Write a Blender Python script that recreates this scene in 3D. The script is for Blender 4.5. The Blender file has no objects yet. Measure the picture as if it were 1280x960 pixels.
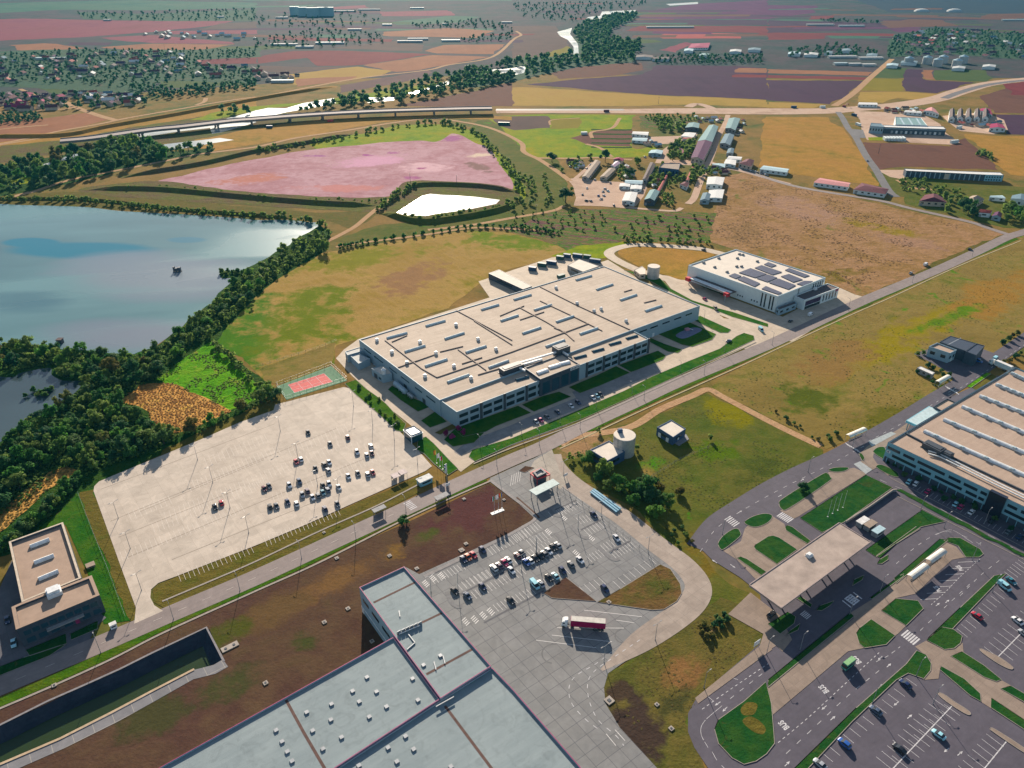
import bpy, math, random
from mathutils import Vector, Matrix, noise as mnoise
from mathutils.geometry import tessellate_polygon
random.seed(11)
S = bpy.context.scene
COL = S.collection
R = math.radians
# ---------------------------------------------------------------- camera model (drone, 220 m up, looking north)
CAM_H, PITCH, FPX = 220.0, R(30.3), 950.0
_f = Vector((0, math.cos(PITCH), -math.sin(PITCH))); _u = Vector((0, math.sin(PITCH), math.cos(PITCH)))
def P(x, y, z=0.0):
    d = _f + Vector((1, 0, 0)) * ((x - 640) / FPX) + _u * (-(y - 480) / FPX)
    t = (z - CAM_H) / d.z
    return Vector((d.x * t, d.y * t, z))
def q(ox, oy, pts, s=4.0):
    return [(ox + p[0] / s, oy + p[1] / s) for p in pts]
def proj(v):
    w = Vector(v) - Vector((0, 0, CAM_H)); k = w.dot(_f)
    return (640 + FPX * w.x / k, 480 - FPX * w.dot(_u) / k, k)
def cr(pts, closed=False, n=5):
    """Catmull-Rom through points"""
    pts = [Vector(p) for p in pts]; N = len(pts); out = []
    rng = range(N) if closed else range(N - 1)
    for i in rng:
        p1, p2 = pts[i], pts[(i + 1) % N]
        p0 = pts[(i - 1) % N] if (closed or i > 0) else p1 * 2 - p2
        p3 = pts[(i + 2) % N] if (closed or i + 2 < N) else p2 * 2 - p1
        for k in range(n):
            t = k / n
            out.append(0.5 * ((2 * p1) + (p2 - p0) * t + (2 * p0 - 5 * p1 + 4 * p2 - p3) * t * t + (3 * p1 - p0 - 3 * p2 + p3) * t ** 3))
    if not closed: out.append(pts[-1])
    return out
# ---------------------------------------------------------------- mesh builder
class MB:
    def __init__(s): s.v = []; s.f = []; s.m = []
    def add(s, vs, fs, mi=0):
        b = len(s.v); s.v += [tuple(v) for v in vs]
        for f in fs: s.f.append(tuple(b + i for i in f)); s.m.append(mi)
        return s
    def quad(s, a, b, c, d, mi=0): return s.add([a, b, c, d], [(0, 1, 2, 3)], mi)
    def poly(s, pts, z, mi=0):
        p3 = [Vector((p[0], p[1], z)) for p in pts]
        tris = tessellate_polygon([p3]); b = len(s.v); s.v += [tuple(p) for p in p3]
        for t in tris:
            a, bb, c = (p3[i] for i in t)
            if (bb - a).cross(c - a).z < 0: t = t[::-1]
            s.f.append(tuple(b + i for i in t)); s.m.append(mi)
        return s
    def sides(s, pts, z0, z1, mi=0, inward=False):
        pts = ccw(pts); n = len(pts); b = len(s.v)
        for p in pts: s.v.append((p[0], p[1], z0)); s.v.append((p[0], p[1], z1))
        for i in range(n):
            j = (i + 1) % n; f = (b + 2 * i, b + 2 * j, b + 2 * j + 1, b + 2 * i + 1)
            s.f.append(f[::-1] if inward else f); s.m.append(mi)
        return s
    def prism(s, pts, z0, z1, mi=0, top=None):
        s.sides(pts, z0, z1, mi); s.poly(pts, z1, mi if top is None else top); return s
    def box(s, c, sx, sy, sz, rot=0.0, mi=0, tilt=None):
        """box centred in x,y, standing on c.z"""
        ca, sa = math.cos(rot), math.sin(rot); vs = []
        for z in (0, sz):
            for x, y in ((-sx / 2, -sy / 2), (sx / 2, -sy / 2), (sx / 2, sy / 2), (-sx / 2, sy / 2)):
                vs.append((c[0] + x * ca - y * sa, c[1] + x * sa + y * ca, c[2] + z))
        return s.add(vs, [(3, 2, 1, 0), (4, 5, 6, 7), (0, 1, 5, 4), (1, 2, 6, 5), (2, 3, 7, 6), (3, 0, 4, 7)], mi)
    def bar(s, a, b, w, h=None, mi=0):
        """square bar from a to b"""
        a, b = Vector(a), Vector(b); h = h or w; d = (b - a).normalized()
        sd = d.cross(Vector((0, 0, 1)))
        if sd.length < 1e-4: sd = Vector((1, 0, 0))
        sd.normalize(); up = sd.cross(d).normalized(); vs = []
        for e in (a, b):
            for i, j in ((-1, -1), (1, -1), (1, 1), (-1, 1)): vs.append(e + sd * i * w / 2 + up * j * h / 2)
        return s.add(vs, [(3, 2, 1, 0), (4, 5, 6, 7), (0, 1, 5, 4), (1, 2, 6, 5), (2, 3, 7, 6), (3, 0, 4, 7)], mi)
    def cyl(s, a, b, r0, r1=None, n=10, mi=0, cap=True):
        a, b = Vector(a), Vector(b); r1 = r0 if r1 is None else r1; d = (b - a).normalized()
        x = d.orthogonal().normalized(); y = d.cross(x); vs = []
        for i in range(n):
            an = 2 * math.pi * i / n; o = x * math.cos(an) + y * math.sin(an)
            vs += [a + o * r0, b + o * r1]
        fs = [(2 * i, 2 * ((i + 1) % n), 2 * ((i + 1) % n) + 1, 2 * i + 1) for i in range(n)]
        if cap: fs += [tuple(2 * i + 1 for i in range(n)), tuple(2 * i for i in range(n))[::-1]]
        return s.add(vs, fs, mi)
    def mesh(s, name, mats):
        me = bpy.data.meshes.new(name); me.from_pydata(s.v, [], s.f)
        for m in (mats if isinstance(mats, (list, tuple)) else [mats]): me.materials.append(m)
        if len(set(s.m)) > 1: me.polygons.foreach_set('material_index', s.m)
        me.update(); return me
    def build(s, name, mats, parent=None):
        o = bpy.data.objects.new(name, s.mesh(name, mats)); COL.objects.link(o)
        if parent is not None: attach(o, parent)
        return o
def attach(o, parent):
    o.parent = parent
    o.matrix_parent_inverse = (Matrix.Translation(parent.location) @ parent.rotation_euler.to_matrix().to_4x4()).inverted()
def ccw(pts):
    a = sum(pts[i][0] * pts[(i + 1) % len(pts)][1] - pts[(i + 1) % len(pts)][0] * pts[i][1] for i in range(len(pts)))
    return list(pts) if a > 0 else list(pts)[::-1]
def tag(o, label=None, cat=None, group=None, kind=None):
    if label: o['label'] = label
    if cat: o['category'] = cat
    if group: o['group'] = group
    if kind: o['kind'] = kind
    return o
def thing(name, label, cat, loc, rz=0.0, group=None):
    o = bpy.data.objects.new(name, None); COL.objects.link(o)
    o.empty_display_size = 1; o.location = loc; o.rotation_euler = (0, 0, rz)
    return tag(o, label, cat, group)
def copy_tree(o, parent=None, mats=None):
    c = o.copy(); COL.objects.link(c)
    if parent is not None: c.parent = parent
    for ch in o.children: copy_tree(ch, c)
    return c
# ---------------------------------------------------------------- materials
def newmat(name):
    m = bpy.data.materials.new(name); m.use_nodes = True
    nt = m.node_tree; return m, nt, nt.nodes['Principled BSDF']
def N(nt, t, **kw):
    n = nt.nodes.new(t)
    for k, v in kw.items():
        if k.startswith('i_'): n.inputs[k[2:].replace('_', ' ')].default_value = v
        else: setattr(n, k, v)
    return n
def noise(nt, vec, scale, detail=4.0, rough=0.55, dist=0.0):
    n = N(nt, 'ShaderNodeTexNoise', i_Scale=scale, i_Detail=detail, i_Roughness=rough, i_Distortion=dist)
    nt.links.new(vec, n.inputs['Vector']); return n.outputs['Fac']
def math_(nt, op, a, b=None, c=None):
    n = N(nt, 'ShaderNodeMath', operation=op)
    for i, v in enumerate((a, b, c)):
        if v is None: continue
        if isinstance(v, (int, float)): n.inputs[i].default_value = v
        else: nt.links.new(v, n.inputs[i])
    return n.outputs[0]
def ramp(nt, fac, stops):
    r = N(nt, 'ShaderNodeValToRGB'); e = r.color_ramp.elements
    k = len(stops)
    while len(e) < k: e.new(0.5)
    for i, (p, c) in enumerate(stops): e[i].position = p; e[i].color = (*c, 1)
    nt.links.new(fac, r.inputs['Fac']); return r.outputs['Color']
def mixc(nt, fac, a, b, mode='MIX'):
    n = N(nt, 'ShaderNodeMix', data_type='RGBA', blend_type=mode)
    for sock, v in ((n.inputs[0], fac), (n.inputs[6], a), (n.inputs[7], b)):
        if isinstance(v, (int, float)): sock.default_value = v
        elif isinstance(v, tuple): sock.default_value = (*v, 1)
        else: nt.links.new(v, sock)
    return n.outputs[2]
def mapped(nt, vec, rot=0.0, scale=(1, 1, 1)):
    n = N(nt, 'ShaderNodeMapping'); n.inputs['Rotation'].default_value = (0, 0, -rot)
    n.vector_type = 'POINT'
    nt.links.new(vec, n.inputs['Vector'])
    s = N(nt, 'ShaderNodeVectorMath', operation='MULTIPLY'); s.inputs[1].default_value = scale
    nt.links.new(n.outputs[0], s.inputs[0]); return s.outputs[0]
def evenly(cols): return [(0.28 + 0.44 * i / max(1, len(cols) - 1), c) for i, c in enumerate(cols)]
def sat(c, k=1.24):
    l = .3 * c[0] + .59 * c[1] + .11 * c[2]; return tuple(max(.003, l + (x - l) * k) for x in c)
def ground_mat(name, cols, big=70, mid=9, fine=1.2, bump=0.5, rough=0.95, rows=None, spots=None, var=0.45, patches=()):
    """soil / grass: patches at three sizes; rows=(angle, spacing m, strength); spots=(colour, size, threshold)"""
    cols = [sat(c) for c in cols]; m, nt, b = newmat(name); L = nt.links
    pos = N(nt, 'ShaderNodeNewGeometry').outputs['Position']
    n1 = noise(nt, pos, 1 / big, 5, .6, .6); n2 = noise(nt, pos, 1 / mid, 5, .65); n3 = noise(nt, pos, 1 / fine, 3, .6)
    fac = math_(nt, 'ADD', math_(nt, 'MULTIPLY', n1, .6), math_(nt, 'MULTIPLY', n2, .4))
    if rows:
        vr = mapped(nt, pos, rows[0], (1 / rows[1], 1 / (rows[1] * 25), 1))
        nr = noise(nt, vr, 1.0, 2, .5)
        fac = math_(nt, 'ADD', fac, math_(nt, 'MULTIPLY', math_(nt, 'SUBTRACT', nr, .5), rows[2]))
    col = ramp(nt, fac, evenly(cols))
    v = math_(nt, 'ADD', math_(nt, 'MULTIPLY', n3, var * 1.6), 1 - var * .8)
    v = math_(nt, 'MULTIPLY', v, math_(nt, 'ADD', math_(nt, 'MULTIPLY', n2, var * 1.2), 1 - var * .6))
    cm = N(nt, 'ShaderNodeVectorMath', operation='SCALE'); L.new(col, cm.inputs[0]); L.new(v, cm.inputs['Scale'])
    col = cm.outputs[0]
    if spots:
        ns = noise(nt, pos, 1 / spots[1], 3, .6, .8)
        mr = N(nt, 'ShaderNodeMapRange'); L.new(ns, mr.inputs[0]); mr.inputs[1].default_value = spots[2]; mr.inputs[2].default_value = spots[2] + .1
        col = mixc(nt, mr.outputs[0], col, sat(spots[0]))
    for cx, cy, rx, ry, c, *rest in patches:
        # a patch of other growth or soil: soft-edged ellipse on the ground
        t = rest[0] if rest else 0.0; soft = rest[1] if len(rest) > 1 else .7
        o = P(cx, cy); ex = P(cx + rx * math.cos(t), cy - rx * math.sin(t)) - o; ey = P(cx - ry * math.sin(t), cy - ry * math.cos(t)) - o; det = ex.x * ey.y - ey.x * ex.y
        uv = []
        for ax, ay in ((ey.y / det, -ey.x / det), (-ex.y / det, ex.x / det)):
            d = N(nt, 'ShaderNodeVectorMath', operation='DOT_PRODUCT'); L.new(pos, d.inputs[0]); d.inputs[1].default_value = (ax, ay, 0); uv.append(math_(nt, 'SUBTRACT', d.outputs['Value'], ax * o.x + ay * o.y))
        r2 = math_(nt, 'ADD', math_(nt, 'MULTIPLY', uv[0], uv[0]), math_(nt, 'MULTIPLY', uv[1], uv[1]))
        r2 = math_(nt, 'ADD', r2, math_(nt, 'ADD', math_(nt, 'MULTIPLY', math_(nt, 'SUBTRACT', n1, .5), 4.0), math_(nt, 'MULTIPLY', math_(nt, 'SUBTRACT', n2, .5), 3.2)))
        mr = N(nt, 'ShaderNodeMapRange'); L.new(r2, mr.inputs[0]); mr.inputs[1].default_value = 1.0; mr.inputs[2].default_value = 1.0 - soft; mr.interpolation_type = 'SMOOTHSTEP'
        cc = N(nt, 'ShaderNodeVectorMath', operation='SCALE'); cc.inputs[0].default_value = sat(c); L.new(v, cc.inputs['Scale']); col = mixc(nt, mr.outputs[0], col, cc.outputs[0])
    L.new(col, b.inputs['Base Color']); b.inputs['Roughness'].default_value = rough
    b.inputs['Specular IOR Level'].default_value = .02
    if bump:
        bp = N(nt, 'ShaderNodeBump', i_Strength=bump, i_Distance=.45)
        L.new(math_(nt, 'ADD', n3, math_(nt, 'MULTIPLY', n2, 3.0)), bp.inputs['Height']); L.new(bp.outputs[0], b.inputs['Normal'])
    return m
def slab_mat(name, c0, c1, rot, slab=(5, 5), joint=(.1, .1, .1), jw=.012, rough=.8, stain=.5, spec=.15, streak=0.0):
    """concrete / asphalt in slabs; slab=None for no joints"""
    m, nt, b = newmat(name); L = nt.links
    pos = N(nt, 'ShaderNodeNewGeometry').outputs['Position']
    n1 = noise(nt, pos, 1 / 30, 6, .62, .4); n2 = noise(nt, pos, 1 / 2.5, 4, .6)
    f = math_(nt, 'ADD', math_(nt, 'MULTIPLY', n1, .65), math_(nt, 'MULTIPLY', n2, .35))
    if streak:
        vr = mapped(nt, pos, rot, (1 / 60, 1 / .9, 1)); f = math_(nt, 'ADD', f, math_(nt, 'MULTIPLY', math_(nt, 'SUBTRACT', noise(nt, vr, 1, 3), .5), streak))
    col = ramp(nt, f, [(.5 - .35 * stain, c0), (.5 + .35 * stain, c1)])
    ns = noise(nt, pos, 1 / 7, 5, .7, 1.2); sc = N(nt, 'ShaderNodeVectorMath', operation='SCALE'); L.new(col, sc.inputs[0])
    ms = N(nt, 'ShaderNodeMapRange'); L.new(ns, ms.inputs[0]); ms.inputs[1].default_value = .34; ms.inputs[2].default_value = .7; ms.inputs[3].default_value = 1.1; ms.inputs[4].default_value = .84; L.new(ms.outputs[0], sc.inputs['Scale']); col = sc.outputs[0]
    if slab:
        vb = mapped(nt, pos, rot, (1 / slab[0], 1 / slab[1], 1))
        br = N(nt, 'ShaderNodeTexBrick', offset=0.0, squash=1.0); L.new(vb, br.inputs['Vector'])
        br.inputs['Scale'].default_value = 1.0; br.inputs['Mortar Size'].default_value = jw
        br.inputs['Brick Width'].default_value = 1.0; br.inputs['Row Height'].default_value = 1.0
        br.inputs['Mortar Smooth'].default_value = .3
        br.inputs['Color1'].default_value = (.93, .93, .93, 1); br.inputs['Color2'].default_value = (1.05, 1.05, 1.05, 1); br.inputs['Mortar'].default_value = (1, 1, 1, 1)
        col = mixc(nt, 1.0, col, br.outputs['Color'], 'MULTIPLY')
        col = mixc(nt, br.outputs['Fac'], col, joint)
    L.new(col, b.inputs['Base Color']); b.inputs['Roughness'].default_value = rough; b.inputs['Specular IOR Level'].default_value = spec
    bp = N(nt, 'ShaderNodeBump', i_Strength=.12, i_Distance=.05); L.new(n2, bp.inputs['Height']); L.new(bp.outputs[0], b.inputs['Normal'])
    return m
_pm = {}
def paint(name, c, rough=.5, spec=.25, metal=0.0, var=.18, scale=.7):
    """painted / plain surface with a little dirt variation in object space"""
    if name in _pm: return _pm[name]
    m, nt, b = newmat(name); L = nt.links
    pos = N(nt, 'ShaderNodeTexCoord').outputs['Object']
    n = noise(nt, pos, scale, 5, .65)
    d = tuple(x * (1 - var) for x in c); e = tuple(min(.95, x * (1 + var)) for x in c)
    L.new(ramp(nt, n, [(.3, d), (.7, e)]), b.inputs['Base Color'])
    b.inputs['Roughness'].default_value = rough; b.inputs['Specular IOR Level'].default_value = spec; b.inputs['Metallic'].default_value = metal
    _pm[name] = m; return m
def glass_mat(name, c=(.015, .025, .035), rough=.12):
    if name in _pm: return _pm[name]
    m, nt, b = newmat(name); b.inputs['Base Color'].default_value = (*c, 1); b.inputs['Roughness'].default_value = rough
    b.inputs['Specular IOR Level'].default_value = .6; _pm[name] = m; return m
def sheetmetal(name, c0, c1, rot, pitch=1.0, rough=.45, metal=.0, dirt=(.1, .07, .05)):
    m, nt, b = newmat(name); L = nt.links
    pos = N(nt, 'ShaderNodeNewGeometry').outputs['Position']
    vr = mapped(nt, pos, rot, (1 / 25, 1 / 1.6, 1)); n = noise(nt, vr, 1, 5, .6); n2 = noise(nt, pos, 1 / 14, 5, .6, .5)
    f = math_(nt, 'ADD', math_(nt, 'MULTIPLY', n, .5), math_(nt, 'MULTIPLY', n2, .5))
    col = ramp(nt, f, [(.32, c0), (.68, c1)])
    ns = noise(nt, pos, 1 / 4, 4, .7, 1.0); mr = N(nt, 'ShaderNodeMapRange'); L.new(ns, mr.inputs[0]); mr.inputs[1].default_value = .5; mr.inputs[2].default_value = .78; mr.inputs[4].default_value = .55
    col = mixc(nt, mr.outputs[0], col, dirt)
    L.new(col, b.inputs['Base Color']); b.inputs['Roughness'].default_value = rough; b.inputs['Metallic'].default_value = metal; b.inputs['Specular IOR Level'].default_value = .2
    vw = mapped(nt, pos, rot, (0, 1 / pitch, 0)); w = N(nt, 'ShaderNodeTexWave', bands_direction='Y', i_Scale=1.0); L.new(vw, w.inputs['Vector'])
    wr = N(nt, 'ShaderNodeMapRange'); L.new(w.outputs['Fac'], wr.inputs[0]); wr.inputs[1].default_value = 0; wr.inputs[2].default_value = .25; wr.inputs[3].default_value = .8
    sc = N(nt, 'ShaderNodeVectorMath', operation='SCALE'); L.new(col, sc.inputs[0]); L.new(wr.outputs[0], sc.inputs['Scale']); L.new(sc.outputs[0], b.inputs['Base Color'])
    bp = N(nt, 'ShaderNodeBump', i_Strength=.35, i_Distance=.06); L.new(w.outputs['Fac'], bp.inputs['Height']); L.new(bp.outputs[0], b.inputs['Normal'])
    return m
def leaf_mat(name, c0, c1, c2, trans=.45):
    m, nt, b = newmat(name); L = nt.links
    oi = N(nt, 'ShaderNodeObjectInfo').outputs['Random']; pos = N(nt, 'ShaderNodeNewGeometry').outputs['Position']
    n = noise(nt, pos, .45, 3, .6)
    f = math_(nt, 'ADD', math_(nt, 'MULTIPLY', oi, .75), math_(nt, 'MULTIPLY', n, .45))
    col = ramp(nt, f, [(.25, c0), (.55, c1), (.8, c2)])
    L.new(col, b.inputs['Base Color']); b.inputs['Roughness'].default_value = .7; b.inputs['Specular IOR Level'].default_value = .08
    tr = N(nt, 'ShaderNodeBsdfTranslucent'); L.new(col, tr.inputs['Color'])
    mx = N(nt, 'ShaderNodeMixShader', i_Fac=trans); L.new(b.outputs[0], mx.inputs[1]); L.new(tr.outputs[0], mx.inputs[2])
    L.new(mx.outputs[0], nt.nodes['Material Output'].inputs['Surface'])
    return m
# ---------------------------------------------------------------- ground helpers
def struct(o): o['kind'] = 'structure'; return o
_zc = [0]
def zoff(z): _zc[0] += 1; return z + .0011 * (_zc[0] % 11)
RAGGED = {'field', 'verge', 'woodland_floor', 'bank', 'lagoon_bed', 'terrace', 'bare_patch', 'lake_shore'}
def sheet(name, px, mat, z, smooth=False, thick=0.0, n=5):
    w = [P(x, y) for x, y in px]
    if smooth: w = cr(w, True, n)
    if name in RAGGED:   # natural edges wander
        o = []
        for a, b in zip(w, w[1:] + w[:1]):
            L = (b - a).length; st = max(3.0, a.length / 110); k = max(1, min(40, int(L / st)))
            for i in range(k):
                p = a.lerp(b, i / k); v = mnoise.noise_vector(p / (st * 2.2)); o.append(Vector((p.x + v.x * st * .5, p.y + v.y * st * .5, 0)))
        w = o
    m = MB()
    if thick: m.prism(w, z - thick, z)
    else: m.poly(w, zoff(z))
    return struct(m.build(name, mat))
def ribbon_mb(m, w, width, z, mi=0, widths=None, thick=0):
    L_, R_ = [], []
    for i, p in enumerate(w):
        a = w[max(0, i - 1)]; b = w[min(len(w) - 1, i + 1)]; d = (b - a); d.z = 0
        if d.length < 1e-6: continue
        d.normalize(); nrm = Vector((-d.y, d.x, 0)); hw = (widths[i] if widths else width) / 2
        L_.append(p + nrm * hw); R_.append(p - nrm * hw)
    b = len(m.v)
    for l, r in zip(L_, R_): m.v += [(l.x, l.y, z), (r.x, r.y, z)]
    for i in range(len(L_) - 1): m.f.append((b + 2 * i, b + 2 * i + 1, b + 2 * i + 3, b + 2 * i + 2)); m.m.append(mi)
    return L_, R_
def ribbon(name, px, width, mat, z, smooth=True, n=6, widths=None):
    w = [P(x, y) for x, y in px]
    if widths:
        w = cr([Vector((p.x, p.y, wd)) for p, wd in zip(w, widths)], False, n); wl = [p.z for p in w]; w = [Vector((p.x, p.y, 0)) for p in w]
    else:
        wl = None
        if smooth: w = cr(w, False, n)
    m = MB(); ribbon_mb(m, w, width, zoff(z), widths=wl); return struct(m.build(name, mat))
KERB = None
def island(px, mat, z=.16, smooth=True, kerb=True, n=4, name='lawn', kw=.2):
    """raised lawn or pavement with a pale kerb round it"""
    w = [P(x, y) for x, y in px]
    if smooth: w = cr(w, True, n)
    z = zoff(z); m = MB(); m.poly(w, z); o = struct(m.build(name, mat))
    if kerb:
        k = MB(); loop = w + [w[0], w[1]]; ribbon_mb(k, loop, kw, z + .02); k.sides(ccw(w), 0.0, z + .018)
        struct(k.build('kerb', KERB))
    return o
# ================================================================ TERRAIN
def ang(a, b):
    d = P(*b) - P(*a); return math.atan2(d.y, d.x)
A_ROAD = ang((320, 722), (840, 485)); A_FAC = ang((449, 440), (760, 347)); A_LOT2 = ang((530, 720), (652, 660)); A_BUS = ang((960, 900), (1130, 770))
# soils and grasses
G_BASE = ground_mat('dry_plain', [(.035, .08, .028), (.09, .1, .035), (.17, .12, .05), (.2, .13, .06), (.07, .1, .028)], 130, 26, 3, .3)
G_FAR = ground_mat('far_plain', [(.018, .05, .04), (.045, .085, .055), (.05, .08, .05), (.11, .085, .07)], 70, 22, 7, .3)
G_MEADOW = ground_mat('mown_meadow', [(.15, .14, .03), (.22, .17, .055), (.28, .195, .085), (.23, .16, .06), (.16, .14, .035)], 60, 10, 1.3, .35, rows=(A_ROAD, 4, .22), var=.35, patches=((300, 425, 75, 62, (.055, .125, .014), .6, 1.1), (390, 400, 75, 40, (.11, .135, .022), .5, 1.0), (640, 300, 70, 12, (.11, .15, .025), -.1, .9), (470, 320, 120, 14, (.16, .155, .035), .15, .9), (400, 455, 90, 14, (.09, .12, .02), .3, .9), (520, 345, 60, 20, (.22, .135, .075), .4, .9)))
G_TAN = ground_mat('tan_field', [(.12, .12, .03), (.25, .16, .055), (.29, .17, .065), (.21, .12, .045)], 70, 14, 2, .4)
G_RIGHT = ground_mat('right_field', [(.075, .105, .026), (.13, .125, .04), (.19, .145, .06), (.15, .115, .046), (.08, .105, .026)], 45, 9, 1.4, .35, spots=((.07, .15, .018), 22, .6), var=.35, patches=((1130, 420, 110, 22, (.2, .165, .035), .4, 1.0), (1040, 450, 60, 25, (.19, .125, .055), .3, 1.0), (990, 500, 60, 22, (.07, .085, .02), -.2, 1.0), (1240, 370, 60, 26, (.23, .14, .05), .4, 1.0), (1100, 520, 70, 16, (.1, .095, .025), .3, 1.0), (1180, 400, 60, 8, (.09, .15, .02), .35, 1.0)))
G_ROUGH = ground_mat('rough_scrub', patches=((1000, 262, 70, 16, (.27, .175, .125), -.25, 1.1), (1130, 300, 60, 10, (.25, .16, .11), -.2, 1.1), (1040, 345, 40, 10, (.13, .1, .03), .2, 1.1), (930, 290, 30, 14, (.2, .13, .07), 0, 1.1), (1100, 285, 60, 6, (.2, .15, .04), -.2, 1.1)), cols=[(.15, .1, .045), (.21, .135, .065), (.26, .165, .1), (.19, .115, .055)], big=30, mid=9, fine=2.4, bump=.6, spots=((.1, .12, .03), 40, .64))
G_PLOT = ground_mat('plot_grass', [(.05, .075, .02), (.07, .09, .024), (.105, .1, .034), (.055, .085, .02)], 35, 8, 1.1, .35, spots=((.06, .17, .02), 14, .66), var=.35, patches=((910, 515, 40, 18, (.15, .14, .025), -.4, 1.0), (890, 560, 40, 18, (.07, .11, .018), 0, 1.0), (930, 600, 50, 22, (.055, .07, .02), .5, 1.0), (815, 580, 20, 12, (.06, .16, .02), .3, 1.0), (735, 552, 42, 16, (.26, .17, .1), .4, .9), (810, 592, 12, 16, (.2, .15, .06), .3, 1.0), (880, 690, 30, 40, (.13, .1, .03), .6, 1.0)))
G_SOIL = ground_mat('red_brown_soil', [(.052, .034, .028), (.068, .04, .032), (.082, .054, .036), (.06, .046, .026)], 30, 8, 1.2, .3, var=.28, patches=((420, 725, 75, 20, (.135, .082, .042), .45, 1.2), (345, 765, 60, 22, (.1, .066, .036), .5, 1.2), (580, 640, 60, 26, (.075, .036, .034), .5, 1.0), (490, 690, 24, 14, (.16, .1, .04), .4, 1.0), (270, 800, 50, 20, (.06, .065, .02), .4, 1.0), (380, 800, 30, 16, (.05, .055, .022), .2, 1.1), (300, 850, 60, 22, (.05, .052, .024), .4, 1.1), (450, 645, 40, 12, (.07, .08, .02), .45, 1.0), (530, 672, 26, 9, (.06, .07, .024), .4, 1.1), (180, 900, 60, 24, (.05, .048, .024), .4, 1.1), (860, 835, 46, 34, (.15, .085, .035), .7, 1.1), (890, 800, 26, 18, (.13, .11, .03), .6, 1.0), (845, 855, 26, 20, (.055, .05, .02), .3, 1.0), (790, 900, 30, 34, (.035, .024, .022), .8, .8), (930, 830, 30, 16, (.1, .1, .028), .6, 1.0)))
G_SOILB = ground_mat('orange_brown_grass', [(.09, .068, .034), (.125, .08, .04), (.06, .068, .022), (.1, .07, .034)], 22, 6, 1.0, .5)
G_BRIGHT = ground_mat('bright_green_crop', [(.05, .16, .02), (.09, .22, .03), (.17, .23, .05)], 24, 5, 1.4, .9, spots=((.2, .2, .06), 9, .62))
G_REED = ground_mat('orange_reeds', [(.3, .17, .06), (.42, .24, .1), (.45, .28, .12), (.28, .22, .05)], 20, 5, .9, 1.0)
G_LAWN = ground_mat('lawn', [(.012, .055, .012), (.025, .085, .016), (.05, .1, .02), (.02, .07, .014)], 16, 4, .7, .35, var=.35, rows=(A_FAC, 2.2, .2), spots=((.08, .09, .03), 9, .64))
G_LAWND = ground_mat('dark_lawn', [(.01, .04, .013), (.016, .058, .018), (.03, .068, .02), (.012, .046, .015)], 14, 4, .7, .3, var=.35, rows=(A_BUS, 2.0, .2), spots=((.06, .06, .024), 9, .63))  # lawn grass in a darker green
G_VERGE = ground_mat('verge_grass', [(.025, .08, .012), (.05, .1, .016), (.1, .085, .026)], 22, 5, .9, .45)
G_DRYVERGE = ground_mat('dry_verge', [(.06, .075, .02), (.11, .09, .032), (.05, .075, .016)], 16, 5, .9, .45)
G_WOOD = ground_mat('woodland_floor', [(.012, .035, .010), (.025, .06, .014), (.05, .06, .02)], 14, 4, .9, 1.0)
G_GREEN = ground_mat('green_margin', [(.07, .17, .012), (.17, .21, .02), (.26, .2, .04)], 60, 14, 3, .5)
G_PINK = ground_mat('dry_pink_lake_bed', [(.26, .14, .15), (.32, .185, .2), (.4, .265, .285), (.28, .155, .165)], 60, 10, 3, .1, var=.2, patches=((530, 210, 34, 7, (.52, .36, .38), 0, .9), (470, 200, 60, 7, (.48, .29, .36), .1, .9), (395, 195, 18, 1.6, (.28, .13, .23), 0, 1), (492, 191, 13, 2.6, (.29, .12, .22), 0, 1), (527, 210.5, 9, 1.6, (.27, .1, .18), 0, 1), (515, 222.5, 12, 2.4, (.28, .11, .2), 0, 1), (562, 173, 16, 4, (.27, .12, .21), 0, 1), (598, 209, 18, 5, (.2, .13, .12), -.3, .9), (600, 194, 20, 3, (.55, .45, .36), .1, .9), (460, 194, 8, 1.4, (.28, .1, .22), 0, .8), (300, 225, 60, 6, (.37, .18, .15), .1, .9), (420, 235, 60, 5, (.4, .2, .19), 0, .9)))
G_DIRT = ground_mat('dirt_track', [(.28, .17, .1), (.38, .26, .17), (.3, .2, .11)], 18, 4, 1, .3, var=.25)
G_PALE = ground_mat('pale_earthworks', [(.3, .21, .16), (.46, .35, .28), (.36, .25, .19)], 60, 12, 2, .2, var=.2)
G_GARDEN = ground_mat('garden_plots', [(.1, .05, .05), (.14, .08, .065), (.055, .12, .025), (.16, .1, .06), (.07, .11, .025)], 22, 6, 1.5, .6, rows=(A_ROAD + .5, 7, .7))
G_BANK = ground_mat('brown_bank', [(.07, .055, .035), (.11, .08, .045), (.09, .1, .03), (.15, .11, .06)], 40, 8, 2, .6)
_fm = {}
def FARM(key, cols, rows=None):
    if key not in _fm: _fm[key] = ground_mat(key + '_field', cols, 190, 40, 6, .25, var=.2, rows=rows)
    return _fm[key]
PINKF = FARM('ploughed_pink', [(.14, .045, .07), (.19, .065, .08), (.15, .055, .06)], (.12, 14, .3))
REDF = FARM('ploughed_red', [(.11, .028, .035), (.16, .045, .045)], (.1, 12, .3))
ORANGEF = FARM('orange_stubble', [(.2, .1, .065), (.26, .135, .085)], (.1, 12, .2))
PURPLEF = FARM('purple_soil', [(.042, .024, .045), (.06, .033, .055), (.05, .03, .042)], (.05, 16, .3))
MAUVEF = FARM('mauve_soil', [(.075, .025, .065), (.11, .04, .08)], (.02, 20, .35))
TEALF = FARM('blue_green_crop', [(.035, .09, .07), (.06, .115, .08), (.09, .12, .09)])
GREENF = FARM('dull_green_crop', [(.045, .075, .03), (.075, .095, .04)], (.1, 18, .2))
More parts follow.
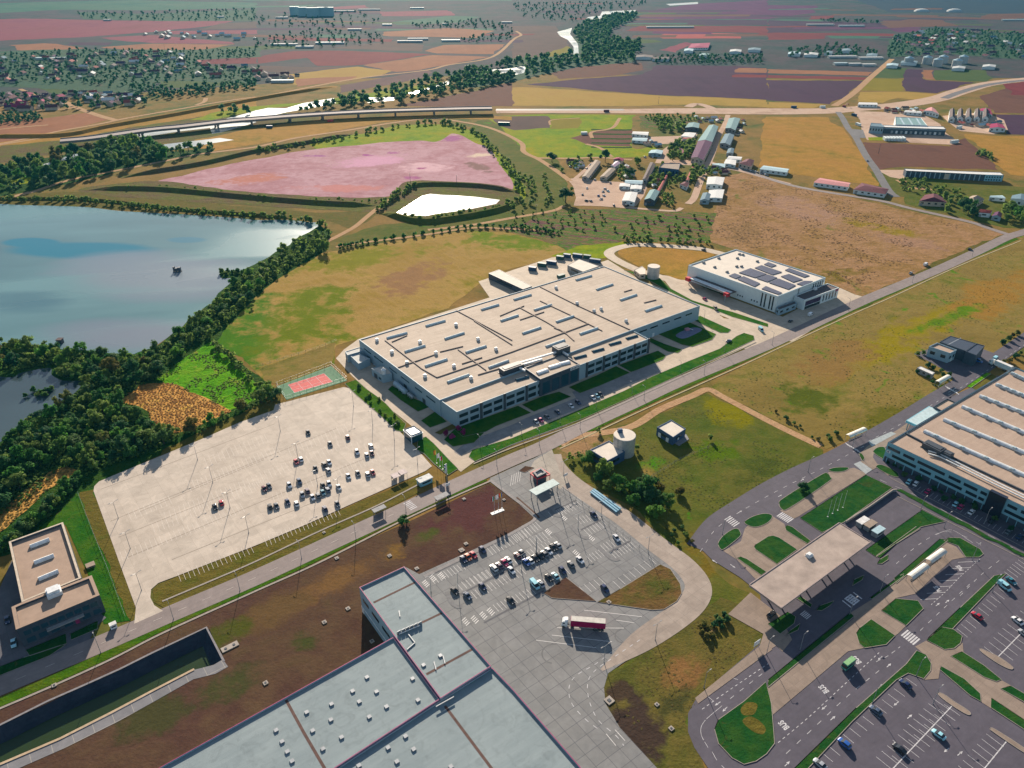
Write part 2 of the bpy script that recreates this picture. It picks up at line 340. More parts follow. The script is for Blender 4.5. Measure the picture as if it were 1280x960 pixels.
YELLOWF = FARM('yellow_stubble', [(.22, .17, .05), (.3, .21, .08), (.24, .15, .06)])
OLIVEF = FARM('olive_stubble', [(.14, .13, .03), (.2, .16, .045)])
BROWNF = FARM('brown_fallow', [(.08, .042, .036), (.12, .064, .05), (.1, .056, .042)], (.25, 9, .35))
GREYF = FARM('grey_brown_fallow', [(.075, .055, .05), (.115, .075, .065)])
# paving
CONC = slab_mat('pale_concrete', (.42, .355, .29), (.5, .435, .365), A_ROAD, (6, 6), (.31, .26, .21), .006, .8, .7)
CONCD = slab_mat('yard_concrete', (.155, .16, .165), (.235, .23, .222), A_LOT2, (5, 5), (.1, .1, .11), .02, .8, .8)
DRIVE = slab_mat('driveway_concrete', (.4, .32, .235), (.5, .42, .33), A_FAC, (8, 8), (.33, .27, .22), .006, .8, .7)
ROADM = slab_mat('road_asphalt', (.18, .15, .145), (.25, .205, .19), A_ROAD, None, rough=.75, stain=.8, streak=.5)
ASPH = slab_mat('bus_station_asphalt', (.062, .056, .076), (.1, .09, .112), A_BUS, None, rough=.8, stain=.8, streak=.3, spec=.25)
ASPH2 = slab_mat('far_asphalt', (.1, .095, .1), (.15, .14, .14), .0, None, rough=.7)
PAVE = slab_mat('pavement_concrete', (.20, .155, .125), (.29, .225, .18), A_BUS, (3, 3), (.15, .12, .1), .01, .8, .8)
KERB = paint('kerb_stone', (.28, .245, .21), .85)
WHITE = paint('road_paint', (.5, .49, .5), .8, var=.25)
WORN = paint('worn_road_paint', (.57, .515, .45), .8, var=.25)
def water_mat(name, base, bump=.12, rough=.08, scale=.35, spec=.5, patches=()):
    m, nt, b = newmat(name); L = nt.links
    pos = N(nt, 'ShaderNodeNewGeometry').outputs['Position']
    b.inputs['Base Color'].default_value = (*base, 1); b.inputs['IOR'].default_value = 1.33; b.inputs['Specular IOR Level'].default_value = spec
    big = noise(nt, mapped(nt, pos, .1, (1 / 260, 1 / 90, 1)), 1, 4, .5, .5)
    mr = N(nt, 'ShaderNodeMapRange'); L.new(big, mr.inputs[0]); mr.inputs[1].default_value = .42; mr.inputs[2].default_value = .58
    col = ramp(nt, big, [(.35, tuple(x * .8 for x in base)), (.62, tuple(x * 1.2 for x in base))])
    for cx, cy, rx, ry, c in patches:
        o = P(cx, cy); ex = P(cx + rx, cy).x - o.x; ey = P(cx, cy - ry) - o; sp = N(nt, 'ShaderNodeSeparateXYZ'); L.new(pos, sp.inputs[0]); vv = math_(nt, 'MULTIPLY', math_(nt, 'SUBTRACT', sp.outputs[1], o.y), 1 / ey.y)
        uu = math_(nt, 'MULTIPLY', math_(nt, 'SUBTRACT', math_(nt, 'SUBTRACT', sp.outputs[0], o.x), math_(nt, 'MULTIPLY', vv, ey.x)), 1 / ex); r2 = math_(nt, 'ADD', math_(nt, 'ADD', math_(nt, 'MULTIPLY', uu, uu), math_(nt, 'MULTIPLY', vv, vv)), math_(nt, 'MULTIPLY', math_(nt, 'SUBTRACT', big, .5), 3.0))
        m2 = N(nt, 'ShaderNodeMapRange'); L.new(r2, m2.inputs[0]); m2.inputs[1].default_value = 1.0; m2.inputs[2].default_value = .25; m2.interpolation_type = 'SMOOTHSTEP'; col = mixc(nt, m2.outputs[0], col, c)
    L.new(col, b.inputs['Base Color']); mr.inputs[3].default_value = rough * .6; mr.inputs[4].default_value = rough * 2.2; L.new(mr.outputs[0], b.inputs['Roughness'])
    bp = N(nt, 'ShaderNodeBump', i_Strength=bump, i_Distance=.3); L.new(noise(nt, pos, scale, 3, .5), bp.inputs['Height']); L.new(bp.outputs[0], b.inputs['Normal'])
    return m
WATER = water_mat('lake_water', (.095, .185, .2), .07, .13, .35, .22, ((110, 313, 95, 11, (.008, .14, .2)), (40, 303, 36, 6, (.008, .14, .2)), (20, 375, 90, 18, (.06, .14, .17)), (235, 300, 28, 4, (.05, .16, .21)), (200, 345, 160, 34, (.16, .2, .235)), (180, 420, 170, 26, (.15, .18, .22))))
POND = water_mat('pond_water', (.05, .075, .085), .05, .08)
RIVER = water_mat('river_water', (.26, .3, .31), .1, .25, .35, .25)
MIRROR = water_mat('bright_pond_water', (.17, .19, .2), .05, .2, .35, .08)
CANALW = water_mat('canal_water', (.022, .04, .012), .03, .15)

# ---- base ground, one sheet with a hole for the drainage basin
basin_rim = [P(*p) for p in [(-260, 1025), (-100, 950), (0, 907.5), (60, 877.5), (100, 860), (150, 837.5), (190, 817.5), (257.5, 785.5), (262, 787), (279, 827.5), (270, 832), (240, 839), (187, 867.5), (140, 892.5), (75, 925), (0, 957.5), (-100, 1003), (-220, 1062)]]
outer = [(-8900, -500), (8900, -500), (8900, 13800), (-8900, 13800)]
def with_hole(name, outer, hole, mat, z):
    o3 = [Vector((a, b, 0)) for a, b in outer]; h3 = [Vector((p.x, p.y, 0)) for p in hole]
    tris = tessellate_polygon([o3, h3]); m = MB(); allp = o3 + h3; m.v = [(p.x, p.y, z) for p in allp]
    for t in tris:
        a, b, c = (allp[i] for i in t)
        m.f.append(tuple(t) if (b - a).cross(c - a).z > 0 else tuple(t[::-1])); m.m.append(0)
    return struct(m.build(name, mat))
with_hole('ground', outer, basin_rim, G_BASE, 0.0)

G_FARP = ground_mat('blue_green_plain', [(.02, .045, .045), (.04, .058, .055), (.07, .055, .06), (.035, .052, .052)], 260, 60, 12, .2)
sheet('plain', [(-1500, -74), (2800, -74), (2800, 96), (1300, 98), (640, 92), (400, 100), (0, 128), (-900, 150)], G_FARP, .02)
# ---- distant country
far = [
 ('field', q(0, 0, [(-200, 20), (640, 0), (1280, 14), (1280, 40), (700, 52), (300, 48), (-200, 78)]), TEALF),
 ('field', q(0, 0, [(-300, -40), (1280, -60), (2560, -50), (2560, 5), (1280, 5), (640, -12), (-300, 10)]), TEALF),
 ('field', q(0, 0, [(-300, 104), (150, 92), (420, 100), (800, 105), (1190, 98), (1100, 125), (760, 160), (420, 185), (60, 200), (-300, 220)]), PINKF),
 ('field', q(0, 0, [(60, 225), (230, 215), (430, 240), (200, 262), (90, 250)]), ORANGEF),
 ('field', q(0, 0, [(500, 237), (760, 218), (1180, 222), (1000, 250), (700, 256)]), ORANGEF),
 ('field', q(0, 0, [(500, 190), (760, 175), (1160, 210), (1180, 220), (760, 215), (600, 205)]), PINKF),
 ('field', q(0, 0, [(1000, 300), (1280, 285), (1280, 318), (1010, 320)]), REDF),
 ('field', q(0, 0, [(860, 155), (1280, 150), (1280, 170), (800, 170)]), PINKF),
 ('field', q(0, 0, [(1100, 118), (1280, 108), (1280, 140), (1000, 150)]), GREYF),
 ('field', q(0, 0, [(0, 270), (430, 265), (900, 262), (1000, 300), (700, 330), (0, 330)]), GREENF),
 ('field', q(0, 0, [(190, 440), (420, 425), (450, 445), (300, 470), (250, 462)]), GREENF),
 ('field', q(0, 0, [(800, 405), (1200, 400), (1240, 425), (880, 440), (800, 430)]), GREENF),
 ('field', q(320, 0, [(0, 285), (190, 255), (420, 252), (640, 262), (880, 270), (530, 325), (300, 330), (250, 290), (0, 318)]), REDF),
 ('field', q(320, 0, [(530, 327), (880, 275), (1160, 285), (820, 350), (700, 360)]), ORANGEF),
 ('field', q(320, 0, [(160, 372), (500, 332), (680, 357), (620, 377), (500, 395), (200, 425), (150, 420)]), YELLOWF),
 ('field', q(320, 0, [(200, 395), (500, 380), (480, 400), (200, 435)]), ORANGEF),
 ('field', q(320, 0, [(640, 160), (960, 140), (1180, 155), (1100, 190), (640, 180)]), ORANGEF),
 ('field', q(320, 0, [(840, 255), (930, 225), (1240, 222), (1180, 272), (900, 267)]), ORANGEF),
 ('field', q(320, 0, [(680, 110), (960, 80), (1110, 85), (1000, 115), (700, 125)]), TEALF),
 ('field', q(320, 0, [(270, 42), (540, 26), (560, 40), (280, 52)]), PINKF),
 ('field', q(320, 0, [(620, 60), (960, 52), (1000, 78), (640, 82)]), PINKF),
 ('field', q(320, 0, [(370, 240), (700, 205), (840, 225), (830, 258), (600, 250)]), GREYF),
 ('field', q(320, 0, [(0, 330), (300, 335), (490, 330), (160, 368), (0, 350)]), GREYF),
 ('field', q(320, 0, [(430, 425), (860, 352), (880, 362), (840, 390), (600, 435), (420, 465)]), FARM('mauve_scrub', [(.09, .06, .06), (.14, .085, .08)])),
 ('field', q(640, 0, [(0, 130), (220, 130), (290, 230), (100, 295), (0, 295)]), GREYF),
 ('field', q(640, 0, [(110, 290), (280, 230), (300, 240), (270, 280), (160, 300)]), OLIVEF),
 ('field', q(640, 0, [(80, 422), (340, 395), (640, 375), (730, 325), (1110, 330), (1280, 342), (1280, 498), (640, 470)]), PURPLEF),
 ('field', q(640, 0, [(200, 365), (400, 320), (640, 315), (660, 350), (500, 380), (240, 395)]), BROWNF),
 ('field', q(640, 0, [(1130, 340), (1280, 342), (1280, 365), (1110, 362)]), ORANGEF),
 ('field', q(640, 0, [(1110, 372), (1280, 374), (1280, 388), (1095, 386)]), REDF),
 ('field', q(640, 0, [(600, 80), (720, 50), (900, 20), (1280, 0), (1280, 95), (760, 95), (640, 90)]), MAUVEF),
 ('field', q(640, 0, [(540, 110), (760, 98), (1280, 100), (1280, 125), (560, 125)]), PURPLEF),
 ('field', q(640, 0, [(640, 130), (1280, 130), (1280, 165), (560, 155)]), REDF),
 ('field', q(640, 0, [(720, 182), (800, 160), (1150, 170), (1140, 192), (760, 192)]), FARM('bright_red_soil', [(.27, .08, .075), (.32, .1, .09)])),
 ('field', q(640, 0, [(740, 250), (870, 210), (910, 218), (820, 262)]), PINKF),
 ('field', q(640, 0, [(450, 190), (720, 200), (760, 210), (520, 225)]), GREENF),
 ('field', q(640, 0, [(-60, 440), (60, 435), (640, 473), (1280, 500), (1280, 535), (780, 522), (640, 532), (-80, 528)]), YELLOWF),
 ('field', q(960, 0, [(0, 345), (520, 360), (500, 378), (0, 366)]), ORANGEF),
 ('field', q(960, 0, [(0, 374), (490, 386), (475, 400), (0, 390)]), REDF),
 ('field', q(960, 0, [(0, 400), (470, 405), (380, 490), (300, 520), (0, 500)]), PURPLEF),
 ('field', q(960, 0, [(0, 508), (280, 522), (230, 542), (0, 537)]), YELLOWF),
 ('field', q(960, 0, [(590, 335), (690, 342), (690, 390), (520, 388)]), GREENF),
 ('field', q(960, 0, [(692, 346), (768, 350), (782, 400), (1020, 411), (850, 466), (682, 456), (670, 400)]), PURPLEF),
 ('field', q(960, 0, [(770, 350), (818, 350), (833, 396), (783, 396)]), ORANGEF),
 ('field', q(960, 0, [(821, 350), (1080, 350), (1120, 390), (1085, 408), (840, 400)]), GREENF),
 ('field', q(960, 0, [(512, 390), (668, 395), (680, 456), (460, 452)]), OLIVEF),
 ('field', q(960, 0, [(455, 460), (680, 459), (860, 470), (760, 500), (640, 490), (560, 512), (440, 507)]), YELLOWF),
 ('field', q(960, 0, [(1050, 480), (1200, 440), (1400, 400), (1400, 570), (1130, 565), (1085, 520)]), BROWNF),
 ('field', q(960, 0, [(1170, 420), (1280, 408), (1400, 395), (1400, 480), (1230, 475)]), REDF),
 ('field', q(960, 0, [(1130, 572), (1400, 575), (1400, 680), (1200, 672)]), PURPLEF),
 ('field', q(960, 0, [(975, 667), (1120, 680), (1400, 680), (1400, 900), (1200, 872), (1090, 765)]), G_TAN),
 ('field', q(960, 0, [(470, 710), (900, 730), (980, 690), (1080, 770), (1150, 850), (690, 832), (540, 850)]), BROWNF),
 ('field', q(960, 0, [(0, 582), (290, 586), (370, 640), (405, 690), (475, 790), (548, 915), (545, 930), (120, 870), (-20, 880), (-40, 830), (-25, 600)]), G_TAN),
 ('field', q(960, 0, [(-40, 25), (240, 28), (235, 62), (0, 95), (-60, 90)]), MAUVEF),
 ('field', q(960, 0, [(0, 100), (560, 115), (620, 145), (0, 165)]), PURPLEF),
 ('field', q(960, 0, [(210, 80), (340, 78), (320, 95), (200, 98)]), REDF),
 ('field', q(960, 0, [(560, 120), (700, 95), (860, 100), (960, 130), (600, 140)]), BROWNF),
 ('field', q(960, 0, [(300, 180), (360, 165), (640, 172), (600, 192), (320, 192)]), TEALF),
 ('field', q(960, 0, [(380, -20), (1400, -30), (1400, 70), (600, 60)]), FARM('dim_blue_crop', [(.025, .04, .06), (.04, .05, .065)])),
 ('field', q(960, 0, [(1100, 70), (1280, 66), (1400, 66), (1400, 92), (1060, 92)]), BROWNF),
 ('field', q(960, 0, [(0, 170), (300, 178), (280, 195), (0, 200)]), REDF),
 ('field', q(960, 0, [(600, 145), (1400, 150), (1400, 165), (640, 160)]), MAUVEF),
]
rs = random.Random(8)
for i in range(60):
    x, y = (rs.uniform(660, 1240), rs.uniform(3, 46)) if i < 42 else (rs.uniform(0, 600), rs.uniform(8, 62)); L_ = rs.uniform(40, 170); h_ = rs.uniform(.5, 1.6) * (1 + y / 30); d_ = L_ * rs.uniform(-.02, .03)
    far.insert(0 if rs.random() < .2 else len(far), ('field', [(x, y), (x + L_, y + d_), (x + L_ - 3, y + d_ + h_), (x - 4, y + h_)], rs.choice((PURPLEF, MAUVEF, REDF, TEALF, BROWNF, PURPLEF, GREENF))))
for i, (nm, px, mt) in enumerate(far): sheet(nm, px, mt, .05 + .006 * (i % 12))
# ---- between the river and the lake
sheet('field', q(0, 0, [(-300, 610), (-300, 760), (0, 722), (300, 656), (540, 600), (450, 562), (230, 590), (0, 602)]), ORANGEF, .05)
sheet('field', q(0, 0, [(-200, 740), (300, 670), (640, 612), (1000, 560), (1280, 505), (1280, 530), (1000, 590), (640, 640), (300, 712), (-200, 790)]), G_TAN, .056)
sheet('verge', q(0, 0, [(960, 600), (1060, 565), (1280, 530), (1530, 512), (2020, 440), (2180, 415), (2200, 430), (1980, 480), (1740, 515), (1480, 530), (1320, 545), (1060, 600)]), G_GREEN, .07)
sheet('bank', q(0, 0, [(0, 730), (300, 700), (560, 655), (1000, 585), (1280, 555), (1600, 575), (1600, 620), (1280, 690), (1000, 735), (700, 700), (420, 740), (100, 800), (-200, 860)]), G_BANK, .062)
sheet('woodland_floor', q(0, 0, [(-200, 860), (180, 800), (420, 755), (600, 705), (760, 715), (830, 760), (1080, 740), (1060, 770), (830, 800), (500, 885), (180, 955), (-200, 1010)]), G_WOOD, .085)
sheet('verge', q(0, 0, [(0, 915), (160, 880), (180, 905), (60, 935)]), G_GREEN, .1)
sheet('field', q(320, 0, [(0, 640), (300, 600), (640, 590), (860, 575), (1280, 582), (1280, 600), (840, 592), (640, 612), (200, 690), (-300, 770), (-300, 700)]), G_TAN, .075)
sheet('field', q(320, 0, [(700, 530), (1100, 455), (1280, 410), (1280, 530), (1000, 535)]), BROWNF, .078)
# green plain and garden terraces west of the village
sheet('field', q(640, 0, [(-80, 580), (560, 575), (600, 600), (600, 740), (720, 730), (680, 780), (500, 790), (140, 790), (60, 740), (-60, 640)]), G_GREEN, .06, True)
sheet('field', q(640, 0, [(-100, 580), (190, 582), (200, 640), (20, 650), (-80, 630)]), GREYF, .068)
sheet('field', q(640, 0, [(200, 595), (350, 590), (340, 640), (200, 645)]), OLIVEF, .07)
sheet('field', q(640, 0, [(300, 690), (400, 655), (600, 650), (600, 735), (380, 725)]), BROWNF, .073)
for y in (645, 667, 690, 712, 733):
    sheet('terrace', q(640, 0, [(400, y), (600, y + 3), (600, y + 10), (395, y + 7)]), G_WOOD, .08)
sheet('field', q(640, 0, [(640, 580), (1080, 585), (1060, 620), (880, 610), (860, 660), (640, 640)]), G_GARDEN, .066)
sheet('field', q(960, 0, [(470, 850), (700, 880), (1300, 940), (1300, 1010), (1000, 1010), (640, 980), (560, 960)]), G_PLOT, .06)
sheet('field', q(960, 240, [(680, -20), (1000, 20), (1280, 60), (1280, 190), (1180, 180), (900, 110), (690, 60)]), G_PLOT, .064)
# lagoon, its margin and the dyke round it
sheet('verge', [(385, 180), (410, 170), (460, 166), (500, 157), (560, 156), (592, 166), (612, 184), (640, 208), (658, 238), (650, 250), (600, 240), (560, 200), (450, 200)], G_GREEN, .06, True)
sheet('field', [(600, 150), (660, 160), (680, 180), (700, 205), (712, 240), (700, 262), (660, 270), (640, 262), (655, 240), (640, 208), (612, 184), (590, 165)], G_PLOT, .055, True)
sheet('lagoon_bed', [(195, 228), (225, 220), (250, 214), (320, 199), (390, 187), (460, 180), (520, 176), (545, 177), (562, 168), (577, 169), (592, 179), (610, 186), (624, 208), (642, 228), (636, 238), (600, 231), (540, 231), (512, 227), (497, 236), (480, 247), (400, 247), (300, 240), (230, 235)], G_PINK, .09, True)
sheet('bank', [(100, 236), (195, 227), (300, 239), (400, 246), (482, 247), (500, 252), (480, 264), (400, 262), (300, 256), (150, 246)], G_BANK, .095, True)
sheet('bank', [(495, 240), (515, 226), (600, 230), (645, 238), (650, 250), (620, 262), (560, 272), (520, 275), (490, 272), (480, 262)], G_BANK, .096, True)
sheet('verge', [(0, 245), (110, 240), (300, 258), (400, 266), (470, 262), (440, 285), (400, 275), (300, 270), (150, 262), (0, 255)], G_DRYVERGE, .05, True)
sheet('verge', [(420, 300), (470, 282), (560, 275), (640, 260), (690, 268), (640, 283), (585, 288), (530, 295), (450, 308)], G_PLOT, .06)
# water
lake = q(0, 240, [(-300, 55), (0, 60), (100, 65), (420, 75), (600, 95), (900, 112), (1180, 130), (1280, 140)]) + q(320, 240, [(150, 140), (250, 150), (330, 158), (290, 200), (240, 240), (190, 290), (130, 320), (0, 395)]) + q(0, 240, [(1230, 440), (1100, 520), (1050, 580), (960, 640), (850, 720), (760, 780), (690, 810), (540, 805), (330, 790), (230, 775), (0, 770), (-300, 770)])
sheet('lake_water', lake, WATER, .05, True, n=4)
sheet('lake_shore', [(x, y) for x, y in lake[4:-2]] , G_WOOD, .045)
pond = [(-60, 470), (10, 472), (27, 466), (62, 460), (65, 469), (80, 476), (102, 477), (95, 490), (75, 502), (50, 517), (27, 528), (22, 533), (10, 545), (0, 553), (-60, 590)]
sheet('pond_water', pond, POND, .11, True)
sheet('pond_water', q(320, 240, [(700, 105), (770, 60), (830, 20), (870, 10), (1100, 25), (1220, 40), (1200, 60), (1050, 90), (900, 110), (850, 120), (720, 115)]), MIRROR, .13)
for px in (q(0, 0, [(1280, 552), (1230, 568), (1020, 622), (900, 640), (680, 665), (560, 708), (530, 715), (640, 692), (740, 682), (900, 657), (1050, 640), (1060, 670), (1110, 662), (1280, 612)]),
           q(0, 0, [(730, 732), (800, 755), (900, 745), (1060, 717), (1170, 700), (1100, 690), (880, 715)]),
           q(0, 0, [(190, 828), (300, 800), (340, 775), (400, 768), (390, 782), (330, 800), (230, 830)]),
           q(320, 0, [(-10, 555), (60, 540), (150, 542), (240, 515), (390, 490), (400, 515), (330, 530), (150, 562), (-10, 600)]),
           q(320, 0, [(540, 490), (700, 485), (690, 502), (560, 515)]),
           q(320, 0, [(760, 465), (860, 440), (985, 395), (960, 422), (860, 452), (780, 475)]),
           q(640, 0, [(-130, 350), (0, 342), (75, 325), (60, 365), (0, 377), (-100, 372)]),
           q(640, 0, [(225, 160), (300, 140), (290, 170), (330, 220), (335, 285), (308, 285), (308, 235), (280, 200), (240, 180)]),
           q(640, 0, [(360, 105), (380, 85), (440, 80), (450, 58), (620, 50), (610, 62), (470, 72), (440, 94)]),
           q(640, 0, [(770, 20), (930, 10), (930, 20), (790, 28)])):
    sheet('river_water', px, RIVER, .12)
# far wooded flats along the river and villages (dark green ground)
for px in (q(0, 0, [(-200, 262), (400, 245), (900, 250), (1300, 240), (1300, 285), (1000, 300), (980, 330), (1280, 335), (1280, 420), (800, 400), (700, 470), (-200, 420)]),
           q(0, 0, [(380, 60), (720, 70), (1280, 45), (1280, 105), (820, 105), (420, 95)]),
           q(640, 0, [(0, 290), (280, 280), (340, 240), (300, 190), (340, 140), (420, 100), (680, 60), (620, 90), (480, 150), (480, 200), (640, 230), (600, 310), (300, 340), (0, 410), (-200, 440), (-260, 430), (-60, 360)]),
           q(960, 0, [(590, 250), (620, 180), (840, 140), (1300, 170), (1300, 300), (1160, 290), (900, 270), (600, 290)])):
    sheet('woodland_floor', px, G_FAR, .125)
# ---- near ground: meadow, plots, woods
sheet('field', [(262, 425), (275, 412), (320, 368), (352, 344), (395, 316), (420, 314), (450, 309), (530, 295), (585, 289), (640, 291), (700, 308), (720, 322), (690, 325), (640, 335), (612, 345), (560, 385), (449, 424), (420, 432), (418, 455), (360, 478), (330, 476), (300, 445)], G_MEADOW, .055)
sheet('verge', [(325, 461), (420, 428), (416, 456), (350, 480), (332, 477)], G_RIGHT, .07)
sheet('woodland_floor', [(-80, 430), (0, 433), (60, 432), (80, 438), (135, 441), (165, 444), (200, 430), (262, 380), (300, 340), (330, 325), (360, 306), (400, 282), (415, 290), (408, 314), (350, 347), (320, 372), (277, 416), (268, 428), (290, 445), (345, 486), (350, 500), (340, 512), (300, 527), (240, 552), (160, 588), (118, 612), (98, 618), (60, 655), (20, 690), (-80, 720)], G_WOOD, .085)
sheet('shore_spit', q(0, 240, [(1095, 412), (1112, 395), (1180, 396), (1250, 395), (1240, 428), (1110, 432)]), G_WOOD, .1)
sheet('field', [(196, 474), (226, 452), (262, 428), (285, 447), (327, 490), (322, 501), (285, 513), (255, 499), (215, 480)], G_BRIGHT, .12)
sheet('field', [(150, 502), (178, 480), (215, 479), (255, 498), (288, 514), (270, 524), (240, 536), (215, 542), (190, 530), (185, 512)], G_REED, .125)
sheet('field', q(0, 480, [(-200, 740), (0, 640), (130, 530), (250, 440), (330, 415), (390, 430), (330, 480), (240, 530), (150, 610), (0, 745), (-200, 860)]), G_REED, .13)
sheet('verge', [(345, 488), (352, 500), (344, 515), (300, 530), (240, 557), (200, 572), (205, 562), (250, 540), (300, 518)], G_DRYVERGE, .14)
sheet('lawn', [(40, 668), (75, 640), (98, 616), (118, 611), (125, 650), (152, 715), (170, 775), (130, 780), (112, 722), (82, 656)], G_LAWN, .1)
sheet('verge', [(99, 616), (117, 611), (152, 711), (170, 757), (168, 779), (157, 772), (135, 710)], G_DRYVERGE, .115)
sheet('field', [(880, 487), (960, 438), (1040, 402), (1120, 366), (1200, 328), (1275, 296), (1330, 276), (1330, 400), (1245, 440), (1170, 490), (1085, 542), (1032, 562), (985, 534), (900, 492)], G_RIGHT, .058)
sheet('field', [(905, 222), (930, 214), (970, 226), (1060, 246), (1140, 264), (1210, 279), (1260, 292), (1240, 306), (1190, 328), (1130, 350), (1075, 372), (1050, 360), (1000, 340), (960, 326), (905, 308), (886, 302), (890, 280), (900, 240)], G_ROUGH, .06)
sheet('field', q(640, 240, [(-80, 170), (0, 150), (250, 85), (560, 88), (860, 100), (1020, 105), (985, 255), (560, 245), (300, 300), (150, 240), (0, 200)]), G_GARDEN, .062)
sheet('verge', q(640, 240, [(200, 320), (330, 270), (560, 250), (590, 262), (490, 285), (470, 300), (480, 330), (380, 340), (260, 330)]), G_GREEN, .07)
sheet('field', [(686, 566), (697, 558), (770, 535), (830, 515), (882, 491), (960, 530), (1028, 562), (1030, 578), (985, 600), (920, 640), (872, 666), (875, 690), (910, 730), (945, 745), (955, 800), (865, 890), (860, 960), (830, 965), (757, 880), (755, 850), (885, 740), (800, 640), (740, 605), (700, 590)], G_PLOT, .06)
G_WASTE = ground_mat('waste_grass', [(.05, .06, .02), (.08, .08, .028), (.11, .09, .036), (.06, .07, .022)], 24, 6, 1.1, .4, var=.35, patches=((855, 840, 40, 24, (.17, .1, .05), .6, 1.1), (900, 800, 24, 14, (.15, .13, .04), .6, 1.0), (885, 790, 14, 8, (.22, .15, .1), .3, .9), (795, 905, 36, 44, (.045, .032, .026), .8, .9), (770, 870, 20, 16, (.05, .036, .026), .5, .9), (845, 880, 30, 20, (.05, .05, .022), .3, 1.0)))
sheet('field', [(755, 850), (830, 800), (900, 745), (930, 760), (958, 800), (900, 850), (866, 885), (858, 905), (880, 960), (820, 970), (757, 885)], G_WASTE, .075)
sheet('rough_grass', [(-100, 925), (0, 884), (110, 832), (217, 780), (320, 737), (520, 648), (612, 604), (642, 624), (668, 648), (652, 660), (520, 722), (505, 712), (500, 740), (560, 830), (330, 985), (-100, 985), (0, 957.5), (75, 925), (140, 892.5), (187, 867.5), (240, 839), (279, 827.5), (262, 787), (257.5, 785.5), (190, 817.5), (100, 860), (0, 907.5)], G_SOIL, .06)
# ---- drainage basin at the lower left: sloped liner, rim wall, water
LINER = ground_mat('dark_basin_liner', [(.02, .024, .035), (.035, .04, .055), (.05, .055, .07)], 20, 5, .8, .3, var=.3, rows=(A_ROAD + 1.57, 2.5, .3))
def inset(loop, d):
    n = len(loop); out = []; lp = ccw(loop)
    for i in range(n):
        a, b, c = lp[i - 1], lp[i], lp[(i + 1) % n]
        e1 = (b - a); e2 = (c - b); n1 = Vector((-e1.y, e1.x, 0)).normalized(); n2 = Vector((-e2.y, e2.x, 0)).normalized()
        k = (n1 + n2); k = k / max(.35, k.dot(n1)); out.append(Vector((b.x, b.y, 0)) + k * d)
    return lp, out
lp, fl = inset([Vector((p.x, p.y, 0)) for p in basin_rim], 5.2)
m = MB(); n = len(lp)
for i in range(n):
    j = (i + 1) % n
    m.quad((lp[i].x, lp[i].y, 0), (lp[j].x, lp[j].y, 0), (fl[j].x, fl[j].y, -5), (fl[i].x, fl[i].y, -5))
for f in range(len(m.f)): m.f[f] = m.f[f][::-1] if False else m.f[f]
struct(m.build('basin_slope', LINER))
wl = [l.lerp(f, .74) for l, f in zip(lp, fl)]
mm = MB(); mm.poly(wl, -3.7); struct(mm.build('canal_water', CANALW))
RIM = slab_mat('basin_rim_concrete', (.13, .13, .145), (.24, .235, .24), A_ROAD, (6, 6), (.3, .28, .25), .02, .8, .9)
m = MB(); ribbon_mb(m, [P(*p) for p in [(282, 829), (268, 837), (240, 844), (192, 871), (145, 897), (80, 929), (0, 964), (-120, 1015)]], 4.2, .13); struct(m.build('basin_rim', RIM))
m = MB(); ribbon_mb(m, [P(*p) for p in [(243, 837), (187, 866), (140, 891), (75, 924), (0, 956), (-100, 1002)]], .9, .32); m2 = m; struct(m.build('basin_kerb', paint('basin_kerb_tan', (.42, .31, .2), .8)))
m = MB(); ribbon_mb(m, [P(*p) for p in [(-100, 949), (0, 906.5), (60, 876.5), (100, 859), (150, 836.5), (190, 816.5), (258, 784.5), (280, 827)]], .8, .2); struct(m.build('basin_kerb', paint('basin_kerb_grey', (.2, .19, .2), .85)))
# ---- tracks
def track(px, w, mat=None, z=.135): return ribbon('path', px, w, mat or G_DIRT, z)
track(q(0, 0, [(-300, 760), (-20, 722), (100, 700), (300, 655), (500, 620), (640, 590), (900, 545), (1100, 510), (1280, 485)]), 7)
track(q(320, 0, [(0, 490), (200, 450), (430, 405), (600, 380), (860, 350), (960, 325), (1180, 285), (1290, 195), (1325, 175), (1300, 155)]), 8)
track(q(0, 0, [(-100, 740), (150, 700), (330, 665), (500, 635), (620, 612)]), 5, z=.14)
track(q(0, 0, [(325, 510), (400, 545), (500, 580), (580, 602)]), 10)
track(q(0, 0, [(-50, 565), (120, 555), (330, 545), (360, 530)]), 6, z=.13)
track(q(0, 0, [(100, 445), (150, 465), (250, 490)]), 7); track(q(0, 0, [(420, 455), (480, 475), (560, 500)]), 8)
track(q(0, 0, [(-100, 660), (60, 640), (240, 625)]), 5); track(q(0, 0, [(980, 525), (1020, 510), (1030, 490)]), 7)
track(q(0, 0, [(100, 975), (180, 955), (350, 900), (600, 850), (850, 800), (1000, 770), (1280, 735), (1480, 690), (1750, 650), (1960, 615), (2160, 592), (2280, 605), (2450, 640), (2600, 710), (2620, 760), (2700, 800), (2790, 860), (2850, 905)]), 6.5)
track(q(640, 0, [(120, 790), (300, 792), (440, 788), (600, 800)]), 6); track(q(640, 0, [(370, 720), (440, 740), (500, 785)]), 5)
track(q(640, 0, [(400, 690), (400, 660), (500, 640), (540, 590)]), 5); track(q(640, 0, [(190, 625), (200, 600), (340, 590)]), 3)
track(q(320, 240, [(350, 250), (430, 210), (500, 170), (560, 120), (630, 65), (700, 20)]), 5)
track(q(320, 240, [(400, 275), (560, 250), (840, 215), (1080, 180), (1250, 185), (1400, 190)]), 4)
track(q(320, 240, [(860, 190), (1080, 165), (1280, 130), (1480, 95), (1540, 70)]), 5)
track(q(0, 0, [(150, 960), (60, 985), (-60, 1010)]), 6)
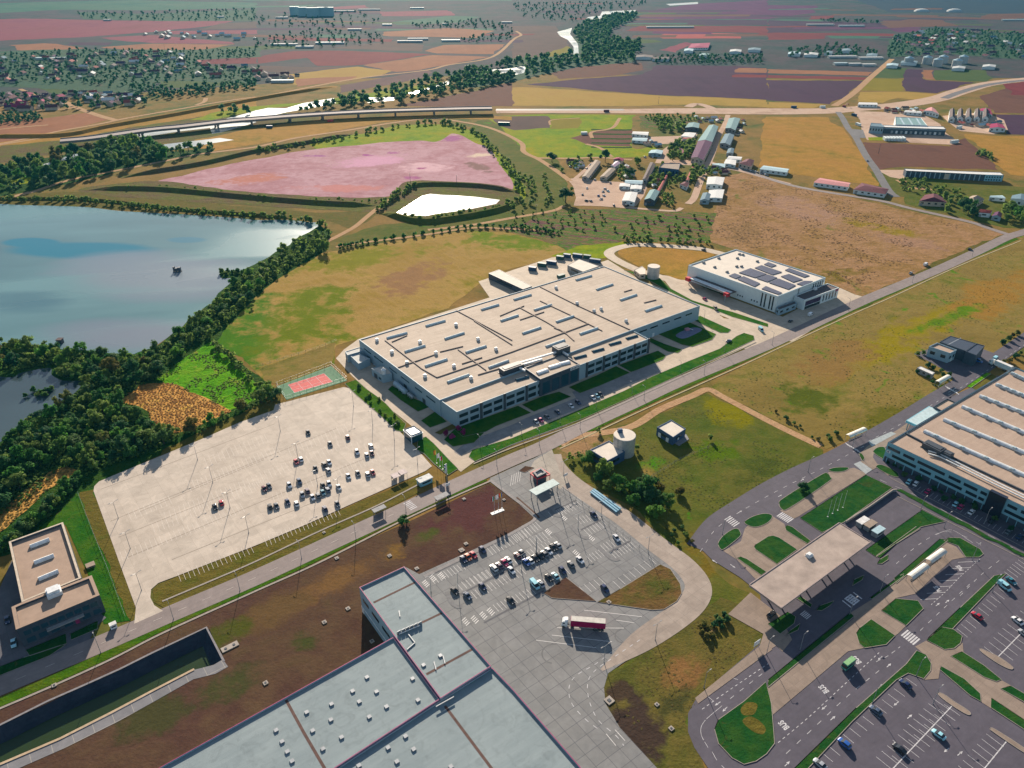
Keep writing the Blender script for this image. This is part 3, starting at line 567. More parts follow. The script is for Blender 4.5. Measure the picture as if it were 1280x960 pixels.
ribbon('path', [(700, 556), (720, 546), (785, 535), (825, 512), (865, 495), (885, 487), (905, 497), (960, 526), (992, 542), (1026, 558)], 4.6, G_DIRT, .12)
ribbon('path', [(-60, 912), (0, 886), (70, 856), (140, 824), (207, 790), (320, 739), (400, 703), (495, 655), (570, 620), (612, 602)], .9, KERB, .2)
ribbon('verge', [(-60, 902), (0, 878), (70, 848), (140, 816), (207, 782), (320, 732), (400, 695), (495, 648), (570, 614), (606, 598)], 4.2, G_VERGE, .115)
ribbon('verge', [(205, 757), (260, 733), (320, 706), (400, 669), (470, 637), (520, 612)], 5.5, G_DRYVERGE, .1)
ribbon('path', [(203, 752), (260, 728), (320, 702), (400, 664), (470, 633), (525, 605)], .8, KERB, .22)
sheet('verge', [(190, 738), (198, 729), (222, 720), (320, 683), (380, 658), (440, 631), (524, 595), (536, 592), (545, 604), (520, 612), (400, 669), (320, 706), (235, 745), (203, 760), (192, 752)], G_DRYVERGE, .095)
ribbon('verge', [(697, 557), (730, 541), (770, 522), (840, 490), (920, 455), (985, 425), (1070, 386), (1120, 364), (1200, 328), (1272, 298)], 3.4, G_VERGE, .115)
ribbon('path', [(700, 561), (735, 545), (775, 526), (840, 496), (925, 458), (985, 430), (1070, 391), (1120, 369), (1200, 332), (1276, 301)], .8, paint('pale_ditch', (.36, .3, .17), .9), .19)
# ---- roads
ROAD_C = [(-130, 916), (0, 858), (112, 811), (210, 769), (320, 722), (420, 676), (520, 630), (580, 602), (640, 575), (680, 558), (740, 528), (790, 505), (850, 477), (947, 437), (985, 420), (1070, 380), (1120, 359), (1175, 336), (1225, 313), (1258, 297), (1290, 287), (1400, 250)]
ribbon('road', ROAD_C, 9.2, ROADM, .16)
ribbon('road', [(1262, 294), (1235, 285), (1210, 277), (1140, 261), (1100, 251), (1032, 240), (990, 232), (960, 223), (930, 213), (905, 206)], 6.5, ROADM, .155)
ribbon('road', q(960, 0, [(640, 985), (600, 950), (540, 850), (490, 780), (440, 690), (400, 640), (372, 590), (350, 560)]), 8.5, ASPH2, .15)
ribbon('road', q(640, 0, [(-80, 558), (0, 557), (480, 556), (900, 555), (1280, 557), (1550, 555), (1700, 545), (1870, 532), (2010, 515), (2140, 490), (2240, 457), (2380, 420), (2560, 398), (2700, 388)]), 26, G_PALE, .14, widths=[26, 26, 30, 42, 46, 40, 34, 34, 34, 32, 32, 30, 30, 30])
ribbon('road', q(640, 0, [(-80, 549), (480, 549), (560, 549)]), 13, ASPH2, .17)
ribbon('road', q(960, 0, [(880, 492), (960, 462), (1100, 424), (1280, 402), (1420, 392)]), 13, ASPH2, .17)
ribbon('road', q(960, 0, [(330, 530), (380, 500), (440, 455), (510, 390), (580, 330), (620, 295)]), 11, G_DIRT, .145)
ribbon('road', q(640, 0, [(880, 535), (920, 520), (970, 530), (1010, 548)]), 14, G_PALE, .16)
# east road past the office
ribbon('road', [(870, 685), (893, 655), (920, 636), (960, 611), (1000, 590), (1040, 572), (1085, 548), (1130, 522), (1170, 497), (1215, 470), (1250, 445), (1285, 421), (1340, 385)], 8.5, ASPH, .15)
# ---- big pale car park
lot = [(117, 614), (118, 608), (124, 602), (160, 587), (250, 550), (300, 528), (342, 513), (344, 506), (430, 484), (438, 486), (452, 500), (497, 537), (520, 560), (540, 583), (532, 589), (440, 630), (380, 657), (320, 682), (222, 720), (198, 729), (189, 737), (188, 747), (193, 757), (204, 764), (168, 780), (170, 760), (152, 711)]
sheet('car_park', lot, CONC, .165)
def stalls(p0, p1, nst, vec, z, mat=None, w=.13, skip=()):
    """painted stall lines from points on p0-p1, each along vec (pixels at the row's middle turned into metres)"""
    a, b = P(*p0), P(*p1); mid = ((p0[0] + p1[0]) / 2, (p0[1] + p1[1]) / 2)
    v = P(mid[0] + vec[0], mid[1] + vec[1]) - P(*mid); m = MB()
    for i in range(nst + 1):
        if i in skip: continue
        s = a.lerp(b, i / nst); ribbon_mb(m, [s, s + v], w, z)
    return struct(m.build('stall_marking', mat or WHITE))
def line(p0, p1, w, z, mat=None):
    m = MB(); ribbon_mb(m, [P(*p0), P(*p1)], w, z); return struct(m.build('road_marking', mat or WHITE))
def dashes(px, z, on=3.0, off=4.0, w=.14, mat=None, smooth=True):
    pts = cr([P(*p) for p in px], False, 10) if smooth else [P(*p) for p in px]
    m = MB(); acc = 0.0; per = on + off
    for a, b in zip(pts, pts[1:]):
        L = (b - a).length; t = 0.0
        while t < L:
            ph = (acc + t) % per
            if ph < on:
                e = min(L, t + on - ph); ribbon_mb(m, [a.lerp(b, t / L), a.lerp(b, e / L)], w, z); t = e + 1e-3
            else: t += per - ph + 1e-3
        acc += L
    return struct(m.build('road_marking', mat or WHITE))
def arrow(p, d, z, L=2.7, mat=None):
    a = P(*p); v = (P(p[0] + d[0], p[1] + d[1]) - a).normalized(); s = Vector((-v.y, v.x, 0)); m = MB()
    ribbon_mb(m, [a - v * L / 2, a + v * L * .12], .22, z)
    t = a + v * L / 2; m.add([(t.x, t.y, z), *( (c.x, c.y, z) for c in (a + v * .1 + s * .42, a + v * .1 - s * .42))], [(0, 1, 2)])
    return struct(m.build('road_arrow', mat or WHITE))
def zebra(c, along, across, nb, z, bw=.5, L=3.5):
    """nb bars stacked along 'across' (pixel vector spanning the crossing), each bar pointing along 'along'"""
    a, b = P(c[0] - across[0] / 2, c[1] - across[1] / 2), P(c[0] + across[0] / 2, c[1] + across[1] / 2)
    v = (P(c[0] + along[0], c[1] + along[1]) - P(*c)).normalized() * L / 2; m = MB()
    for i in range(nb):
        s = a.lerp(b, (i + .5) / nb); ribbon_mb(m, [s - v, s + v], bw, z)
    return struct(m.build('crosswalk', WHITE))
SV = (5, 11)
for (p0, p1, nn) in (((222, 716), (312, 681), 16), ((150, 690), (300, 630), 26), ((190, 655), (330, 598), 26), ((205, 640), (420, 553), 40), ((235, 603), (345, 557), 22), ((340, 618), (470, 565), 26), ((255, 572), (330, 543), 14), ((360, 560), (430, 530), 14), ((420, 548), (490, 560), 8), ((330, 672), (420, 634), 18), ((160, 640), (210, 620), 8)):
    stalls(p0, p1, nn, SV, .18, WORN, .14)
for a_, b_ in (((126, 612), (344, 530)), ((138, 652), (420, 536)), ((160, 697), (455, 574)), ((148, 672), (300, 611)), ((175, 640), (330, 575)), ((215, 700), (400, 625))):
    line(a_, b_, .35, .178, paint('slab_joint', (.27, .225, .18), .9))
# road markings of the main road
dashes([(20, 850), (112, 811), (210, 769), (320, 722), (420, 676), (520, 630)], .18, 3, 6, .12, WORN)
zebra((513, 632), (8, -4), (10, 9), 6, .18, .5, 3.6)
# ---- factory plot
fac_base = [(430, 437), (448, 424), (612, 372), (760, 325), (800, 350), (880, 380), (905, 398), (945, 402), (1000, 405), (975, 420), (940, 433), (900, 452), (815, 486), (728, 525), (640, 557), (592, 578), (576, 590), (553, 570), (515, 533), (480, 505), (440, 470), (420, 448)]
sheet('driveway', fac_base, DRIVE, .10)
sheet('yard', [(598, 352), (640, 338), (690, 322), (725, 318), (770, 335), (756, 345), (640, 378), (612, 372)], DRIVE, .115)
F8 = lambda pts: q(560, 420, pts, 8); T3 = lambda pts: q(640, 240, pts); E8 = lambda pts: q(480, 500, pts, 8); A8 = lambda pts: q(420, 420, pts, 8); Q8 = lambda pts: q(690, 380, pts, 8)
sheet('parking_strip', E8([(700, 520), (850, 410), (960, 370), (1280, 250)]) + F8([(760, 830), (1280, 620)]) + Q8([(200, 880), (640, 740), (1040, 590), (1100, 670), (700, 830), (500, 930)]) + F8([(1280, 740), (940, 870), (640, 960)]) + E8([(1280, 350), (1060, 450), (930, 460), (760, 560)]), slab_mat('grey_paving', (.2, .19, .19), (.3, .28, .26), A_FAC, (3, 3), (.16, .15, .15), .01), .125)
for px in (F8([(60, 935), (300, 845), (700, 700), (830, 770), (480, 905), (380, 960), (150, 1010)]), F8([(740, 690), (960, 600), (1110, 560), (1230, 610), (860, 760)]), Q8([(170, 835), (440, 720), (640, 625), (780, 690), (480, 820), (280, 895)]), Q8([(670, 615), (1060, 470), (1140, 520), (1110, 560), (860, 660), (790, 685)]),
           T3([(690, 730), (760, 760), (850, 790), (830, 806), (780, 800), (690, 752)]), T3([(730, 712), (880, 650), (1020, 712), (1000, 740), (900, 775), (850, 765)]), T3([(900, 638), (940, 620), (1095, 690), (1080, 705), (1040, 705)])):
    island(px, G_LAWN, .26, False)
sheet('play_area', T3([(820, 715), (900, 680), (950, 690), (900, 720), (850, 735)]), paint('blue_play_mat', (.16, .16, .24), .8), .275, True)
island([(920, 421), (930, 416.5), (942, 420), (943, 425), (880, 455), (815, 485), (728, 524), (640, 556), (594, 577), (586, 571), (590, 563), (603, 559), (640, 548), (700, 523), (780, 489), (815, 471), (860, 452), (900, 436)], G_LAWN, .25, False)
ribbon('verge', [(600, 583), (640, 566), (680, 548), (730, 525), (800, 494), (860, 467), (930, 436)], 3, G_DRYVERGE, .145)
ribbon('path', [(592, 580), (640, 560), (728, 527), (815, 488), (880, 458), (945, 428)], .7, KERB, .27)
island(A8([(520, 540), (560, 500), (640, 540), (760, 620), (860, 660), (940, 710), (820, 760), (640, 640)]), G_LAWN, .26, False)
island(A8([(850, 850), (990, 760), (1110, 860), (940, 920)]), G_LAWN, .262, False)
island(E8([(510, 330), (690, 240), (740, 280), (560, 350)]), G_DRYVERGE, .262, False)
island(E8([(600, 400), (700, 300), (1000, 330), (900, 430), (690, 470)]), G_LAWN, .23, False)
island(A8([(90, 480), (200, 440), (300, 530), (400, 600), (500, 680), (600, 790), (700, 880), (670, 960), (600, 950), (480, 830), (330, 700), (200, 590)]), G_VERGE, .27, False)
island(E8([(340, 410), (420, 370), (500, 440), (650, 600), (740, 690), (640, 755), (500, 640), (400, 540), (330, 500)]), G_LAWN, .27, False)
# tennis court
sheet('court_surround', [(346, 483), (414, 457.5), (434, 476), (358, 500)], paint('court_green', (.03, .14, .06), .8), .12)
sheet('court_surface', [(360, 481), (405, 467), (416, 477.5), (368, 491)], paint('court_red', (.5, .075, .07), .8), .135)
for a_, b_ in (((360, 481), (405, 467)), ((405, 467), (416, 477.5)), ((416, 477.5), (368, 491)), ((368, 491), (360, 481)), ((382.5, 474), (392, 484)), ((362.5, 483.5), (408, 469.5)), ((365.5, 488), (413, 474.5)), ((371, 477.6), (379.5, 487.7)), ((394, 470.4), (404, 480.8))):
    line(a_, b_, .14, .15)
# ---- white warehouse plot
sheet('driveway', T3([(740, 415), (870, 430), (960, 480), (1280, 600), (1400, 640), (1500, 690), (1400, 750), (1180, 672), (1000, 600), (920, 560), (800, 490)]), DRIVE, .118)
ribbon('road', T3([(1060, 312), (960, 288), (870, 278), (700, 266), (600, 266), (515, 285), (485, 310), (530, 345), (640, 395), (740, 425), (850, 460)]), 8.5, DRIVE, .128)
sheet('field', T3([(528, 305), (560, 287), (650, 275), (800, 285), (1010, 312), (880, 360), (860, 440), (740, 405), (640, 372), (560, 338)]), G_TAN, .14, True)
island(T3([(560, 392), (600, 398), (740, 432), (790, 482), (900, 542), (1000, 575), (1100, 600), (1280, 660), (1280, 676), (1100, 625), (990, 582), (900, 552), (790, 500), (680, 440)]), G_LAWN, .2, False)
sheet('forecourt', [(955, 408), (1000, 385), (1050, 360), (1072, 370), (1075, 384), (1040, 400), (985, 425), (960, 425)], DRIVE, .122)
sheet('driveway', q(960, 240, [(340, 510), (380, 500), (500, 530), (480, 560), (430, 580)]), DRIVE, .13)
sheet('verge', q(960, 240, [(500, 505), (545, 490), (700, 430), (900, 320), (1100, 240), (1190, 205), (1195, 215), (1050, 290), (860, 370), (620, 480), (500, 525)]), G_DRYVERGE, .11)
# ---- village yards
for px in (q(680, 170, [(230, 430), (340, 420), (560, 450), (760, 460), (1000, 440), (1030, 520), (1000, 600), (920, 700), (880, 715), (560, 690), (300, 680), (320, 620), (290, 500)], 8), q(800, 130, [(80, 330), (400, 320), (470, 280), (580, 290), (540, 370), (360, 400), (60, 400)], 8), q(800, 130, [(200, 480), (280, 420), (300, 560), (540, 560), (720, 590), (640, 620), (440, 610), (150, 590)], 8)):
    sheet('yard', px, G_PALE, .1)
ribbon('road', q(800, 130, [(880, 110), (850, 200), (780, 330), (730, 480), (680, 600), (600, 780), (540, 940), (480, 1000)], 8), 7, G_PALE, .15)
ribbon('road', q(800, 130, [(700, 580), (860, 640), (1000, 670), (1280, 745), (1500, 800)], 8), 6, G_PALE, .153)
ribbon('road', q(680, 170, [(300, 690), (560, 695), (880, 720), (1280, 750), (1380, 720)], 8), 5, G_PALE, .151)
ribbon('road', q(680, 170, [(310, 430), (380, 370), (500, 260)], 8), 5, G_PALE, .151)
C8 = lambda pts: q(1050, 125, pts, 8)
sheet('yard', C8([(130, 110), (420, 120), (860, 160), (1000, 240), (1060, 330), (1200, 430), (1110, 447), (660, 427), (430, 400), (270, 400), (220, 320), (200, 200)]), G_PALE, .1)
sheet('lawn', C8([(280, 375), (430, 370), (430, 405), (290, 405)]), G_GREEN, .12)
sheet('yard', C8([(110, 290), (230, 300), (260, 380), (170, 380)]), ASPH2, .118)
sheet('yard', q(960, 0, [(870, 580), (1080, 560), (1180, 600), (1200, 650), (1130, 672), (960, 655), (900, 610)]), G_PALE, .1)
sheet('yard', C8([(370, 700), (640, 700), (690, 780), (660, 800), (500, 770)]), G_PALE, .1)
sheet('yard', C8([(550, 800), (640, 800), (670, 820), (600, 830)]), G_DIRT, .1); sheet('yard', C8([(650, 870), (900, 880), (930, 905), (700, 890)]), G_DIRT, .1)
# ---- forecourt of the dark building and the east yard
sheet('yard', q(1140, 400, [(20, 390), (200, 330), (500, 300), (800, 330), (960, 390), (900, 480), (760, 560), (640, 640), (560, 720), (500, 800), (440, 900), (300, 830), (480, 700), (430, 610), (200, 480)], 9.143), ASPH, .14)
island(q(1200, 440, [(130, 690), (530, 420), (620, 440), (220, 720)], 16), G_BRIGHT, .27, False)
island(q(1200, 440, [(240, 725), (640, 450), (745, 505), (330, 770)], 16), G_DRYVERGE, .26, False)
# ---- grey lot and truck yard in the middle
lot2 = [(612, 598), (640, 585), (668, 573), (688, 562), (690, 578), (705, 592), (737, 610), (775, 637), (800, 655), (805, 665), (840, 692), (880, 720), (888, 733), (887, 750), (870, 767), (825, 800), (777, 830), (760, 842), (755, 860), (757, 880), (775, 910), (800, 937), (830, 970), (690, 980), (600, 845), (500, 722), (505, 708), (524, 718), (652, 660), (668, 648), (640, 622)]
sheet('car_park', lot2, CONCD, .13)
ribbon('access_road', [(690, 568), (693, 582), (712, 602), (745, 625), (780, 648), (820, 680), (855, 707), (872, 730), (868, 750), (845, 772), (800, 803), (752, 838)], 10.5, slab_mat('access_concrete', (.26, .21, .175), (.37, .31, .26), ang((712, 602), (820, 680)), (5.2, 5.2), (.2, .17, .15), .01), .145, widths=[9, 10.5, 10.5, 10.5, 10.5, 10.5, 10.5, 10.5, 10.5, 10.5, 9, 1])
sheet('access_road', [(668, 576), (690, 562), (700, 590), (712, 602), (700, 612), (680, 600), (660, 590)], slab_mat('gate_concrete', (.27, .24, .2), (.38, .34, .29), A_LOT2, (5, 5), (.2, .18, .16), .01), .15)
island([(680, 742), (707, 722), (745, 752), (690, 748)], G_SOIL, .27, False)
island([(747, 753), (775, 737), (825, 706), (838, 712), (850, 730), (852, 742), (846, 752), (830, 762), (815, 763), (780, 758)], G_SOILB, .27, False)
island([(649, 589), (657, 583), (668, 585), (656, 591)], G_SOIL, .25, False)
ribbon('path', [(612, 600), (642, 623), (669, 645), (652, 660), (600, 687), (530, 721)], 1.6, slab_mat('lot_pavement', (.2, .19, .19), (.28, .26, .25), A_LOT2, (2, 2), (.15, .14, .14), .02), .2)
ribbon('path', [(646, 622), (670, 643), (674, 648)], .8, paint('brown_planting', (.09, .05, .035), .9), .22)
B8 = lambda p: (530 + p[0] / 8, 660 + p[1] / 8); D8 = lambda p: (640 + p[0] / 8, 580 + p[1] / 8)
LV = (7.5, 8.2)
W2 = paint('lot_paint', (.62, .6, .58), .7, var=.15)
stalls(B8((60, 500)), B8((360, 355)), 9, (7, 8), .15, W2); stalls(B8((620, 190)), B8((1000, 10)), 11, (9, 10), .15, W2)
stalls(B8((330, 560)), B8((620, 420)), 7, LV, .15, W2); stalls(B8((450, 500)), B8((880, 300)), 11, LV, .15, W2)
stalls(B8((470, 640)), B8((960, 400)), 13, LV, .15, W2); stalls(B8((880, 300)), B8((1240, 130)), 10, LV, .15, W2); stalls(B8((1040, 350)), B8((1300, 230)), 7, LV, .15, W2)
stalls(B8((690, 770)), B8((1060, 600)), 10, LV, .15, W2); stalls(B8((1180, 500)), B8((1400, 400)), 6, LV, .15, W2)
stalls(D8((0, 700)), D8((230, 580)), 8, (8, 9), .15, W2); stalls(D8((140, 760)), D8((330, 670)), 6, (8, 9), .15, W2)
stalls(D8((360, 480)), D8((560, 390)), 6, (6, 7), .15, W2); stalls(D8((450, 450)), D8((640, 370)), 6, (8, 8), .15, W2); stalls(D8((640, 540)), D8((830, 480)), 6, (7, 8), .15, W2)
stalls(D8((710, 650)), D8((890, 565)), 6, (8, 8), .15, W2); stalls(D8((880, 810)), D8((1090, 710)), 7, (8, 8), .15, W2); stalls(D8((980, 880)), D8((1180, 780)), 7, (8, 8), .15, W2)
stalls(D8((740, 920)), D8((860, 860)), 4, (8, 8), .15, W2); stalls(D8((0, 110)), D8((90, 65)), 4, (-2, 14), .15, W2)
stalls((712, 740), (748, 722), 6, (9, 9), .15, W2); stalls((775, 735), (820, 705), 7, (-9, -8), .15, W2)
for p0, p1 in (((B8((370, 660))), (B8((1010, 340)))), (B8((1080, 320)), B8((1300, 215))), (D8((430, 460)), D8((640, 365))), (D8((690, 660)), D8((890, 560))), (D8((970, 885)), D8((1175, 775))), (B8((600, 950)), B8((1200, 630)))):
    line(p0, p1, .8, .17, paint('lot_gutter', (.1, .1, .11), .8))
for c_ in (B8((420, 890 + 50)), B8((510, 920)), B8((595, 880)), B8((670, 840)), B8((20, 560)), B8((90, 505)), B8((180, 480)), D8((520, 540)), D8((795, 745)), D8((365, 680)), D8((645, 895))):
    a_ = P(*c_); m = MB(); dx = Vector((math.cos(A_LOT2), math.sin(A_LOT2), 0)); dy = Vector((-dx.y, dx.x, 0))
    for k in range(4): ribbon_mb(m, [a_ + dx * -1 + dy * (k * .95 - 1.6), a_ + dx * 1 + dy * (k * .95 - 1.0)], .32, .152)
    struct(m.build('road_marking', W2))
Y7 = lambda pts: q(640, 720, pts)
dashes(Y7([(500, 380), (420, 440), (320, 500), (285, 560), (300, 640), (370, 720), (450, 780)]), .16, 1.6, 2.0, .22); dashes(Y7([(640, 320), (520, 400), (420, 470), (380, 530), (385, 620), (430, 720), (520, 800), (560, 850)]), .16, 1.6, 2.0, .22)
for a_, b_ in (((360, 172), (650, 205)), ((520, 222), (610, 235)), ((225, 260), (560, 262)), ((200, 297), (500, 330)), ((120, 322), (420, 360)), ((470, 790), (520, 850)), ((515, 770), (565, 825))):
    line(*Y7([a_, b_]), .2, .158, W2)
for cx, cy, rr in ((210, 390, 60), (560, 300, 45)):
    m = MB(); ribbon_mb(m, [P(*Y7([(cx + rr * math.cos(t / 8), cy + rr * math.sin(t / 8) * .8)])[0]) for t in range(14, 40)], .5, .156); struct(m.build('tyre_mark', paint('tyre_rubber_mark', (.13, .13, .13), .8)))
# ---- bus station
bus_base = [(868, 672), (874, 684), (890, 700), (945, 735), (958, 800), (905, 872), (880, 908), (890, 970), (1400, 990), (1400, 400), (1290, 412), (1245, 442), (1170, 492), (1085, 542), (1030, 572), (960, 611), (905, 644)]
bus_base = [(870, 668), (872, 682), (890, 700), (925, 722), (950, 742), (956, 800), (871, 872), (860, 892), (860, 915), (868, 935), (895, 975), (1400, 990), (1400, 440), (1290, 470), (1245, 470), (1180, 500), (1120, 536), (1085, 548), (1030, 580), (960, 615), (905, 648)]
sheet('bus_station_apron', bus_base, ASPH, .14)
U4 = lambda pts: q(960, 480, pts); V4 = lambda pts: q(960, 720, pts); W8 = lambda pts: q(920, 650, pts, 8); X3 = lambda pts: q(640, 480, pts)
def pave(px, z=.2, smooth=False): return island(px, PAVE, z, smooth, False, name='pavement')
pave([(904, 689), (926, 677), (931, 661), (938, 654), (963, 644), (980, 655), (984, 664), (1012, 683), (1002, 700), (955, 735), (948, 728), (921, 700)])
pave(U4([(60, 635), (310, 470), (300, 442), (430, 420), (495, 450), (150, 665), (130, 675)]), .2)
pave(U4([(440, 412), (480, 372), (462, 345), (500, 310), (640, 235), (720, 180), (690, 250), (600, 300), (590, 315), (530, 335), (525, 370), (545, 400), (640, 440), (600, 460), (545, 418), (520, 432)]), .2)
sheet('paving', U4([(428, 402), (460, 388), (522, 430), (488, 452)]), paint('pale_paving', (.3, .33, .34), .8), .23)
sheet('paving', U4([(500, 290), (615, 240), (640, 250), (520, 315)]), paint('pale_paving', (.3, .33, .34), .8), .23)
pave(U4([(700, 955), (890, 792), (940, 815), (985, 868), (920, 880), (820, 970), (740, 1050), (640, 1050)]), .2)
pave(V4([(-10, 565), (430, 212), (412, 186), (520, 118), (690, 0), (840, -10), (740, 90), (640, 112), (565, 175), (690, 250), (650, 290), (635, 300), (515, 218), (440, 290), (480, 362), (400, 378), (0, 716)]), .2)
pave(V4([(735, 355), (790, 325), (880, 372), (932, 366), (972, 335), (978, 388), (910, 402), (1080, 510), (1140, 530), (1165, 522), (1215, 550), (1160, 566), (1300, 650), (1400, 720), (1400, 800), (1280, 722), (1115, 610), (1112, 662), (1066, 632), (1062, 590), (980, 515), (862, 450), (852, 515), (775, 522), (815, 470), (812, 420)]), .2)
pave([(910, 768), (938, 741), (975, 770), (990, 800), (978, 815), (958, 795)], .2)
pave(Y7([(930, 640), (915, 612), (1250, 342), (1290, 300), (1300, 370)]), .22)
pave(V4([(-20, 280), (40, 295), (90, 320), (0, 375), (-60, 410)]), .2)
pave(U4([(500, 840), (700, 715), (760, 722), (545, 870)]), .2)
def lawn(px, smooth=True, mat=None, z=.3): return island(px, mat or G_LAWND, z, smooth, True, 4)
for px in (X3([(1030, 805), (1036, 785), (1060, 757), (1100, 730), (1128, 726), (1140, 742), (1138, 765), (1062, 826), (1042, 826)]),
           X3([(1162, 694), (1200, 666), (1260, 650), (1300, 660), (1285, 690), (1240, 713), (1200, 716)]),
           U4([(55, 600), (80, 570), (265, 456), (298, 450), (311, 468), (303, 490), (110, 620), (70, 628)]),
           U4([(302, 432), (335, 420), (402, 420), (380, 438), (330, 441)]), U4([(526, 342), (545, 320), (580, 318), (590, 345), (588, 378), (560, 368)]),
           U4([(541, 418), (568, 406), (640, 440), (652, 466), (610, 458)]), U4([(455, 352), (468, 350), (482, 372), (470, 384)])):
    lawn(px)
for px in (W8([(180, 275), (200, 245), (320, 168), (370, 160), (430, 180), (610, 300), (410, 445), (195, 300)]), W8([(5, 382), (50, 372), (110, 395), (300, 520), (250, 556)]), W8([(490, 78), (512, 56), (560, 72), (745, 212), (710, 240), (500, 108)]),
           U4([(160, 672), (490, 457), (622, 520), (380, 692), (270, 745)]), U4([(488, 832), (770, 632), (885, 690), (765, 716), (540, 866)]),
           V4([(800, 312), (960, 160), (1130, 0), (1190, -10), (1150, 28), (920, 268), (870, 258)]), V4([(120, 975), (440, 662), (690, 442), (742, 375), (790, 396), (815, 440), (812, 475), (778, 516), (700, 488), (640, 522), (420, 730), (190, 975)]),
           V4([(565, 175), (640, 115), (748, 125), (776, 165), (690, 250)]), V4([(440, 290), (460, 260), (515, 218), (635, 300), (590, 345), (482, 362), (455, 340)]), V4([(0, 522), (410, 186), (430, 205), (0, 558)]), V4([(510, 112), (660, 0), (680, -10), (675, 5), (520, 118)])):
    lawn(px, False)
for px in (V4([(792, 322), (870, 258), (925, 268), (970, 302), (962, 338), (930, 364), (882, 370)]), V4([(912, 402), (970, 380), (1080, 450), (1166, 520), (1140, 530), (1080, 508)]), V4([(860, 472), (864, 452), (980, 516), (1060, 590), (1064, 630), (1010, 600)]), V4([(1115, 612), (1280, 722), (1400, 800), (1400, 850), (1280, 770), (1112, 660)]), V4([(1160, 565), (1215, 552), (1400, 660), (1400, 700), (1280, 632)]),
           V4([(0, 242), (100, 182), (138, 206), (130, 240), (60, 292)]), V4([(140, 112), (165, 105), (220, 145), (212, 160)]), V4([(240, 172), (262, 150), (330, 126), (308, 152), (268, 176)]), V4([(90, 300), (110, 275), (160, 240), (150, 272)]), V4([(420, 52), (430, 20), (480, -2), (470, 22)]),
           U4([(878, 785), (905, 770), (960, 772), (1060, 828), (1076, 852), (1055, 868), (988, 868), (950, 812)]), U4([(630, 975), (860, 776), (900, 782), (640, 1000)]), U4([(545, 900), (560, 878), (600, 855), (600, 880), (570, 900)])):
    lawn(px, False, G_PLOT if px[0][1] < 720 and False else None)
lawn([(893, 912), (898, 900), (930, 877), (957, 853), (964, 880), (967, 915), (968, 930), (958, 943), (945, 952), (930, 956), (915, 948), (898, 930)], False)
for px in ([(925, 885), (935, 877), (945, 880), (943, 895), (930, 893)], [(930, 900), (940, 897), (955, 910), (950, 918), (938, 912)]):
    sheet('bare_patch', px, G_DRYVERGE, .31, True)
lawn(U4([(560, 872), (640, 800), (760, 725), (740, 715), (540, 862)]), False)
sheet('verge', U4([(640, 530), (660, 525), (880, 640), (1080, 745), (1280, 850), (1280, 868), (1060, 755), (860, 655)]), G_LAWND, .3)
for a_, b_ in ((U4([(610, 470)]), U4([(1280, 820)])), (U4([(640, 560)]), U4([(1280, 880)]))):
    line(a_[0], b_[0], .3, .24, KERB)
# markings
K = .16
zebra((915, 652), (10, -6.5), (13, 10), 6, K, .5, 4.2); zebra((981.5, 647), (9, -6), (15, 9), 7, K, .55, 4.6)
zebra((1065, 750), (9, 7), (-17, 13), 5, .16, .5, 4); zebra((1065, 750), (12, -9), (13, 9), 5, .162, .6, 4.2)
zebra((1007, 769), (9, -7), (9, 7), 5, K, .35, 3.2); zebra((1138, 797), (13, -11), (17, 13), 6, K, .6, 4.6)
zebra((1066, 560), (4, 4), (17, 10), 7, K, .45, 2.8); zebra((1190, 488), (4, 4), (16, 9), 7, K, .45, 2.8); zebra((1190, 488), (12, -7), (3, 2), 1, K, .2, 8)
for px in ([(875, 690), (900, 657), (960, 620), (1035, 582), (1085, 555)], [(1085, 552), (1130, 528), (1170, 503), (1215, 476), (1285, 428)]):
    dashes(px, K, 2.5, 4, .16)
dashes(V4([(50, 835), (200, 710), (380, 545), (560, 380)]), K, 1.1, 1.2, .2); dashes(V4([(90, 890), (250, 740), (400, 600), (560, 470)]), K, 2.2, 3.4, .16); dashes(V4([(540, 430), (600, 400), (660, 355)]), K, 2, 2, .16)
dashes(Y7([(950, 668), (1060, 590), (1280, 440)]), K, 1.1, 1.2, .2); dashes(Y7([(1090, 615), (1180, 545), (1270, 475)]), K, 2, 3, .15)
line(*Y7([(1100, 510), (1130, 520)]), .15, K); line(*Y7([(980, 605), (1005, 625)]), .15, K)
dashes(U4([(640, 900), (760, 800), (880, 740), (1000, 770), (1100, 830)]), K, 2.4, 3.6, .14); dashes(U4([(840, 755), (880, 738), (930, 735), (1030, 800)]), K, 9, .5, .14)
dashes(U4([(500, 485), (560, 510), (620, 540)]), K, 3, 1.2, .16); dashes(U4([(560, 480), (700, 540), (800, 590), (960, 680), (1280, 850)]), K, 3, 4, .14)
dashes(Y7([(1050, 650), (960, 730), (945, 790), (980, 860)]), K, 8, .6, .14); dashes(Y7([(1000, 880), (1030, 930), (1090, 990)]), K, 3, 2, .14)
dashes(U4([(960, 1060), (1060, 960), (1160, 880)]), K, 2.4, 3.6, .14); dashes(V4([(760, 275), (860, 180), (1010, 40)]), K, 2.4, 3.6, .14)
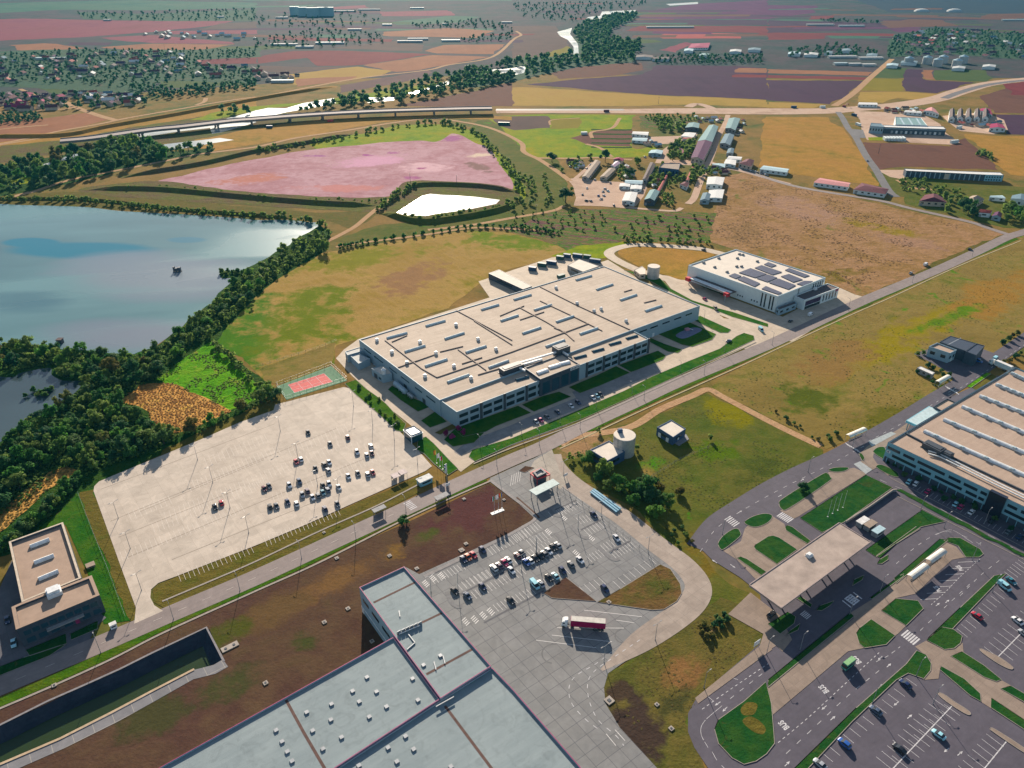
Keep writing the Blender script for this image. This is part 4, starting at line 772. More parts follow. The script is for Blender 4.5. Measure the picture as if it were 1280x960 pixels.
for p, d in (((1030, 885), (-6, 5)), ((1041, 898), (6, -5)), ((1100, 823), (-6, 5)), ((1111, 832), (6, -5)), ((1120, 880), (-6, 5)), ((1137, 896), (6, -5)), ((1183, 938), (-5, 4)), ((1200, 942), (5, -4)), ((897, 880), (-6, 4)), ((906, 887), (-5, 5)), ((984, 955), (6, -6)), ((925, 925), (-5, 4)), ((1172, 756), (5, -4)), ((1184, 752), (6, -5)), ((893, 702), (-6, -4)), ((916, 708), (7, 5)), ((992, 662), (7, 4)), ((925, 640), (7, -4)), ((975, 620), (7, -4)), ((1003, 600), (8, -5))):
    arrow(p, d, K + .004)
m = MB()
for i in range(7):
    a_ = P(*q(1120, 640, [(245 + i * 62, 878 - i * 62)], 8)[0]); b_ = P(*q(1120, 640, [(425 + i * 63, 868 - i * 62)], 8)[0]); ribbon_mb(m, [a_, b_], .18, K)
struct(m.build('bus_bay_marking', WHITE)); dashes(q(1120, 640, [(350, 930), (500, 795), (640, 650), (840, 470)], 8), K, 1, 1, .16)
S2 = (13.5, 10.5)
stalls(V4([(690, 512)])[0], V4([(270, 885)])[0], 13, (13.5, 10.5), K); 
stalls(V4([(905, 620)])[0], V4([(620, 900)])[0], 11, (20, 15), K); stalls(V4([(850, 590)])[0], V4([(540, 905)])[0], 12, (20, 15), K); line(*V4([(920, 650), (600, 990)]), .3, K + .004)
stalls(V4([(1090, 790)])[0], V4([(950, 950)])[0], 6, (22, 17), K); line(*V4([(1190, 830), (1060, 990)]), .3, K + .004)
stalls(V4([(1150, 60)])[0], V4([(945, 265)])[0], 10, (13, 10), K); stalls(V4([(1260, 175)])[0], V4([(1080, 355)])[0], 8, (30, 22), K); line(*V4([(1290, 262), (1150, 405)]), .3, K + .004)
stalls(V4([(1180, -20)])[0], V4([(1250, -80)])[0], 5, (14, 10), K); stalls((1146, 606), (1282, 674), 24, (-5, 5.2), K, paint('dim_stall_paint', (.4, .4, .42), .8))
for px in (V4([(850, 585), (880, 595), (930, 630), (1000, 675), (1010, 695), (985, 690), (920, 650), (860, 605)]), V4([(1060, 365), (1085, 375), (1150, 405), (1220, 455), (1210, 468), (1150, 440), (1070, 385)]), V4([(1110, 765), (1140, 772), (1290, 870), (1280, 885), (1130, 785)])):
    island(px, PAVE, .28, True)
def marking_text(txt, p, d, up, size):
    cu = bpy.data.curves.new('bus_marking', 'FONT'); cu.body = txt; cu.size = size; cu.align_x = 'CENTER'; cu.align_y = 'CENTER'; cu.space_character = 1.05; cu.offset = .06
    o = bpy.data.objects.new('bus_marking', cu); COL.objects.link(o); cu.materials.append(WHITE)
    a_ = P(*p, .165); x = (P(p[0] + d[0], p[1] + d[1]) - P(*p)).normalized(); y = Vector((-x.y, x.x, 0)); o.matrix_world = Matrix.Translation(a_) @ Matrix((x, y * 1.7, Vector((0, 0, 1)))).transposed().to_4x4(); return struct(o)
for p in (V4([(80, 745)])[0], V4([(280, 565)])[0], V4([(443, 420)])[0]): marking_text('BUS', p, (-5, -5), None, 1.8)
for p in ((1200, 710), (1172, 736)): marking_text('BUS', p, (-5, -5), None, 1.6)

YARD = slab_mat('dark_yard_asphalt', (.085, .085, .1), (.13, .125, .135), A_ROAD, (4, 4), (.07, .07, .08), .01)  # blue-grey asphalt slabs in an even dark tone
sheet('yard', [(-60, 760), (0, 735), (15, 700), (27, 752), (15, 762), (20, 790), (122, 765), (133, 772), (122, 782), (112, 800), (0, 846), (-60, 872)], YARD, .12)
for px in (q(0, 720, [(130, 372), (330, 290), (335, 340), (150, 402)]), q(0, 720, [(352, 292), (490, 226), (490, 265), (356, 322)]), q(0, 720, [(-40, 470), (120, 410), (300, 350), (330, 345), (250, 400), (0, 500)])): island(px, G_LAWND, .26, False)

def dyke(px, w, h, mat):
    p = cr([P(*a) for a in px], False, 5); m = MB(); b = None
    for i, a in enumerate(p):
        d = p[min(i + 1, len(p) - 1)] - p[max(0, i - 1)]; d.normalize(); n_ = Vector((-d.y, d.x, 0)); k = h * min(1, i / 2, (len(p) - 1 - i) / 2) + .1
        m.v += [tuple(a + n_ * w / 2), tuple(a + n_ * w * .12 + Vector((0, 0, k))), tuple(a - n_ * w * .12 + Vector((0, 0, k))), tuple(a - n_ * w / 2)]
    for i in range(len(p) - 1):
        for j in range(3): m.f.append((4 * i + j, 4 * i + 4 + j, 4 * i + 5 + j, 4 * i + 1 + j)); m.m.append(0)
    for f in range(len(m.f)): m.f[f] = m.f[f][::-1]
    return struct(m.build('embankment', mat))
dyke([(112, 236), (200, 237), (300, 246), (400, 254), (470, 257)], 13, 3.2, G_BANK); dyke([(505, 234), (540, 231), (600, 233), (645, 240)], 11, 3, G_BANK); dyke([(480, 266), (520, 277), (560, 275), (620, 264), (648, 253)], 11, 3.5, G_PLOT)
dyke([(150, 222), (250, 206), (320, 190), (390, 178), (440, 168)], 10, 3.5, G_BANK); dyke([(-40, 171), (75, 170), (135, 159), (225, 143), (330, 123), (420, 108)], 14, 3.5, G_TAN); dyke([(-60, 245), (0, 249), (110, 250), (225, 262), (300, 268), (365, 273)], 8, 2.2, G_DRYVERGE)

for px in ([B8(p) for p in ((230, 640), (262, 730), (320, 785), (380, 792))], [D8(p) for p in ((365, 450), (430, 512), (500, 525))], [D8(p) for p in ((585, 620), (640, 680), (710, 735), (770, 740))], [D8(p) for p in ((860, 830), (930, 900), (1020, 960), (1075, 950))], [D8(p) for p in ((430, 690), (500, 770), (575, 832))]):
    ribbon('lot_divider', px, 1.7, paint('divider_kerb', (.15, .15, .155), .8), .2)
# ================================================================ BUILDINGS
def cen(ps): return sum((Vector((p[0], p[1], 0)) for p in ps), Vector()) / len(ps)
def inset_poly(ps, d):
    lp, o = inset([Vector((p[0], p[1], 0)) for p in ps], d); return lp, o
def walls_roof(root, ps, h, wm, rm, par=.6, t=.45, coping=None, z0=0.0):
    """wall ring with parapet, flat roof inside it"""
    out, inn = inset_poly(ps, t); m = MB()
    m.sides(out, z0, h + par)
    b = len(m.v); n = len(out)
    for p, i in zip(out, inn): m.v += [(p.x, p.y, h + par), (i.x, i.y, h + par), (i.x, i.y, h)]
    for i in range(n):
        j = (i + 1) % n
        m.f.append((b + 3 * i, b + 3 * j, b + 3 * j + 1, b + 3 * i + 1)); m.m.append(1 if coping else 0)
        m.f.append((b + 3 * i + 1, b + 3 * j + 1, b + 3 * j + 2, b + 3 * i + 2)); m.m.append(0)
    m.build('wall', [wm, coping] if coping else wm, root)
    r = MB(); r.poly(inn, h); return r.build('roof', rm, root)
def bld(name, label, cat, px, h, wm, rm, par=.6, t=.45, group=None, coping=None):
    ps = [P(x, y, h + par) for x, y in px]; ps = ccw([Vector((p.x, p.y, 0)) for p in ps]); c = cen(ps)
    root = thing(name, label, cat, c, 0, group); walls_roof(root, ps, h, wm, rm, par, t, coping); return root, ps
def on_edge(p0, p1, u0, u1, z0, z1, out, c, depth=.12):
    """box on a facade between fractions u0..u1 of p0-p1, standing proud by out"""
    d = (p1 - p0); L = d.length; d = d / L; nrm = Vector((d.y, -d.x, 0))
    if nrm.dot((p0 + p1) / 2 - c) < 0: nrm = -nrm
    a = p0 + d * (L * u0); b = p0 + d * (L * u1); m = MB()
    q4 = [a - nrm * depth, b - nrm * depth, b + nrm * out, a + nrm * out]; m.prism(ccw([(v.x, v.y) for v in q4]), z0, z1)
    m.poly([(v.x, v.y) for v in q4][::-1], z0); return m
def feature(root, name, p0, p1, u0, u1, z0, z1, mat, out=.07, depth=.15):
    return on_edge(p0, p1, u0, u1, z0, z1, out, root.location, depth).build(name, mat, root)
def rooflight(root, a, b, z, w, hh, mat, name='skylight', frame=None):
    """low barrel rooflight between two pixels on a roof at height z"""
    a, b = P(*a, z), P(*b, z); d = (b - a).normalized(); s = Vector((-d.y, d.x, 0)); m = MB(); prof = [(-.5, 0), (-.5, .35), (-.3, .8), (0, 1), (.3, .8), (.5, .35), (.5, 0)]
    vs = []
    for e in (a, b):
        for x, y in prof: vs.append((e.x + s.x * x * w, e.y + s.y * x * w, z + y * hh))
    k = len(prof); fs = [(i, i + k, i + k + 1, i + 1) for i in range(k - 1)] + [tuple(range(k)), tuple(range(k, 2 * k))[::-1]]
    m.add(vs, fs); return m.build(name, mat, root)
def duct(root, pts, z, w, mat, name='roof_duct', h=None):
    m = MB(); ps = [P(x, y, z) for x, y in pts]
    for a, b in zip(ps, ps[1:]): m.bar(a + Vector((0, 0, (h or w) / 2)), b + Vector((0, 0, (h or w) / 2)), w, h or w)
    return m.build(name, mat, root)
def hvac(root, p, z, s, rot, mat, name='roof_unit'):
    a = P(*p, z); m = MB(); m.box(a, s[0], s[1], s[2], rot); m.box(a + Vector((0, 0, s[2])), s[0] * .8, s[1] * .6, .25, rot); m.box((a.x, a.y, a.z), s[0] * 1.1, s[1] * 1.1, .2, rot); return m.build(name, mat, root)
ROOF_TAN = sheetmetal('tan_membrane_roof', (.34, .27, .205), (.53, .435, .345), A_FAC, 2.0, .8, 0, (.3, .23, .175))
ROOF_WHITE = paint('white_membrane_roof', (.60, .54, .46), .8, var=.08, scale=.2)
ROOF_BROWN = paint('brown_membrane_roof', (.33, .235, .175), .85, var=.12, scale=.3)
ROOF_PINK = paint('pinkish_canopy_roof', (.34, .275, .235), .85, var=.25, scale=.15)
ROOF_PEACH = sheetmetal('peach_membrane_roof', (.34, .25, .19), (.45, .34, .265), A_BUS, 1.6, .85, 0, (.29, .205, .16))
A_WH = ang((449, 735), (505, 708))
ROOF_BLUE = sheetmetal('blue_grey_sheet_roof', (.19, .24, .255), (.265, .32, .33), A_WH, .9, .75, .0, (.12, .15, .16))
W_BLUE = paint('blue_grey_cladding', (.26, .36, .42), .6, var=.08); W_WHITE = paint('white_cladding', (.62, .68, .68), .55, var=.06)
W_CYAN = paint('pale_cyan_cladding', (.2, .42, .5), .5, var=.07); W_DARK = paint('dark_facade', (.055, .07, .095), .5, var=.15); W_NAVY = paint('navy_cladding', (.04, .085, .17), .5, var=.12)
W_CREAM = paint('cream_render', (.5, .42, .33), .8); W_GREY = paint('grey_render', (.28, .28, .28), .8)
MAGENTA = paint('magenta_trim', (.28, .03, .12), .5); RED = paint('red_paint', (.5, .03, .045), .5); BROWNJ = paint('brown_roof_joint', (.1, .055, .045), .85, var=.3); DUCTM = paint('brown_duct', (.17, .12, .1), .7); METALW = paint('white_metal', (.68, .7, .7), .4); STEEL = paint('grey_steel', (.3, .32, .34), .45, metal=.4); DKMETAL = paint('dark_metal', (.06, .07, .085), .5); LIGHTGL = paint('frosted_rooflight', (.42, .52, .55), .25, .6); ROOFD = paint('dark_flat_roof', (.11, .085, .085), .8)
GLASS = glass_mat('window_glass'); GLASSB = glass_mat('blue_window_glass', (.02, .06, .09)); PANEL = glass_mat('solar_cells', (.06, .055, .085), .35)

# ---- main factory
FH = 10.0
fac, hall = bld('factory', 'long flat tan roofed factory with many narrow skylights beside the main road', 'factory', [(448.75, 424.5), (755, 332.5), (875, 382), (793, 411.5), (549.5, 500)], FH, W_BLUE, ROOF_TAN, .45, .4)
t2 = lambda *a: q(320, 240, a); t3 = lambda *a: q(640, 240, a)
for a, b in (t2((655, 732), (755, 706)), t2((745, 800), (845, 770)), t2((850, 672), (945, 645)), t2((945, 736), (1040, 706)), t2((1050, 804), (1150, 772)), t2((847, 873), (955, 838)), t2((958, 953), (1065, 915)), t2((1165, 880), (1262, 845)), t2((1127, 590), (1213, 565)), t2((1225, 646), (1310, 618)),
             t3((10, 540), (95, 515)), t3((112, 592), (197, 565)), t3((53, 709), (143, 679)), t3((222, 651), (308, 622)), t3((340, 712), (428, 682)), t3((170, 775), (262, 742)), t3((320, 442), (397, 420)), t3((423, 490), (503, 463)), t3((542, 542), (622, 515)), t3((667, 597), (747, 570))):
    rooflight(fac, a, b, FH, 2.0, 1.0, LIGHTGL)
for pts in (t2((645, 742), (740, 815), (830, 885), (905, 928)), t2((905, 928), (1100, 862), (1280, 800), (1660, 660)), t2((1000, 592), (1280, 742)), t2((1010, 788), (1100, 855), (1150, 892)), t2((1090, 645), (1280, 765)), t2((710, 878), (890, 815)), t2((680, 750), (755, 718)), t2((1110, 915), (1230, 880)), t2((920, 800), (1035, 772)), t2((1030, 860), (1130, 828)),
            t3((140, 475), (330, 570), (590, 690)), t3((40, 580), (170, 650), (270, 710)), t3((-60, 620), (60, 570)), t3((140, 545), (310, 625), (450, 695)), t3((40, 640), (160, 600)), t3((560, 500), (600, 488)), t3((660, 555), (720, 540)), t3((210, 680), (260, 700), (310, 745))):
    duct(fac, pts, FH, .5, DUCTM)
for p in t2((605, 745), (680, 805), (755, 858), (845, 925), (900, 810), (990, 875), (1110, 740), (1000, 668), (1200, 790), (1075, 935), (820, 755)) + t3((325, 560), (410, 598), (445, 588), (570, 648), (220, 482)):
    hvac(fac, p, FH, (1.6, 1.6, 1.5), A_FAC, METALW, 'roof_fan')
hvac(fac, F8([(635, 345)])[0], FH, (14, 5, 3), A_FAC, DKMETAL); hvac(fac, F8([(1130, 160)])[0], FH, (9, 6, 4), A_FAC, DKMETAL)
for pts in (F8([(700, 280), (880, 230), (1080, 170)]), F8([(700, 310), (900, 250), (940, 240)]), F8([(690, 310), (770, 355)]), F8([(1090, 130), (1200, 200)])):
    duct(fac, pts, FH + 1, 1.0, METALW, 'air_duct')
hc = fac.location
WSW, NNE, ENE, SFR, SW2 = (P(*p, FH + .45) for p in ((448.75, 424.5), (755, 332.5), (875, 382), (793, 411.5), (549.5, 500)))
g = lambda v: Vector((v.x, v.y, 0))
WSW, NNE, ENE, SFR, SW2 = map(g, (WSW, NNE, ENE, SFR, SW2))
for u0, u1 in ((.06, .16), (.2, .32), (.4, .5), (.55, .65), (.72, .8), (.85, .95)): feature(fac, 'window', WSW, SW2, u0, u1, 6.2, 7.1, GLASSB)
for u0, u1 in ((.08, .19), (.24, .35), (.42, .53), (.6, .71), (.78, .88)): feature(fac, 'window', SFR, ENE, u0, u1, 6.4, 7.4, GLASS)
for u in (.1, .35, .58, .8): feature(fac, 'door', WSW, SW2, u, u + .035, 0, 3.4, DKMETAL, .05)
for u in (.15, .28): feature(fac, 'door', SFR, ENE, u, u + .03, 0, 2.6, METALW, .05)
# office strip on the factory's road side
ops = [g(P(*p, 9.9)) for p in ((550, 500), (789, 412), (811, 423.5), (570.8, 515))]
walls_roof(fac, ccw(ops), 9.4, W_BLUE, ROOF_TAN, .5, .4)
F0, F1 = ops[3], ops[2]
pil = [0, .108, .218, .325, .43, .64, .735, .825, .915, 1]
for u in pil[1:]: feature(fac, 'pilaster', F0, F1, u - .004, u + .006, 0, 10.2, DKMETAL, .5)
for i in range(len(pil) - 1):
    if pil[i] == .43: continue
    w_ = (pil[i + 1] - pil[i])
    for j in range(2):
        u0 = pil[i] + w_ * (.1 + .45 * j); u1 = u0 + w_ * .36
        feature(fac, 'window', F0, F1, u0, u1, 5.6, 7.6, GLASS, .06); feature(fac, 'window', F0, F1, u0, u1, 1.3, 3.6, GLASS, .06)
eps = [g(P(*p, 11.2)) for p in ((655, 459.5), (703, 442), (724.5, 455), (675.5, 474))]
walls_roof(fac, ccw(eps), 10.6, W_DARK, ROOF_TAN, .6, .5)
E0, E1 = eps[3], eps[2]
for u0 in (.06, .3, .54, .78): feature(fac, 'window', E0, E1, u0, u0 + .18, 1, 8.2, GLASSB, .08)
sg = feature(fac, 'sign', E0, E1, .76, .99, 9.2, 10.9, METALW, .25)
for i, (u0, u1) in enumerate(((.78, .795), (.805, .83), (.845, .86), (.87, .90), (.915, .93), (.945, .97))): feature(fac, 'sign_letter', E0, E1, u0, u1, 9.6, 10.4, W_DARK, .29, .02)
for a, b in (F8([(680, 445), (805, 410)]), Q8([(225, 545), (340, 515)]), Q8([(405, 480), (515, 450)]), Q8([(575, 410), (685, 380)]), Q8([(745, 350), (850, 320)])): rooflight(fac, a, b, 9.4, 2.4, .9, GLASSB)
for a, b in (F8([(895, 378), (995, 342)]), F8([(1010, 322), (1110, 292)]), F8([(1115, 287), (1215, 262)])): rooflight(fac, a, b, 10.6, 3.0, 1.1, METALW)
# annexes on the factory's west side
for px, h, lb in ((A8([(90, 155), (235, 110), (290, 140), (115, 190)]), 5, 'pale annex with open bay at the far west end of the tan factory'), (A8([(145, 198), (225, 172), (340, 225), (225, 275)]), 4.4, 'low white roofed annex with steel frames on the factory west wall'), (A8([(355, 322), (500, 285), (560, 375), (465, 395)]), 4.8, 'grey roofed annex beside the white silo at the factory')):
    r_, ps_ = bld('loading_annex', lb, 'annex', px, h, W_BLUE, ROOF_WHITE if h > 4.5 and h < 5 else paint('pale_roof', (.45, .45, .42), .8), .3, .3)
    e = max(range(4), key=lambda i: -((ps_[i] + ps_[(i + 1) % 4]) / 2).x); feature(r_, 'door', ps_[e], ps_[(e + 1) % 4], .2, .5, 0, 3.2, DKMETAL, .05); feature(r_, 'window', ps_[e], ps_[(e + 1) % 4], .62, .85, 1.2, 2.6, GLASSB, .05)
def silo(name, label, cat, p, r, h, mat, roofm, n=28, cone=0.0):
    b_ = P(*p); root = thing(name, label, cat, b_); m = MB(); m.cyl(b_, b_ + Vector((0, 0, h)), r, None, n); m.build('shell', mat, root)
    k = MB(); k.cyl(b_ + Vector((0, 0, h + .004)), b_ + Vector((0, 0, h + .35 + cone)), r * 1.02, r * (.12 if cone else .98), n); k.build('roof', roofm, root)
    rg = MB()
    for z in (h * .33, h * .66, h * .97): rg.cyl(b_ + Vector((0, 0, z)), b_ + Vector((0, 0, z + .12)), r * 1.015, None, n, cap=False)
    rg.build('ring', STEEL, root); l = MB(); o = Vector((-r * .7, -r * .76, 0))
    for s_ in (-.25, .25): l.bar(b_ + o + Vector((s_, -.1, 0)), b_ + o + Vector((s_, -.1, h + .9)), .07)
    for i in range(int(h / .5)): l.bar(b_ + o + Vector((-.25, -.1, i * .5 + .3)), b_ + o + Vector((.25, -.1, i * .5 + .3)), .04)
    l.build('ladder', STEEL, root); return root
silo('silo', 'slim white dust silo on the factory west side', 'silo', A8([(485, 452)])[0], 1.5, 7.5, METALW, METALW, 16, 1.0)
tank_m = paint('steel_tank', (.4, .41, .41), .45, metal=.3)
silo('water_tank', 'tall round grey water tank beside the blue pump house', 'water tank', (779, 566), 5.4, 10.5, tank_m, ROOF_WHITE)
silo('water_tank', 'pale round tank at the east end of the tan factory', 'water tank', T3([(704, 428)])[0], 4.6, 9.0, tank_m, ROOF_WHITE)
def simple(name, label, cat, px, h, wm, rm, par=.3, doors=1, wins=3, group=None, faces=(0,)):
    r_, ps_ = bld(name, label, cat, px, h, wm, rm, par, .3, group)
    es = sorted(range(len(ps_)), key=lambda i: ((ps_[i] + ps_[(i + 1) % len(ps_)]) / 2).y)[:2]   # the two sides nearest the camera
    for e in es:
        a, b = ps_[e], ps_[(e + 1) % len(ps_)]; L = (b - a).length
        k = max(1, min(wins, int(L / 3)))
        for i in range(k): u = (i + .5) / k; feature(r_, 'window', a, b, u - .25 / k, u + .2 / k, h * .4, h * .72, GLASS, .05)
    if doors: a, b = ps_[es[0]], ps_[(es[0] + 1) % len(ps_)]; feature(r_, 'door', a, b, .44, .44 + min(.3, 1.4 / (b - a).length), 0, min(2.4, h * .7), METALW, .09)
    return r_, ps_
simple('pump_house', 'blue walled pump house with flat cream roof beside the round grey tank', 'pump house', q(700, 500, [(300, 495), (490, 405), (650, 515), (475, 607)], 8), 5, W_NAVY, ROOF_WHITE, .35, 0, 0)
r_, ps_ = simple('substation', 'small dark blue substation with flat cream roof on the green plot', 'substation', q(700, 500, [(970, 270), (1112, 196), (1258, 287), (1132, 372)], 8), 4.6, W_NAVY, ROOF_WHITE, .35, 0, 0)
e = sorted(range(4), key=lambda i: ((ps_[i] + ps_[(i + 1) % 4]) / 2).x)[0]
for u in (.12, .6): feature(r_, 'door', ps_[e], ps_[(e + 1) % 4], u, u + .16, 0, 2.6, METALW, .06)
e = sorted(range(4), key=lambda i: ((ps_[i] + ps_[(i + 1) % 4]) / 2).y)[0]; feature(r_, 'window', ps_[e], ps_[(e + 1) % 4], .4, .5, 1, 2.4, METALW, .06)
sheet('pavement', q(700, 500, [(1110, 415), (1260, 345), (1290, 395), (1190, 462)], 8), paint('grey_apron', (.2, .2, .21), .8), .3, thick=.3)
t_ = hvac(None, (775, 540), 10.86, (2.2, 1.8, 1.6), .2, W_NAVY, 'hatch_box'); tag(t_, 'small blue box on top of the tall water tank', 'hatch')
simple('pump_room', 'small pump room beside the pale tank behind the tan factory', 'pump room', T3([(610, 388), (650, 370), (668, 384), (668, 410), (640, 412)]), 3.5, W_CREAM, ROOF_WHITE, .2, 0, 2)
# lying tank and small things along the west wall
def lying_tank(label, a, b, r, mat):
    a, b = P(*a), P(*b); up = Vector((0, 0, r + .5)); root = thing('storage_tank', label, 'tank', (a + b) / 2); m = MB(); m.cyl(a + up, b + up, r, None, 16); d = (b - a).normalized()
    m.cyl(a + up - d * .5, a + up, r * .5, r, 16); m.cyl(b + up, b + up + d * .5, r, r * .5, 16); m.build('vessel', mat, root); k = MB()
    for t in (.15, .5, .85): k.box(a.lerp(b, t), .5, r * 1.8, .9, math.atan2(d.y, d.x))
    k.build('saddle', STEEL, root); return root
lying_tank('long blue grey storage tank lying beside the factory west wall', A8([(595, 500)])[0], A8([(700, 590)])[0], 1.5, paint('tank_blue', (.3, .4, .46), .4))
lying_tank('short steel tank at the south end of the factory west wall', A8([(725, 600)])[0], A8([(770, 635)])[0], 1.0, STEEL)
# sheds and containers behind the factory
H8 = lambda pts: q(600, 310, pts, 8)
simple('storage_shed', 'long white roofed open shed behind the tan factory', 'shed', H8([(85, 252), (190, 215), (520, 380), (430, 412)]), 4.6, W_DARK, ROOF_WHITE, .1, 0, 0)
simple('storage_shed', 'square white roofed shed behind the tan factory', 'shed', H8([(875, 172), (990, 110), (1190, 180), (1030, 237)]), 4.6, W_GREY, ROOF_WHITE, .1, 0, 0)
def container(label, p, L, w, h, rot, mat, cat='container', group=None, roofm=None):
    b_ = P(*p); root = thing('container', label, cat, b_, 0, group); m = MB(); m.box(b_ + Vector((0, 0, .15)), L, w, h, rot); m.build('body', mat, root)
    d = Vector((math.cos(rot), math.sin(rot), 0)); s = Vector((-d.y, d.x, 0)); k = MB()
    n_ = max(4, int(L / .6))
    for i in range(n_):
        for sg_ in (-1, 1): k.box(b_ + d * (L * ((i + .5) / n_ - .5)) + s * sg_ * (w / 2 + .03) + Vector((0, 0, .3)), .22, .07, h - .35, rot)
    k.build('ribs', mat, root)
    t = MB(); t.box(b_ + Vector((0, 0, h + .15)), L * .98, w * .96, .08, rot); t.build('roof', roofm or mat, root)
    dd = MB()
    for s_ in (-1, 1): dd.box(b_ + d * (L / 2 + .03) + s * s_ * w * .24 + Vector((0, 0, .3)), .06, w * .42, h - .35, rot)
    dd.build('door', DKMETAL, root); return root
CB = paint('container_blue', (.03, .07, .14), .5); CG = paint('container_green', (.03, .09, .08), .5)
for i, (x, y, L_, mt, lb) in enumerate(((525, 225, 6, CB, 'leftmost dark blue container in the row behind the factory'), (620, 185, 7, CG, 'dark green loaded container second in the row behind the factory'), (715, 165, 8, CB, 'large blue container in the middle of the row behind the factory'), (800, 115, 6, CG, 'green container just right of the large blue one'), (870, 95, 6, CB, 'dark container furthest back in the factory scrap yard'), (975, 95, 8, CB, 'blue container behind the square white shed'), (1070, 105, 6, CG, 'small green container by the square white shed corner'), (1150, 145, 9, CB, 'long pale topped blue container right of the square shed'))):
    container(lb, H8([(x, y)])[0], L_, 2.8, 2.8, A_FAC - 1.0, mt, group='containers behind the factory')
container('dark machine container standing alone in the factory back yard', H8([(810, 290)])[0], 6, 3, 1.8, A_FAC, CG)
# ---- white warehouse with solar panels
K8 = lambda pts: q(840, 300, pts, 5.818)
wh, wps = bld('warehouse', 'white warehouse with dark solar panels on its flat roof beside the factory', 'warehouse', K8([(120, 182), (465, 66), (1118, 272), (770, 410)]), 11.4, W_WHITE, ROOF_WHITE, .6, .6, coping=W_BLUE)
for px in ([(412, 262), (455, 245), (505, 264), (462, 284)], [(475, 288), (520, 266), (640, 318), (600, 342)], [(650, 358), (682, 338), (800, 386), (772, 398)], [(485, 240), (570, 208), (690, 250), (602, 277)], [(615, 282), (695, 253), (765, 277), (692, 308)], [(705, 314), (775, 284), (900, 332), (845, 362)], [(600, 205), (650, 186), (800, 236), (730, 256)], [(790, 267), (850, 250), (950, 290), (880, 310)], [(668, 180), (700, 164), (760, 186), (722, 200)], [(820, 222), (852, 207), (1000, 262), (960, 274)], [(905, 322), (960, 300), (1025, 302), (960, 336)]):
    ps_ = [P(x, y, 11.4) for x, y in K8(px)]; m = MB(); m.prism(ccw([(p.x, p.y) for p in ps_]), 11.6, 11.85); k = m.build('solar_panel', PANEL, wh)
for p in K8([(490, 105), (515, 110), (475, 135), (470, 195), (505, 195), (310, 200), (400, 235), (230, 168), (340, 135), (620, 158)]): hvac(wh, p, 11.4, (2.2, 1.2, .9), A_FAC, W_GREY, 'roof_vent')
Wl, Wb, Wr, Wf = (g(P(*p, 12)) for p in K8([(120, 182), (465, 66), (1118, 272), (770, 410)]))
for u in (.84, .875, .925, .955): feature(wh, 'window', Wl, Wf, u, u + .014, 1, 10.8, GLASS)
for u in (.59, .615, .64, .74, .77, .8): feature(wh, 'window', Wl, Wf, u, u + .012, 2.4, 3.5, GLASS)
for u in (.74, .79, .84, .89, .94): feature(wh, 'window', Wf, Wr, u, u + .02, 5, 10.6, GLASS)
feature(wh, 'pilaster', Wf, Wr, .42, .44, 0, 11.8, STEEL, .3)
cps = [P(*p, 5.6) for p in K8([(118, 278), (185, 262), (470, 375), (405, 396)])]; m = MB(); m.prism(ccw([(p.x, p.y) for p in cps]), 5.2, 5.6); m.build('canopy', ROOFD, wh)
cps = [P(*p, 5.6) for p in K8([(128, 281), (160, 275), (440, 380), (405, 390)])]; m = MB(); m.prism(ccw([(p.x, p.y) for p in cps]), 5.605, 5.9); m.build('canopy_light', METALW, wh)
for px, nm, mt in (((118, 290), 'canopy_end', RED), ((397, 402), 'canopy_end', RED)):
    a = P(*K8([px])[0], 4.0); m = MB(); m.box((a.x, a.y, 3.4), 3, 3.5, 2.6, A_FAC); m.build(nm, mt, wh)
for px in ((125, 300), (385, 425), (250, 330)):
    a = P(*K8([px])[0], 3); m = MB(); m.box((a.x, a.y, 0), .5, .5, 5.2); m.build('canopy_post', STEEL, wh)
an, aps = bld('office_annex', 'lower white office annex with purple glass on the end of the solar warehouse', 'office', K8([(890, 405), (1130, 314), (1216, 346), (965, 437)]), 7.2, W_WHITE, ROOFD, .5, .5)
a0, a1 = g(P(*K8([(965, 437)])[0], 7.7)), g(P(*K8([(1216, 346)])[0], 7.7))
feature(an, 'window', a0, a1, .04, .48, 2.8, 6.2, glass_mat('purple_glass', (.05, .02, .07))); feature(an, 'window', a0, a1, .04, .48, .3, 2.4, GLASS)
for u in (.55, .64, .73, .82, .91): feature(an, 'window', a0, a1, u, u + .03, 1.5, 6.4, GLASS)
feature(an, 'sign', a0, a1, .9, .985, 5.6, 7.2, MAGENTA, .12); hvac(an, K8([(1040, 360)])[0], 7.2, (2.5, 2, 1.4), A_FAC, METALW)
simple('plant_room', 'low grey plant room against the front of the solar warehouse', 'plant room', K8([(760, 490), (890, 445), (908, 460), (780, 508)]), 4.2, W_BLUE, ROOFD, .2, 0, 3)
